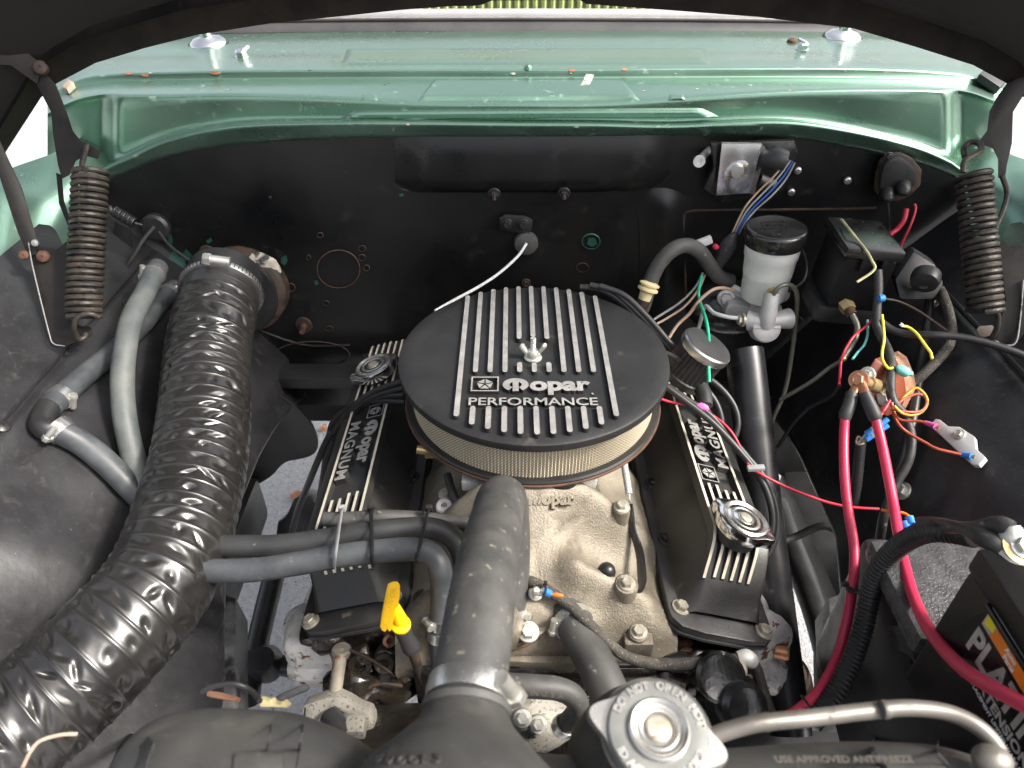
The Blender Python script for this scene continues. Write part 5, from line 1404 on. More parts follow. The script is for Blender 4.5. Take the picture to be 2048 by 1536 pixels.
rh = thing("hinge_linkage", "black hood hinge beside the spring with a looped top hook", "hinge", W(2020, 500, D1), "hood hinges")
plate("upper_arm", [(2014, 166, 1.08), (2048, 150, 1.07), (2060, 175, 1.07), (2046, 192, 1.07), (2026, 224, 1.075), (2024, 286, 1.08), (2014, 330, 1.085), (2010, 358, 1.09), (1996, 356, 1.09), (1996, 318, 1.085), (1985, 296, 1.08), (1958, 288, 1.08), (1960, 280, 1.08), (1974, 262, 1.08), (1979, 222, 1.08), (1996, 190, 1.08)], .007, "hinge_black", rh)
m_ = MB(); m_.tube([(2004, 352, 1.09), (2014, 385, 1.09), (2006, 420, 1.09), (1992, 452, 1.09), (1988, 475, 1.09)], .0035, 8, 4); part("tie_rod", m_, "spring_steel", rh)
plate("anchor_bracket", [(1998, 488, 1.085), (2010, 482, 1.085), (2018, 492, 1.08), (2090, 490, 1.06), (2090, 660, 1.05), (2048, 668, 1.06), (2034, 686, 1.065), (2010, 692, 1.07), (1992, 684, 1.07), (2012, 600, 1.075)], .004, "hinge_black", rh)
m_ = MB(); m_.tube([(2047, 560, 1.065), (2040, 640, 1.063), (2032, 684, 1.06), (2012, 691, 1.063), (1990, 682, 1.066)], .0013, 6, 4); part("worn_lit_edge", m_, "grey_primer", rh)  # wear and caught light together in one pale colour along the edge
plate("hook_tab", [(1952, 660, 1.07), (1958, 652, 1.07), (1985, 650, 1.07), (1992, 662, 1.07), (1978, 676, 1.07), (1960, 674, 1.07)], .003, "rust_dark", rh)
ls = thing("hinge_spring", "rusty hinge spring with the looped lower hook beside the pale grey hose", "spring", W(170, 650, 1.06), "hinge springs")
m_ = MB(); m_.helix(W(181, 340, 1.055), W(167, 636, 1.055), px(29, .98), 23.6, px(5.7, .98), 8, 20); part("coil", m_, "spring_steel", ls)
m_ = MB(); m_.tube([(198, 634, 1.04), (180, 628, 1.03), (160, 632, 1.028), (149, 646, 1.03), (150, 664, 1.04), (158, 678, 1.05), (168, 676, 1.055), (172, 668, 1.06)], px(5, 1.05), 10, 5); part("lower_hook", m_, "spring_steel", ls)
m_ = MB(); m_.tube([(172, 340, 1.03), (164, 330, 1.04), (170, 306, 1.065), (174, 292, 1.075)], px(5, 1.05), 10, 5); part("upper_hook", m_, "spring_steel", ls)
rs = thing("hinge_spring", "rusty hinge spring with the looped upper hook at the side of the white resistor", "spring", W(1975, 650, 1.06), "hinge springs")
m_ = MB(); m_.helix(W(1947, 345, 1.055), W(1971, 626, 1.055), px(28.5, .98), 21.6, px(5.9, .98), 8, 20); part("coil", m_, "spring_steel", rs)
m_ = MB(); m_.tube([(1926, 345, 1.03), (1930, 322, 1.03), (1948, 310, 1.035), (1962, 300, 1.045), (1958, 286, 1.06), (1940, 285, 1.07), (1928, 298, 1.07), (1930, 314, 1.06)], px(5.5, 1.05), 10, 6); part("upper_hook", m_, "spring_steel", rs)
m_ = MB(); m_.tube([(1990, 622, 1.035), (1996, 632, 1.04), (1994, 656, 1.05), (1984, 674, 1.06), (1974, 678, 1.07)], px(5, 1.05), 10, 5); part("lower_hook", m_, "spring_steel", rs)
W = _W
# small spring and grommet at the far corner of the firewall
sv = thing("small_spring", "small dark tension spring behind the big rusty hinge spring", "spring", W(255, 440, 1.13))
m_ = MB(); m_.helix(W(228, 422, 1.12), W(268, 446, 1.13), px(10, 1.12), 13, px(2.2, 1.12), 6, 12); part("coil", m_, "satin_black", sv)
m_ = MB(); m_.tube([(268, 446, 1.13), (284, 450, 1.14)], .002, 6, 1); m_.lathe([(px(9, 1.1), 0), (px(9, 1.1), .004)], W(222, 420, 1.115), (-.6, -.6, .3), 16); part("end_hook", m_, "spring_steel", sv)
gc = thing("cable_grommet", "black round grommet on the firewall with two thin dark cables", "grommet", Wy(310, 455, 1.14))
m_ = MB(); m_.lathe([(.024, -.006), (.024, .006), (.019, .010), (.014, .010)], Wy(312, 454, 1.145), (.1, -1, .1), 28); part("ring", m_, "satin_black", gc)
m_ = MB(); m_.tube([Wy(308, 454, 1.13), Wy(285, 482, 1.10), Wy(262, 520, 1.07), Wy(245, 545, 1.06), Wy(215, 590, 1.04)], .0032, 8, 5); part("cable", m_, "wire_black", gc)
m_ = MB(); m_.tube([Wy(318, 464, 1.13), Wy(340, 492, 1.11), Wy(385, 525, 1.09), Wy(430, 550, 1.08), Wy(466, 562, 1.08)], .0030, 8, 5); part("cable", m_, "wire_black", gc)
m_ = MB(); m_.tube([Wy(464, 561, 1.08), Wy(482, 570, 1.08)], .0016, 6, 1); part("bare_end", m_, "steel", gc)
for u0, lab in ((236, "dark pressed bracket on the firewall corner behind the hinge spring"),):
    b_ = thing("corner_bracket", lab, "bracket", Wy(240, 500, 1.1))
    m_ = MB(); m_.prism([Wy(u, v, 1.115) for u, v in ((232, 440), (262, 452), (268, 500), (262, 530), (240, 535), (226, 490))], Vector((0, -.006, 0)), .003); part("plate", m_, "satin_black", b_)
    bolt(Wy(266, 528, 1.105), (.3, -1, .2), .006, "satin_black", b_)
m_ = MB(); m_.box(H(375, 640, .012), (.03, .02, .03), bev=.004); m_.lathe([(.012, 0), (.012, .01)], H(372, 630, .025), (.3, -.8, .5), 6)
solo("hose_bracket", m_, "satin_black", "small black bracket with a bolt between the heater hoses and the duct", "bracket")

# ================================================================== firewall equipment on the right
# ignition module on its black heat sink
ig = thing("ignition_module", "bright zinc ignition module with a round transistor on the firewall", "ignition module", Wy(1478, 340, 1.11))
FA = Matrix((Vector((1, 0, 0)), Vector((0, .05, 1)).normalized(), Vector((0, -1, .05)).normalized())).transposed()
m_ = MB(); m_.prism([Wy(u, v, 1.135) for u, v in ((1418, 282), (1585, 276), (1592, 300), (1560, 380), (1440, 400), (1404, 372), (1424, 330))], Vector((0, -.012, 0)), .003); part("heat_sink", m_, "gloss_black", ig)
m_ = MB(); m_.prism([Wy(u, v, 1.10) for u, v in ((1443, 286), (1522, 288), (1496, 386), (1432, 390))], Vector((0, -.002, 0)), .0007); part("face_plate", m_, "iridited", ig)
m_ = MB(); m_.prism([Wy(1522, 288, 1.099), Wy(1530, 296, 1.12), Wy(1508, 390, 1.12), Wy(1496, 386, 1.099)], Vector((.0015, 0, .0)), .0004); part("side_flange", m_, "steel", ig)
m_ = MB(); m_.prism([Wy(1443, 286, 1.099), Wy(1522, 288, 1.099), Wy(1530, 296, 1.12), Wy(1444, 290, 1.12)], Vector((0, 0, .0015)), .0004); part("top_flange", m_, "steel", ig)
tc_ = Wy(1472, 341, 1.0975)
m_ = MB(); n = 28; m_.prism([tc_ + FA @ (Matrix.Rotation(R(32), 3, 'Z') @ Vector((.0205 * math.cos(2 * math.pi * k / n) * (1 - .0 * k), .0135 * math.sin(2 * math.pi * k / n), 0))) for k in range(n)], FA.col[2] * .002, .0005); part("transistor_flange", m_, "iridited", ig)
m_ = MB(); m_.lathe([(.0125, .001), (.0120, .003), (.0112, .0035), (.0108, .0085), (.0098, .0096), (.004, .0098)], tc_, FA.col[2], 32); part("transistor_can", m_, "steel", ig)
for s in (-1, 1): bolt(tc_ + FA @ (Matrix.Rotation(R(32), 3, 'Z') @ Vector((s * .0158, 0, .002))), FA.col[2], .0028, "brass", ig, 'screw', "screw")
m_ = MB(); m_.tube([Wy(1535, 320, 1.105), Wy(1552, 318, 1.09), Wy(1572, 322, 1.085)], [.017, .018, .015], 20, 4); part("plug_boot", m_, "wire_black", ig)
m_ = MB(); m_.tube([Wy(1516, 360, 1.125), Wy(1545, 372, 1.125)], .012, 16, 1); part("condenser", m_, "satin_black", ig)
vs = thing("vacuum_stub", "round grey plastic stub with a washer left of the zinc ignition module", "stub", Wy(1398, 322, 1.13))
m_ = MB(); m_.tube([Wy(1398, 322, 1.115), Wy(1410, 308, 1.14), Wy(1420, 300, 1.15)], .0062, 16, 2); part("barrel", m_, "grey_wire", vs)
m_ = MB(); m_.lathe([(.0095, 0), (.0095, .003), (.0045, .003), (.004, .0015)], Wy(1398, 322, 1.113), (0, -1, .1), 28); part("washer", m_, "alu_pale", vs)

def wire(label, pts, r, mat, name="wire", cat="wire", group=None, seg=8):
    P = cv(pts); m_ = MB(); m_.tube(P, r, seg, 6)
    return solo(name, m_, mat, label, cat, group, 80)
GM = "leads of the ignition module"
MW = [(1583, 322), (1560, 356), (1530, 388), (1502, 416), (1484, 442), (1470, 470)]
for dx, mt, lab in ((-13, "tan_wire", "brown lead"), (-4, "grey_wire", "grey lead"), (4, "blue_wire", "blue lead"), (12, "grey_wire", "pale lead")):
    wire({"brown lead": "brown lead coming out of the ignition module plug", "grey lead": "dark grey lead beside the brown one from the ignition module", "blue lead": "blue lead in the ignition module bundle", "pale lead": "pale grey lead on the outer side of the ignition module bundle"}[lab],
         [Wy(u + dx * (.55, .9, 1.1, .8, .5, .4)[i], v + dx * .3, 1.085 - .004 * i + .0012 * dx * (i % 2) * .2) for i, (u, v) in enumerate(MW)], .0016, mt, group=GM)
wire("black taped bundle the ignition module leads run into", [Wy(1472, 466, 1.062), Wy(1460, 486, 1.06), Wy(1448, 506, 1.06), Wy(1434, 530, 1.06), Wy(1420, 548, 1.062)], [.006, .0125, .0135, .010, .006], "tape_black", "taped_bundle", "cable bundle", seg=14)
m_ = MB(); m_.blob(Wy(1432, 494, 1.045), (.005, .004, .005), amp=.002, fr=200); solo("red_tape_tag", m_, "red_wire", "tiny red scrap on the black taped bundle", "tape")
m_ = MB(); A = frame((.3, -.8, .5), (0, 0, 1)); m_.box(Wy(1402, 486, 1.06), (.036, .011, .012), Matrix.Rotation(R(-24), 3, 'Y'), .002)
m_.box(Wy(1384, 492, 1.062), (.012, .008, .009), Matrix.Rotation(R(-24), 3, 'Y'), .0015); solo("white_connector", m_, "white_plastic", "small white plug lying on top of the brake booster hose bend", "connector")

# vacuum hose with the cream check valve
vh = hose("arched black vacuum hose from the cream valve to the master cylinder", [Wy(1284, 618, .99), Wy(1290, 600, .99), Wy(1300, 566, 1.0), Wy(1318, 528, 1.01), Wy(1345, 500, 1.02), Wy(1372, 491, 1.03), Wy(1398, 502, 1.04), Wy(1418, 528, 1.045), Wy(1438, 553, 1.05), Wy(1462, 562, 1.055)], px(15.5, 1.1), "rubber_dusty", "hose", name="vacuum_hose")
m_ = MB(); p = Wy(1296, 578, .985); ax_ = (Wy(1310, 540, 1.0) - Wy(1286, 606, .985)).normalized()
cvv = thing("check_valve", "cream plastic check valve at the lower end of the arched vacuum hose", "valve", p)
m_.lathe([(.0095, -.022), (.0105, -.006), (.0125, -.004), (.0165, -.002), (.0165, .001), (.0125, .003), (.0125, .0055), (.0160, .0065), (.0160, .009), (.011, .011)], p, ax_, 28); part("body", m_, "cream_plastic", cvv)
m_ = MB(); m_.tube([p - ax_ * .018, p - ax_ * .03, p - ax_ * .055], .0105, 18, 1, rf=lambda s, a: 1 + .04 * math.sin(s * 1400)); part("lower_hose", m_, "rust_dark", cvv)

# ---- brake master cylinder
mc = thing("master_cylinder", "brake master cylinder with white reservoir and black screw cap", "master cylinder", Wy(1530, 640, 1.03))
rb, rt = Wy(1526, 588, 1.03), Wy(1548, 480, 1.03)
axm = (rt - rb).normalized(); hm = (rt - rb).length
m_ = MB(); m_.lathe([(.022, -.010), (.034, -.004), (.0365, .004), (.0375, hm * .38), (.0385, hm * .40), (.0388, hm * .44), (.0405, hm * .72), (.042, hm * .74), (.0428, hm * 1.0)], rb, axm, 56); rs_ = part("reservoir", m_, "reservoir", mc)
m_ = MB(); m_.box(rb + Vector((.010, -.039, .028)), (.006, .004, .026), bev=.0015); part("level_tab", m_, "white_plastic", rs_)
m_ = MB(); cb_ = rt
m_.lathe([(.046, -.004), (.0475, -.002), (.0475, .018), (.046, .0215), (.043, .023), (.040, .0225), (.038, .0215), (.012, .0212)], cb_, axm, 120, rf=lambda a, h: 1 + (.008 if math.sin(40 * a) > .2 and -.001 < h < .019 else 0)); cp_ = part("screw_cap", m_, "gloss_black", mc, ang=50)
L_ = MB(); CA2 = frame(axm, (0, 1, 0))
for i, s in enumerate(("CAUTION", "USE ONLY", "BRAKE FLUID", "DOT 3")):
    put_text(L_, text(s, .0090, .0007, 0), lambda p: cb_ + CA2 @ (p + Vector((0, .016 - i * .0115, .0214))), False)
part("moulded_lettering", L_, "gloss_black", cp_)
m_ = MB(); m_.box(Wy(1500, 612, 1.05), (.10, .05, .024), Matrix.Rotation(R(10), 3, 'Y'), .008); m_.tube([Wy(1455, 580, 1.08), Wy(1500, 612, 1.05), Wy(1545, 628, 1.0)], [.015, .019, .02], 20, 4); part("casting", m_, "alu_pale", mc)
pv = Wy(1531, 648, .965)
m_ = MB(); m_.tube([Wy(1497, 641, .975), Wy(1512, 642, .97), Wy(1531, 643, .968), Wy(1555, 640, .97), Wy(1578, 637, .975)], [.0165, .0135, .012, .0135, .017], 20, 2); part("cross_tube", m_, "alu_pale", mc)
m_ = MB(); m_.tube([pv + Vector((.002, .01, .052)), pv + Vector((0, 0, .022)), pv], [.012, .013, .015], 18, 2); part("outlet_tower", m_, "alu_pale", mc)
m_ = MB(); m_.lathe([(.0225, -.02), (.0235, 0), (.0225, .004), (.0205, .0055), (.0035, .0055), (.003, .0045)], pv + Vector((0, -.006, -.004)), (0, -.85, .5), 36); m_.box(pv + Vector((0, -.0115, -.0008)), (.044, .0012, .0012), bev=0); part("end_face", m_, "alu_pale", mc)
for u, v, y in ((1452, 596, 1.05), (1562, 588, 1.08), (1446, 590, 1.1)):
    bolt(Wy(u, v, y), (-.15, -.9, .3), .0105, "zinc" if u != 1446 else "satin_black", mc)
m_ = MB(); m_.blob(Wy(1465, 615, 1.10), (.085, .05, .05), seg=28, amp=.004, fr=20); part("booster_shell", m_, "gloss_black", mc)
bolt(pv + Vector((.002, .008, .055)), (0, -.2, 1), .006, "brass", mc)
bolt(Wy(1484, 640, .97), (-1, -.1, .1), .0075, "bolt_tan", mc)
wire("dull brake pipe looping from the tower of the master cylinder down behind the column", [Wy(1546, 602, .97), Wy(1549, 585, .965), Wy(1562, 572, .965), Wy(1580, 570, .97), Wy(1593, 585, .975), Wy(1594, 620, .98), Wy(1586, 690, .97), Wy(1570, 780, .95), Wy(1545, 840, .93), Wy(1534, 880, .92)], .0036, "brake_line", "brake_pipe", "brake pipe", seg=10)
wire("white brake pipe entering the side of the master cylinder", [Wy(1484, 637, .97), Wy(1456, 634, .975), Wy(1428, 626, .99), Wy(1410, 612, 1.02), Wy(1402, 640, 1.03), Wy(1396, 660, 1.03)], .0034, "white_plastic", "brake_pipe", "brake pipe", seg=10)
wire("thin black hose hanging behind the white reservoir", [Wy(1600, 490, 1.1), Wy(1612, 530, 1.1), Wy(1606, 562, 1.08), Wy(1578, 582, 1.04)], .003, "wire_black", "thin_hose", "hose")
# ---- black relay box
rl = thing("relay_box", "glossy black relay box with a lid on the firewall corner", "relay box", W(1705, 560, 1.10))
c = W(1702, 540, 1.10)
AX = Matrix.Rotation(R(-4), 3, 'Z') @ Matrix.Rotation(R(4), 3, 'Y')
m_ = MB(); m_.box(c, (.076, .10, .085), AX, .006); part("case", m_, "battery_black", rl)
m_ = MB(); m_.box(c + AX @ Vector((-.002, -.003, .054)), (.086, .112, .018), AX, .007); part("lid", m_, "gloss_black", rl)
for k in (-.014, .016):
    m_ = MB(); m_.box(c + AX @ Vector((k, -.056, .036)), (.007, .006, .022), AX, .001); part("clip", m_, "battery_black", rl)
m_ = MB(); m_.box(c + AX @ Vector((0, -.01, -.055)), (.10, .08, .03), AX, .008); part("foot", m_, "satin_black", rl)
bf = thing("brass_fitting", "small brass union under the relay box", "fitting", W(1700, 620, 1.08))
m_ = MB(); m_.lathe([(.011, -.01), (.0115, 0), (.010, .008)], W(1694, 614, 1.08), (.3, -.8, -.3), 6); part("nut", m_, "brass", bf)
m_ = MB(); m_.tube([(1697, 618, 1.075), (1704, 630, 1.07)], .008, 12, 1); part("union", m_, "rust", bf)
wire("pale brake hose curving down from the brass union", [W(1704, 628, 1.07), W(1714, 650, 1.065), W(1712, 672, 1.06), W(1700, 695, 1.05), W(1688, 715, 1.045)], .0044, "brake_line", "brake_hose", "brake hose", seg=10)
# ---- wiring boot
wb = thing("wiring_boot", "dark oval rubber wiring boot high on the firewall corner", "boot", Wy(1790, 350, 1.14))
n = 32; m_ = MB()
bo = [(1748, 345), (1756, 318), (1772, 304), (1795, 300), (1820, 312), (1838, 335), (1836, 365), (1815, 385), (1790, 398), (1760, 396), (1744, 378)]
m_.prism([Wy(u, v, 1.145) for u, v in bo], Vector((0, -.014, 0)), .006); part("flange", m_, "rust_dark", wb)
m_ = MB(); m_.prism([Wy(1790 + (u - 1790) * .8, 352 + (v - 352) * .8, 1.13) for u, v in bo], Vector((0, -.012, 0)), .006); part("rubber_pad", m_, "satin_black", wb)
for u, v in ((1774, 385), (1806, 372)):
    m_ = MB(); m_.tube([Wy(u, v, 1.12), Wy(u + 1, v + 10, 1.10), Wy(u, v + 18, 1.095)], [.012, .010, .006], 14, 3); part("spout", m_, "satin_black", wb)
bolt(Wy(1777, 313, 1.13), (0, -1, .1), .005, "satin_black", wb)
GB = "wires hanging from the wiring boot"
wire("thick red wire curving down from the wiring boot", [Wy(1813, 418, 1.09), Wy(1808, 440, 1.08), Wy(1795, 458, 1.075), Wy(1780, 470, 1.07), Wy(1774, 490, 1.065)], .0042, "red_wire", group=GB)
wire("thin red wire hanging outermost from the wiring boot", [Wy(1829, 408, 1.09), Wy(1831, 420, 1.085), Wy(1822, 448, 1.07), Wy(1805, 485, 1.06), Wy(1790, 520, 1.05), Wy(1766, 555, 1.04), Wy(1750, 570, 1.035)], .0020, "red_wire", group=GB)
wire("pale yellow wire beside the thick red one under the boot", [Wy(1814, 424, 1.092), Wy(1806, 445, 1.085), Wy(1785, 464, 1.08)], .0016, "pale_yellow_wire", group=GB)
wire("thin black wire hanging straight down from the boot", [Wy(1775, 392, 1.10), Wy(1777, 430, 1.10), Wy(1778, 462, 1.10), Wy(1775, 500, 1.08)], .0022, "wire_black", group=GB)
wire("frayed pale yellow stub bent over the relay box", [W(1684, 440, 1.07), W(1698, 458, 1.04), W(1714, 478, 1.03), W(1735, 505, 1.01), W(1744, 522, 1.0), W(1750, 534, 1.0), W(1744, 544, 1.0), W(1730, 554, 1.0), W(1714, 564, 1.0)], .0020, "pale_yellow_wire")
# ---- big grommet with two cables
gg = thing("cable_grommet", "large black rubber grommet on the cowl side with two cables", "grommet", W(1852, 552, 1.08))
gp = W(1852, 555, 1.07)
m_ = MB(); m_.lathe([(.020, -.006), (.021, .004), (.019, .012), (.013, .0155), (.004, .0155)], gp, (-.45, -.75, -.3), 32); part("rubber", m_, "rubber", gg)
m_ = MB(); m_.prism([W(u, v, 1.10) for u, v in ((1790, 560), (1830, 500), (1870, 525), (1890, 570), (1870, 600), (1800, 600))], Vector((0, .02, 0)), .006); part("mounting_boss", m_, "satin_black", gg)
pA = gp + Vector((-.006, -.010, -.006))
wire("black cable from the grommet running straight down the inner fender", [pA, H(1858, 585, .03), H(1856, 640, .03), H(1846, 700, .03), H(1836, 760, .03), H(1826, 830, .03), H(1812, 900, .026), H(1795, 950, .02), H(1775, 1000, .02)], .0068, "wire_black", "cable", "cable", "cables from the large grommet", 12)
wire("braided cable bowing out from the grommet and back to the orange block", [pA, H(1876, 575, .035), H(1893, 610, .035), H(1902, 650, .035), H(1901, 680, .034), H(1888, 705, .035), H(1860, 735, .038), H(1830, 762, .04), H(1805, 780, .045)], .0074, "sleeve_braid", "cable", "cable", "cables from the large grommet", 12)
# ---- black trunk loom from the boot
wire("black taped wiring loom running down past the orange block", [W(1756, 540, 1.03), W(1757, 580, 1.03), W(1754, 620, 1.03), W(1754, 650, 1.03), W(1762, 672, 1.02), W(1776, 700, 1.0), W(1783, 730, .98), W(1781, 775, .96), W(1788, 805, .95), W(1808, 830, .95), W(1822, 870, .945), W(1820, 910, .94), W(1808, 940, .94), W(1795, 962, .94), W(1775, 1010, .94), W(1764, 1050, .95), W(1758, 1095, .98)], .0062, "tape_black", "wiring_loom", "wiring loom", "black looms on the inner fender", 10)
wire("black loom crossing the inner fender to the picture edge", [W(1757, 640, 1.03), W(1785, 660, 1.02), W(1815, 668, 1.01), W(1860, 670, .99), W(1910, 673, .98), W(1960, 682, .97), W(2010, 697, .96), W(2060, 715, .95)], .0055, "wire_black", "wiring_loom", "wiring loom", "black looms on the inner fender", 10)
wire("thin brown wire with a blue crimp crossing to the braided cable", [W(1766, 597, 1.02), W(1800, 604, 1.02), W(1840, 624, 1.01), W(1880, 652, 1.0), W(1895, 662, 1.0)], .0018, "rust_dark")
m_ = MB(); m_.tube([(1758, 597, 1.02), (1768, 596, 1.02)], .0052, 12, 1); solo("crimp_connector", m_, "blue_crimp", "blue crimp cap at the start of the thin brown wire", "crimp connector", "crimp connectors in the wiring")
wire("yellow wire looping along the black loom", [W(1764, 630, 1.01), W(1767, 655, 1.0), W(1768, 680, .99), W(1764, 705, .98), W(1766, 722, .975), W(1776, 736, .97), W(1786, 736, .97)], .0020, "yellow_wire")
wire("yellow wire with a frayed white end lying over the inner fender", [W(1806, 652, 1.0), W(1818, 655, 1.0), W(1834, 668, .99), W(1850, 690, .98), W(1861, 705, .975), W(1864, 718, .97)], .0020, "yellow_wire")
m_ = MB()
for k in range(7): m_.tube([W(1808, 652, 1.0), W(1802 + random.uniform(-6, 4), 650 + random.uniform(-7, 5), .995)], .0008, 5, 1)
solo("frayed_end", m_, "white_plastic", "frayed white strands at the end of the yellow wire", "wire end")
wire("thin teal wire hanging behind the black loom", [W(1735, 640, 1.05), W(1735, 670, 1.04), W(1728, 690, 1.03), W(1715, 705, 1.03), W(1705, 718, 1.02)], .0018, "teal_crimp")
wire("crimson wire dropping from the brake hose clip", [W(1745, 640, 1.04), W(1728, 656, 1.04), W(1708, 672, 1.04), W(1690, 700, 1.03), W(1682, 725, 1.03), W(1680, 750, 1.02), W(1678, 770, 1.01)], .0021, "red_wire")
m_ = MB(); m_.tube([(1817, 740, .97), (1792, 738, .97)], .0016, 8, 1); m_.tube([(1793, 739, .968), (1800, 739, .968), (1813, 745, .968), (1817, 747, .968)], [.005, .0072, .0072, .0045], 12, 2); m_.tube([(1815, 746, .968), (1824, 748, .968)], .0035, 8, 1)
solo("crimp_connector", m_, "teal_crimp", "pale teal snap connector between the orange block and the black cable", "crimp connector", "crimp connectors in the wiring")
# brake pipes low in the dark
wire("thin dark pipe running from the brake hose clip toward the column", [W(1690, 718, 1.05), W(1660, 735, 1.07), W(1620, 765, 1.09), W(1560, 800, 1.12)], .0032, "brake_line", "brake_pipe", "brake pipe")
wire("dark drooping wire below the brass union", [W(1680, 770, 1.03), W(1660, 795, 1.05), W(1620, 815, 1.08), W(1585, 850, 1.1), W(1555, 895, 1.12)], .0028, "wire_black")
m_ = MB(); m_.blob(W(1686, 718, 1.04), (.005, .005, .005)); solo("pipe_clip", m_, "brass", "small brass bead clip holding the brake hose", "clip")

# ---- orange terminal block with the battery cables
tb_ = thing("terminal_block", "orange phenolic terminal block bolted to the inner fender", "terminal block", W(1765, 775, 1.0))
bp = [(1750, 717, .985), (1768, 730, .985), (1784, 768, .985), (1788, 800, .985), (1776, 832, .985), (1758, 828, .985), (1740, 800, .985), (1728, 765, .985), (1735, 742, .985)]
m_ = MB(); bpw = cv(bp); dv = Vector((.030, .022, -.008)); m_.prism([p + dv for p in bpw], -dv, .0012); part("board", m_, "phenolic", tb_)
m_ = MB(); m_.prism([p + dv * 1.8 for p in bpw], -dv * .75, .001); part("backing_layer", m_, "phenolic_edge", tb_)
for u, v in ((1735, 749), (1768, 796)): bolt(W(u, v, .98), (-.7, -.6, .3), .0075, "zinc", tb_)
ps, pe = W(1757, 774, .98), W(1718, 760, .93)
m_ = MB(); m_.tube([ps, ps.lerp(pe, .55)], .0098, 18, 1); m_.tube([ps.lerp(pe, .5), pe], .0068, 14, 1); part("brass_post", m_, "brass", tb_)
ax_ = (pe - ps).normalized()
bolt(pe, ax_, .0085, "copper", tb_, 'hex', "nut")
def lug(a, b, parent):
    m_ = MB(); d = (b - a).normalized(); A = frame(ax_, d)
    m_.lathe([(.0125, -.002), (.0125, .002), (.006, .0025)], a, ax_, 24); m_.tube([a + d * .006, a + d * .022, b], [.0070, .0062, .0068], 14, 2, flat=.6)
    part("copper_lug", m_, "copper", parent)
c1 = thing("battery_cable", "red battery cable hanging straight down toward the black corrugated loom", "battery cable", W(1695, 1000, .9), "red battery cables")
CB = 'red_cable'
l1a, l1b = pe - ax_ * .003, W(1703, 790, .925)
lug(l1a, l1b, c1)
m_ = MB(); m_.tube([W(1704, 786, .926), W(1699, 808, .922), W(1692, 826, .92), W(1689, 838, .92)], [.0078, .0082, .0085, .0078], 16, 4); part("boot", m_, "rubber", c1)
m_ = MB(); m_.tube([(1690, 834, .92), (1688, 870, .915), (1688, 920, .905), (1691, 975, .895), (1698, 1030, .885), (1707, 1085, .875), (1709, 1130, .865), (1704, 1180, .855), (1694, 1240, .84), (1676, 1310, .825), (1645, 1372, .80), (1600, 1418, .78), (1560, 1440, .77)], .0060, 18, 8); part("insulation", m_, CB, c1)
c2 = thing("battery_cable", "red battery cable swinging out across the battery to the picture edge", "battery cable", W(1800, 1100, .8), "red battery cables")
lug(pe + ax_ * .001, W(1731, 790, .915), c2)
m_ = MB(); m_.tube([W(1729, 786, .915), W(1738, 806, .91), W(1748, 828, .905), (W(1752, 838, .905))], [.0078, .0082, .0086, .0078], 16, 4); part("boot", m_, "rubber", c2)
m_ = MB(); m_.tube([(1751, 834, .905), (1764, 890, .89), (1776, 950, .87), (1787, 1010, .85), (1797, 1070, .82), (1809, 1130, .78), (1826, 1190, .74), (1850, 1245, .69), (1884, 1294, .64), (1930, 1340, .59), (1990, 1378, .55), (2060, 1416, .52), (2120, 1450, .50)], .0060, 18, 8); part("insulation", m_, CB, c2)
# ---- small wires around the block
wire("amber wire making a loop over the inner fender", [W(1790, 815, .95), W(1812, 790, .955), W(1832, 776, .955), (W(1850, 790, .95)), W(1854, 806, .945), W(1845, 822, .94), W(1826, 830, .935), W(1804, 826, .93), W(1788, 812, .93)], .0020, "amber_wire", group="looped wires by the block")
wire("brick red wire making a loop inside the amber one", [W(1788, 812, .948), W(1812, 796, .952), W(1836, 788, .952), W(1851, 796, .95), W(1853, 808, .942), W(1842, 822, .936), W(1815, 824, .93), W(1780, 818, .935)], .0018, "brick_wire", group="looped wires by the block")
wire("brick red wire to the upper pink terminal of the white resistor", [W(1784, 805, .945), W(1788, 824, .94), W(1798, 838, .935), (W(1815, 842, .93)), W(1835, 842, .925), W(1852, 845, .92)], .0018, "brick_wire", group="wires of the white resistor")
wire("red wire to the lower blue terminal of the white resistor", [W(1783, 805, .945), W(1788, 830, .94), W(1800, 852, .93), W(1820, 868, .925), W(1850, 885, .915), W(1875, 898, .905), W(1922, 909, .895)], .0020, "brick_wire", group="wires of the white resistor")
wire("crimson wire slanting from the loom down behind the cable boots", [W(1782, 798, .95), W(1765, 825, .94), W(1745, 855, .93), W(1733, 872, .925)], .0021, "red_wire")
for k, (a, b, c_, lab) in enumerate((((1732, 868), (1748, 858), (1776, 838), "blue crimp connector on the upper of the two joined wires"), ((1732, 879), (1750, 869), (1776, 850), "blue crimp connector on the lower of the two joined wires"))):
    t = thing("crimp_connector", lab, "crimp connector", W(*b, .915), "crimp connectors in the wiring")
    A_ = W(*a, .915); B_3 = W(*c_, .91)
    m_ = MB(); m_.tube([A_, A_.lerp(B_3, .30)], .0038, 12, 1); m_.tube([A_.lerp(B_3, .62), B_3], .0036, 12, 1); part("sleeve", m_, "blue_crimp", t)
    m_ = MB(); m_.tube([A_.lerp(B_3, .25), A_.lerp(B_3, .68)], .0040, 12, 1); part("clear_middle", m_, "grey_wire", t)
    m_ = MB(); m_.tube([A_, W(1720, 882 + k * 4, .92), W(1714, 888 + k, .92)], .0016, 8, 3); part("lead", m_, "tan_wire" if k else "teal_crimp", t)
wire("small pale loop of wire at the end of the joined wires", [W(1716, 872, .918), W(1712, 884, .918), W(1718, 889, .916), W(1727, 886, .916), W(1724, 878, .917), W(1716, 872, .918)], .0013, "tan_wire")
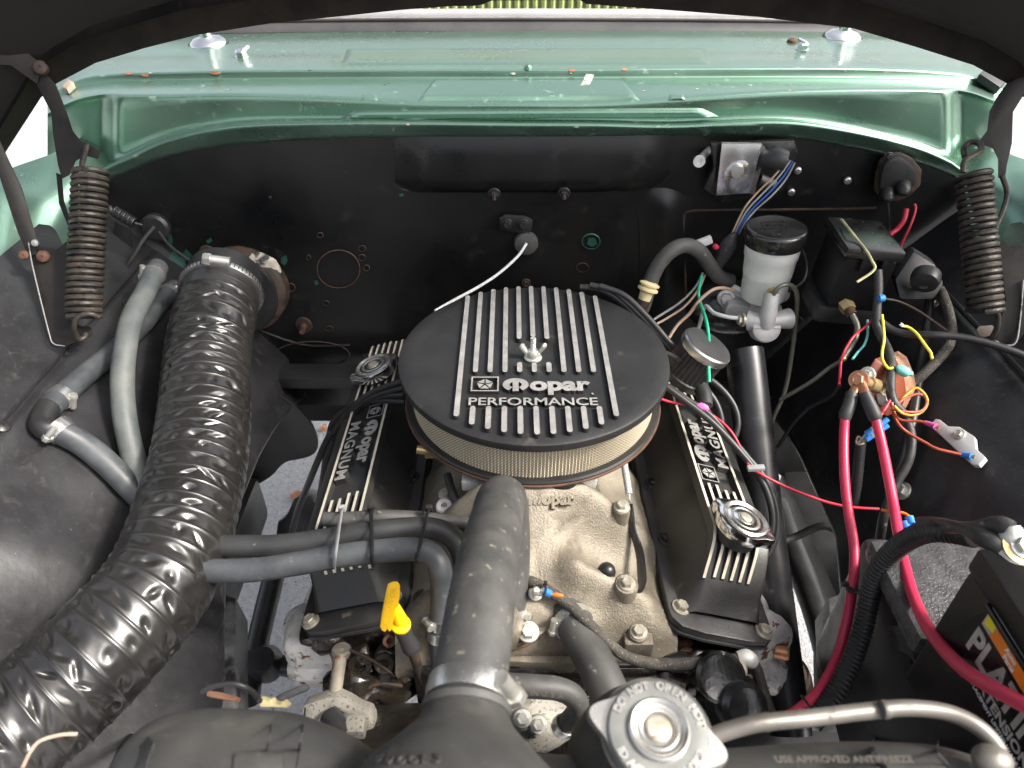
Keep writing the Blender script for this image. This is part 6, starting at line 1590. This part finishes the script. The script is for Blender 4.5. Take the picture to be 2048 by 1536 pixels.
# ---- white ballast resistor
br = thing("ballast_resistor", "white ceramic ballast resistor on the inner fender", "resistor", W(1915, 890, .90))
wp_ = [(1859, 850), (1871, 837), (1880, 839), (1896, 852), (1919, 853), (1949, 873), (1952, 897), (1971, 914), (1957, 930), (1944, 929)]
dd = [H(u, v, .0) for u, v in wp_]
nrm = sum((HN(u, v) for u, v in wp_), Vector()).normalized()
cen = sum(dd, Vector()) / len(dd)
def on_plane(u, v, off):
    c = Vector((0, 0, CAMZ)); d = (W(u, v, 1.0) - c).normalized()
    t = (cen + nrm * off - c).dot(nrm) / d.dot(nrm)
    return c + d * t
m_ = MB(); m_.prism([on_plane(u, v, .014) for u, v in wp_], -nrm * .009, .0016); part("ceramic_body", m_, "white_plastic", br)
bolt(on_plane(1918, 869, .015), nrm, .0055, "zinc", br)
for (u, v), (u2, v2), mt in (((1879, 856), (1850, 845), "pink_crimp"), ((1950, 914), (1922, 909), "blue_crimp")):
    a, b = on_plane(u, v, .018), on_plane(u2, v2, .018)
    m_ = MB(); m_.tube([a, a.lerp(b, .35)], .0028, 8, 1, flat=.5); part("brass_tab", m_, "brass", br)
    m_ = MB(); m_.tube([a.lerp(b, .25), b], [.0046, .0032], 12, 1); part("terminal_sleeve", m_, mt, br)

# ================================================================== battery and its corner
bt = thing("battery", "black car battery with silver lettering at the corner of the bay", "battery", (.48, .30, .93))
bx0, bx1, by0, by1, bz0, bz1 = .395, .58, .12, .390, .93, 1.122
m_ = MB(); m_.box(((bx0 + bx1) / 2, (by0 + by1) / 2, (bz0 + bz1) / 2 - .012), (bx1 - bx0, by1 - by0, bz1 - bz0 - .024), bev=.005); part("case", m_, "battery_black", bt)
m_ = MB(); m_.box(((bx0 + bx1) / 2, (by0 + by1) / 2, bz1 - .010), (bx1 - bx0 + .004, by1 - by0 + .004, .026), bev=.004); part("lid", m_, "battery_black", bt)
m_ = MB(); m_.box(((bx0 + bx1) / 2 + .01, by1 - .11, bz1 + .006), (bx1 - bx0 - .05, .20, .014), bev=.004); part("vent_cover", m_, "grey_primer", bt)
m_ = MB(); m_.box((bx0 - .003, .31, bz1 - .024), (.004, .09, .006), bev=.0015); part("grip_slot", m_, "label_black", bt)
def LB(x, y, h=.0): return Vector((bx0 - .0012 - h, by1 - .010 - x, bz1 - .028 - y))   # on the case's inner side: x forward, y down
m_ = MB(); m_.prism([LB(.020, .020), LB(.030, -.006), LB(.25, -.006), LB(.25, .092), LB(.004, .092)], Vector((-.0006, 0, 0))); lb_ = part("label", m_, "label_black", bt)
def lab_text(s, x, y, size, mat, xs=1.0, bold=.0004, nm="lettering"):
    L_ = MB(); put_text(L_, text(s, size, .0003, bold, xs, 'LEFT'), lambda p: LB(x + p.x, y - p.y, .0008 + p.z), False); part(nm, L_, mat, lb_)
lab_text("PLATINUM", .028, .047, .038, "label_silver", .80, .0012, "large_lettering")
lab_text("EXTENSION", .052, .061, .0135, "label_silver", 1.05, .0004)
lab_text("FREE REPLACEMENT LIMITED WARRANTY", .034, .068, .0055, "label_white", 1.0, .0)
m_ = MB(); m_.prism([LB(.030, -.007), LB(.030, .015), LB(.098, .015), LB(.098, -.007)], Vector((-.0009, 0, 0))); st_ = part("sticker", m_, "label_silver", bt)
m_ = MB(); m_.prism([LB(.032, .000, .0012), LB(.032, .012, .0012), LB(.044, .008, .0012), LB(.042, -.001, .0012)], Vector((-.0004, 0, 0))); part("yellow_patch", m_, "label_yellow", st_)
m_ = MB(); m_.prism([LB(.046, -.001, .0012), LB(.042, .014, .0012), LB(.096, .014, .0012), LB(.096, -.001, .0012)], Vector((-.0004, 0, 0))); part("orange_patch", m_, "label_orange", st_)
for s, x, y, sz in (("Federal", .034, -.002, .006), ("Auto", .060, .006, .0068), ("Parts", .062, .013, .0068)):
    L_ = MB(); put_text(L_, text(s, sz, .0003, .0002, 1.0, 'LEFT'), lambda p: LB(x + p.x, y - p.y, .0018 + p.z), False); part("lettering", L_, "label_white", st_)
bpst = W(2032, 1105, .60)
bc = thing("battery_clamp", "corroded grey terminal clamp with a bolt on the battery", "terminal clamp", bpst)
m_ = MB(); m_.lathe([(.022, -.014), (.024, -.006), (.021, .002), (.016, .008), (.012, .009)], bpst, (-.1, -.3, .95), 28, rf=lambda a, h: 1 + .10 * noise.noise(Vector((math.cos(a) * 2, math.sin(a) * 2, h * 90)))); part("clamp_body", m_, "lead", bc)
m_ = MB(); m_.lathe([(.0155, 0), (.0155, .003), (.009, .0035)], bpst + Vector((0, -.002, .008)), (-.1, -.4, .9), 28); part("washer", m_, "brass", bc)
bolt(bpst + Vector((0, -.003, .011)), (-.1, -.4, .9), .0075, "zinc", bc)
m_ = MB(); m_.tube([(2010, 1092, .605), (2018, 1080, .60), (2024, 1068, .60), (2020, 1056, .602)], [.0075, .009, .0095, .008], 16, 4); part("lug_barrel", m_, "lead", bc)
wire("black cable arching from the battery clamp back toward the fender", [W(2020, 1060, .60), W(2005, 1052, .605), W(1980, 1052, .615), W(1950, 1056, .63), W(1915, 1056, .65), W(1880, 1056, .70)], [.0085, .0085, .0075, .006, .0055, .005], "tape_black", "cable", "cable", "cables at the battery", 12)
wire("taped grey cable ending in the corroded clamp", [W(2004, 1100, .60), W(1985, 1085, .605), W(1962, 1072, .615), W(1938, 1062, .63), W(1905, 1050, .66), W(1870, 1042, .70), W(1836, 1040, .74)], [.0085, .0085, .0088, .0060, .0045, .004, .0035], "tape_black", "cable", "cable", "cables at the battery", 12)
# corrugated loom
cl = [(1950, 1072, .66), (1915, 1066, .68), (1870, 1062, .70), (1840, 1068, .725), (1812, 1082, .75), (1785, 1104, .77), (1762, 1132, .785), (1745, 1170, .80), (1736, 1210, .805), (1726, 1255, .805), (1708, 1310, .80), (1680, 1370, .79), (1650, 1410, .785), (1620, 1440, .78)]
m_ = MB(); m_.tube(cv(cl), .0108, 18, 70, rf=lambda s, a: 1 + .06 * math.sin(s * 2 * math.pi / .0052)); solo("corrugated_loom", m_, "wire_black", "black corrugated loom running from the battery down beside the red cable", "wiring loom", ang=80)
m_ = MB(); m_.tube([(1722, 880, .95), (1718, 920, .955), (1714, 960, .96), (1706, 1010, .97)], .0068, 12, 16, rf=lambda s, a: 1 + .08 * math.sin(s * 2 * math.pi / .0042)); solo("corrugated_loom", m_, "wire_black", "short corrugated loom between the two red cables", "wiring loom", ang=80)
for u, v, D, lab, ang_ in ((1806, 1072, .81, "black zip tie round the red cable at the corrugated loom bend", .35), (1706, 1180, .85, "black zip tie with a long tail on the straight red cable", -.3), (1612, 1404, .78, "black zip tie on the red cable just behind the overflow pipe", .6)):
    t = thing("zip_tie", lab, "zip tie", W(u, v, D), "zip ties on the red cables")
    d_ = Vector((math.sin(ang_) * .3, -.4, -1)) if u != 1612 else Vector((-.7, -.3, -.4))
    m_ = MB(); A = frame(d_, (0, 1, 0)); m_.tube([W(u, v, D) + A @ Vector((.0072 * math.cos(k * math.pi / 8), .0072 * math.sin(k * math.pi / 8), 0)) for k in range(17)], .0013, 6, 1); part("strap", m_, "wire_black", t)
    if u == 1706: m_ = MB(); m_.tube([(1728, 1190, .80), (1706, 1180, .835), (1690, 1170, .84), (1686, 1168, .84)], .0022, 6, 3); m_.box(W(1691, 1168, .84), (.007, .005, .006), bev=.001); part("tail", m_, "wire_black", t)
wire("orange wire ending at the blue crimps beside the swinging red cable", [W(1764, 1020, .86), W(1785, 1024, .85), W(1806, 1026, .845), W(1820, 1034, .84)], .0020, "orange_wire")
for u, v in ((1822, 1040), (1812, 1050)):
    m_ = MB(); m_.tube([(u - 4, v - 6, .835), (u + 2, v + 8, .83)], .0050, 12, 1); solo("crimp_connector", m_, "blue_crimp", "blue crimp at the end of the orange wire" if u == 1822 else "second blue crimp tucked behind the swinging red cable", "crimp connector", "crimp connectors in the wiring")
wire("long thin red wire sagging from the valve cover to the inner fender", [W(1318, 797, .98), W(1350, 806, .98), W(1385, 810, .98), W(1412, 816, .98), W(1425, 830, .975), W(1450, 850, .97), W(1470, 875, .965), W(1490, 915, .96), W(1502, 935, .955), W(1525, 950, .95), W(1560, 968, .95), W(1600, 985, .945), W(1650, 1003, .94), W(1700, 1014, .935), W(1758, 1018, .93)], .0020, "red_wire")
m_ = MB(); m_.tube([(1394, 812, .975), (1402, 812, .974), (1412, 816, .974), (1416, 820, .974)], [.003, .0048, .0044, .0025], 12, 2, flat=.5); solo("crimp_connector", m_, "pink_crimp", "magenta spade connector on the thin red wire by the breather", "crimp connector", "crimp connectors in the wiring")
# battery tray, frame and wheel below
m_ = MB(); m_.box((.52, .47, .955), (.23, .13, .03), bev=.010); m_.box((.505, .405, .925), (.16, .03, .05), bev=.006); solo("battery_tray", m_, "tray_paint", "shiny black textured battery tray shelf behind the battery", "battery tray")
m_ = MB(); m_.prism([W(u, v, .74) for u, v in ((1806, 1250), (1830, 1280), (1852, 1330), (1885, 1400), (1900, 1440), (1880, 1440), (1838, 1350))], Vector((0, .02, -.03)), .002); solo("tray_brace", m_, "tape_black", "scuffed dark brace below the battery tray", "brace")
m_ = MB(); m_.box((.43, .33, .80), (.05, .5, .24), Matrix.Rotation(R(-6), 3, 'Z'), .012); solo("radiator_side_panel", m_, "satin_black", "flat black side panel below the battery beside the corrugated loom", "panel")
sc = thing("steering_column", "thick black steering column tube slanting down beside the valve cover", "steering column", W(1530, 1100, 1.04))
m_ = MB(); m_.tube([(1490, 716, 1.075), (1492, 730, 1.073), (1528, 1050, 1.035), (1568, 1370, 1.0), (1582, 1470, .98)], [.0275, .0285, .0285, .0285, .0285], 40, 8); part("tube", m_, "black_paint", sc)
for u in (1,):
    ty = thing("tyre", "dark tyre in the gap beyond the steering column", "tyre", (.76, .60, 0))
    m_ = MB(); m_.lathe([(.20, -.09), (.30, -.105), (.345, -.095), (.362, -.06), (.365, 0), (.362, .06), (.345, .095), (.30, .105), (.20, .09)], (.76, .60, .37), (1, 0, 0), 64); part("carcass", m_, "tyre_rubber", ty)
    m_ = MB(); m_.lathe([(.19, -.07), (.20, -.06), (.20, .06), (.19, .07)], (.76, .60, .37), (1, 0, 0), 48); part("rim", m_, "satin_black", ty)
ca = thing("control_arm", "black suspension arm below the hose bundle", "control arm", W(540, 1200, 1.25), "suspension arms")
m_ = MB(); m_.tube([(566, 1080, 1.32), (548, 1150, 1.27), (510, 1310, 1.15), (495, 1400, 1.08)], [.02, .019, .018, .018], 16, 4); part("arm", m_, "satin_black", ca)
m_ = MB(); m_.prism([W(u, v, 1.48) for u, v in ((548, 1085), (552, 1044), (572, 1030), (586, 996), (600, 990), (618, 990), (632, 1008), (640, 1046), (650, 1090))], Vector((0, .06, -.04)), .012); part("damper", m_, "satin_black", ca)
cb2 = thing("control_arm", "black suspension arm between the steering column and the tyre", "control arm", W(1610, 1200, 1.2), "suspension arms")
m_ = MB(); m_.tube([(1552, 1010, 1.35), (1580, 1090, 1.27), (1628, 1210, 1.17), (1665, 1330, 1.08)], [.022, .022, .022, .022], 16, 4); part("arm", m_, "satin_black", cb2)
wire("black brake hose with a zip tie crossing in front of the tyre", [W(1560, 1084, 1.2), W(1590, 1074, 1.2), W(1620, 1060, 1.19), W(1645, 1052, 1.18), W(1670, 1060, 1.17), W(1700, 1090, 1.15), W(1760, 1110, 1.1)], .0065, "wire_black", "brake_hose", "brake hose", seg=10)
cm = thing("crossmember", "black front crossmember low down behind the radiator", "crossmember", (X0, .35, .45))
m_ = MB(); m_.box((X0, .40, .52), (.95, .24, .10), bev=.02); part("beam", m_, "satin_black", cm)
m_ = MB(); m_.box((X0 - .02, .40, .66), (.42, .12, .20), bev=.02); part("pulley_guard", m_, "oily_black", cm)
m_ = MB(); m_.box((X0 + .58, .62, .50), (.10, .9, .12), bev=.02); part("frame_rail", m_, "satin_black", cm)
m_ = MB(); m_.box((X0 - .60, .60, .50), (.10, .9, .12), bev=.02); part("frame_rail", m_, "satin_black", cm)
m_ = MB(); m_.box((X0, .20, .92), (.56, .05, .40), bev=.01); part("radiator_core", m_, "satin_black", rad)

# ================================================================== plug leads, cables and the breather around the engine
GL = "spark plug leads over the left valve cover"
for k, (pts, lab) in enumerate((
    ([(806, 762), (770, 774), (735, 790), (705, 815), (680, 845), (660, 880), (648, 910)], "topmost plug lead coming from under the air cleaner"),
    ([(808, 775), (770, 785), (735, 798), (706, 822), (684, 852), (668, 890), (660, 930)], "second plug lead down from under the air cleaner"),
    ([(810, 789), (770, 792), (735, 803), (708, 826), (690, 856), (678, 900), (672, 940)], "third plug lead down from under the air cleaner"),
    ([(812, 804), (770, 801), (735, 803), (700, 815), (672, 835), (660, 862), (658, 900)], "lowest plug lead curling over the finned cover"))):
    wire(lab, [W(u, v, 1.02 + .018 * i + .004 * k) for i, (u, v) in enumerate(pts)], .0048, "wire_black", "plug_lead", "plug lead", "spark plug leads", 10)
wire("black cable dropping past the finned cover to the damper, outer one", [W(662, 865, 1.10), W(645, 900, 1.12), W(620, 960, 1.16), W(596, 1020, 1.2), W(582, 1075, 1.24)], .0055, "wire_black", "plug_lead", "plug lead", "spark plug leads", 10)
wire("black cable dropping past the finned cover to the damper, inner one", [W(668, 880, 1.10), W(654, 910, 1.12), W(646, 960, 1.15), W(636, 1020, 1.18), W(630, 1075, 1.2)], .0055, "wire_black", "plug_lead", "plug lead", "spark plug leads", 10)
for pts, D0, lab in (
    ([(1160, 574), (1200, 578), (1245, 605), (1290, 655), (1330, 705), (1365, 745), (1390, 780), (1402, 800)], 1.08, "plug lead sweeping round the back edge of the air cleaner lid, innermost"),
    ([(1180, 570), (1225, 582), (1270, 620), (1318, 672), (1360, 722), (1400, 765), (1432, 805), (1444, 850), (1436, 890)], 1.075, "plug lead sweeping round the lid and ending beside the column, middle one"),
    ([(1200, 572), (1250, 592), (1300, 640), (1345, 692), (1392, 738), (1440, 775), (1468, 812), (1476, 850), (1464, 885), (1440, 900)], 1.07, "outermost plug lead looping past the breather filter"),
    ([(1325, 768), (1352, 788), (1392, 818), (1430, 850), (1466, 888), (1500, 928), (1530, 975), (1545, 1030), (1540, 1075), (1516, 1110)], .98, "plug lead running down the outer edge of the finned cover with white print"),
    ([(1335, 772), (1375, 800), (1415, 826), (1455, 868), (1495, 915), (1530, 958), (1550, 1010), (1553, 1060), (1542, 1100), (1522, 1125)], .985, "plug lead paired beside the white printed one along the column")):
    wire(lab, [W(u, v, D0 - .004 * i) for i, (u, v) in enumerate(pts)], .0049, "wire_black", "plug_lead", "plug lead", "spark plug leads", 10)
for u, v, lab in ((1352, 715, "black wire clip gathering the leads beside the lid"), (1512, 936, "pale wire clip holding the two leads on the column")):
    m_ = MB(); A = Matrix.Rotation(R(25 if u < 1400 else -5), 3, 'Y'); m_.box(W(u, v, 1.0 if u < 1400 else .93), (.036 if u < 1400 else .022, .008, .0055), A, .001); solo("wire_clip", m_, "wire_black" if u < 1400 else "grey_wire", lab, "wire clip")
wire("bare white throttle cable running from the firewall grommet down to the air cleaner", [Wy(1053, 487, 1.13), Wy(1036, 512, 1.11), Wy(1000, 545, 1.08), Wy(960, 572, 1.05), Wy(905, 602, 1.0), Wy(870, 622, .97)], .0026, "white_plastic", "throttle_cable", "cable")
tg_ = thing("cable_grommet", "round grey grommet on the firewall where the white throttle cable comes through", "grommet", Wy(1052, 486, 1.145))
m_ = MB(); m_.lathe([(.0215, -.004), (.0215, .004), (.019, .008), (.010, .010), (.006, .010)], Wy(1052, 486, 1.145), (0, -1, .1), 32); part("rubber", m_, "rubber_dusty", tg_)
m_ = MB(); m_.prism([Wy(u, v, 1.146) for u, v in ((998, 434), (1010, 427), (1050, 430), (1066, 438), (1062, 462), (1040, 464), (1000, 458))], Vector((0, -.006, 0)), .003); part("plate", m_, "satin_black", tg_)
for u in (1014, 1046): bolt(Wy(u, 448, 1.138), (0, -1, .1), .0065, "satin_black", tg_)
# breather filter
bz = thing("breather_filter", "small chrome topped breather filter behind the finned cover", "breather", W(1385, 730, 1.03))
ba, bb_ = W(1366, 752, 1.04), W(1416, 690, 1.005)
ax_ = (bb_ - ba).normalized(); hb = (bb_ - ba).length
m_ = MB(); m_.lathe([(.030, 0), (.0335, .002), (.0335, hb * .82), (.031, hb * .84)], ba, ax_, 120, rf=lambda a, h: 1 + .045 * math.sin(30 * a)); part("pleats", m_, "tape_black", bz)
m_ = MB(); m_.lathe([(.0365, hb * .80), (.0375, hb * .84), (.0375, hb * .98), (.0355, hb * 1.02)], ba, ax_, 48); part("chrome_band", m_, "steel", bz)
m_ = MB(); m_.lathe([(.0358, hb * .98), (.0352, hb * 1.03), (.031, hb * 1.045), (.004, hb * 1.05)], ba, ax_, 48); part("rubber_cap", m_, "rubber", bz)
m_ = MB(); m_.lathe([(.035, -.004), (.036, 0), (.036, .007), (.034, .009)], ba, ax_, 48); part("lower_band", m_, "satin_black", bz)
m_ = MB(); m_.tube([W(1400, 770, 1.02), W(1408, 790, 1.01), W(1410, 812, 1.0)], .011, 16, 3); part("stem", m_, "rubber", bz)
for k in range(30):
    a = 2 * math.pi * k / 30
wire("green wire hanging in front of the breather filter", [Wy(1403, 552, 1.03), Wy(1397, 585, 1.0), Wy(1402, 610, .98), W(1412, 640, 1.04), W(1417, 672, 1.02), W(1418, 700, 1.0), W(1417, 730, .985), W(1418, 764, .98)], .0026, "green_wire", group="thin wires by the master cylinder")
wire("copper coloured wire arching to the master cylinder", [Wy(1468, 582, 1.02), Wy(1448, 576, 1.01), Wy(1425, 580, 1.0), Wy(1400, 600, .99), Wy(1378, 628, .98), Wy(1355, 650, .97), Wy(1335, 680, .95)], .0028, "tan_wire", group="thin wires by the master cylinder")
wire("thin grey wire drooping behind the air cleaner lid toward the taped bundle", [Wy(1406, 545, 1.05), Wy(1390, 575, 1.04), Wy(1360, 605, 1.02), Wy(1325, 628, 1.0), Wy(1298, 645, .98)], .0021, "grey_wire", group="thin wires by the master cylinder")
wire("thin tan wire drooping below the grey one behind the lid", [Wy(1410, 550, 1.05), Wy(1396, 580, 1.03), Wy(1370, 612, 1.01), Wy(1335, 636, .99), Wy(1305, 652, .97)], .0021, "tan_wire", group="thin wires by the master cylinder")
# throttle return spring and its black bracket
tsg = thing("return_spring", "small bright return spring hanging from the air cleaner to a black lever", "spring", W(1252, 960, .92))
m_ = MB(); m_.helix(W(1247, 920, .935), W(1258, 988, .915), px(6, .92), 26, px(1.5, .92), 5, 10); part("coil", m_, "alu_pale", tsg)
m_ = MB(); m_.tube([(1258, 988, .915), (1260, 1002, .91), (1263, 1012, .905)], .0012, 6, 2); part("hook", m_, "steel", tsg)
m_ = MB(); m_.tube([(1262, 1008, .905), (1264, 1030, .90), (1266, 1060, .895), (1274, 1085, .89), (1280, 1110, .88), (1283, 1140, .865), (1284, 1165, .85), (1278, 1182, .84), (1258, 1184, .838)], [.003, .005, .006, .0062, .0066, .0072, .0072, .006, .006], 12, 5, flat=.5); lv = solo("throttle_lever", m_, "gloss_black", "black bent lever bracket below the small return spring", "lever")
bolt(W(1250, 1168, .84), (0, -.2, 1), .0085, "satin_black", lv)
m_ = MB(); m_.tube([W(1246, 1182, .842), W(1266, 1186, .842), W(1280, 1182, .842)], .003, 8, 3); part("rusty_foot", m_, "copper", lv)
bl = wire("braided loom running across the manifold front to the exhaust manifold clip", [W(1040, 1158, .835), W(1070, 1166, .825), W(1100, 1184, .818), W(1135, 1206, .81), W(1170, 1240, .80), W(1210, 1280, .795), W(1250, 1312, .79), W(1300, 1326, .79), W(1360, 1328, .80), W(1420, 1323, .81), W(1478, 1318, .82)], .0066, "sleeve_braid", "braided_loom", "wiring loom", seg=14)
m_ = MB(); m_.tube([W(1088, 1168, .812), W(1092, 1178, .806), W(1088, 1190, .806)], .0016, 6, 2); m_.box(W(1091, 1167, .81), (.004, .004, .006), bev=.0005); solo("zip_tie", m_, "wire_black", "tiny black zip tie on the braided loom by the temperature sender", "zip tie")
pc = thing("pipe_clamp", "pale metal clip with a round bolt holding the braided loom end", "clip", W(1490, 1318, .82))
m_ = MB(); m_.tube([W(1476, 1318, .82), W(1492, 1316, .82), W(1504, 1322, .825)], [.0085, .0105, .009], 16, 3); part("sleeve", m_, "alu_pale", pc)
m_ = MB(); m_.lathe([(.0115, -.004), (.0115, .002), (.010, .0035), (.004, .0038)], W(1474, 1340, .81), (-.1, -.6, .8), 24); part("bolt_head", m_, "bolt_tan", pc)
wire("braided tail dropping from the clip into the dark", [W(1506, 1322, .83), W(1516, 1340, .835), W(1526, 1375, .84), W(1538, 1410, .84), W(1552, 1450, .84)], .0056, "sleeve_braid", "braided_tail", "cable", seg=12)
wire("black hose emerging under the air cleaner beside the carburettor", [W(985, 965, .90), W(978, 975, .90), W(965, 1000, .905), W(950, 1016, .91), W(920, 1010, .92), W(905, 985, .93), W(895, 950, .95)], .0055, "rubber", "fuel_hose", "hose", "hoses under the air cleaner", 12)
wire("thick black hose stub in front of the cast mopar lettering", [W(1066, 955, .90), W(1062, 972, .885), W(1050, 990, .88), W(1034, 1006, .885)], .0098, "rubber", "vacuum_stub_hose", "hose", "hoses under the air cleaner", 14)
dl = MB(); dl.tube([(470, 1318, 1.12), (560, 1330, 1.12), (640, 1345, 1.10), (720, 1350, 1.08)], .016, 14, 4); dl.lathe([(.026, -.02), (.028, 0), (.02, .02)], W(530, 1326, 1.11), (0, -.3, 1), 20)
solo("drag_link", dl, "satin_black", "dark steering link rod low down beside the grey rail", "rod")
ep = thing("exhaust_pipe", "dark exhaust pipe dropping below the bright manifold", "exhaust pipe", W(1560, 1300, 1.1))
m_ = MB(); m_.tube([(1530, 1330, .98), (1560, 1330, 1.05), (1590, 1350, 1.15), (1600, 1400, 1.2)], .024, 18, 4); part("pipe", m_, "rust_dark", ep)
m_ = MB(); m_.lathe([(.034, -.006), (.035, 0), (.034, .006)], W(1545, 1330, 1.02), (.6, .6, -.2), 24); part("flange", m_, "rust_dark", ep)
# leaves and grit on the asphalt
lv2 = MB()
for (u, v, n_l) in ((592, 990, 9), (604, 1000, 6), (645, 860, 3), (650, 960, 3), (520, 1230, 0)):
    for k in range(n_l):
        p = Wz(u + random.uniform(-8, 8), v + random.uniform(-6, 6), .006); s = random.uniform(.006, .014); a0 = random.random() * 6
        lv2.add([p + Vector((s * math.cos(a0 + t) * (1 if k2 % 2 else .6), s * math.sin(a0 + t), random.uniform(0, .012))) for k2, t in enumerate((0, 1.2, 2.4, 3.6, 5))], [(0, 1, 2, 3, 4)])
solo("fallen_leaves", lv2, "dry_leaf", "dry orange leaves on the asphalt under the engine bay", "leaves", kind="stuff")
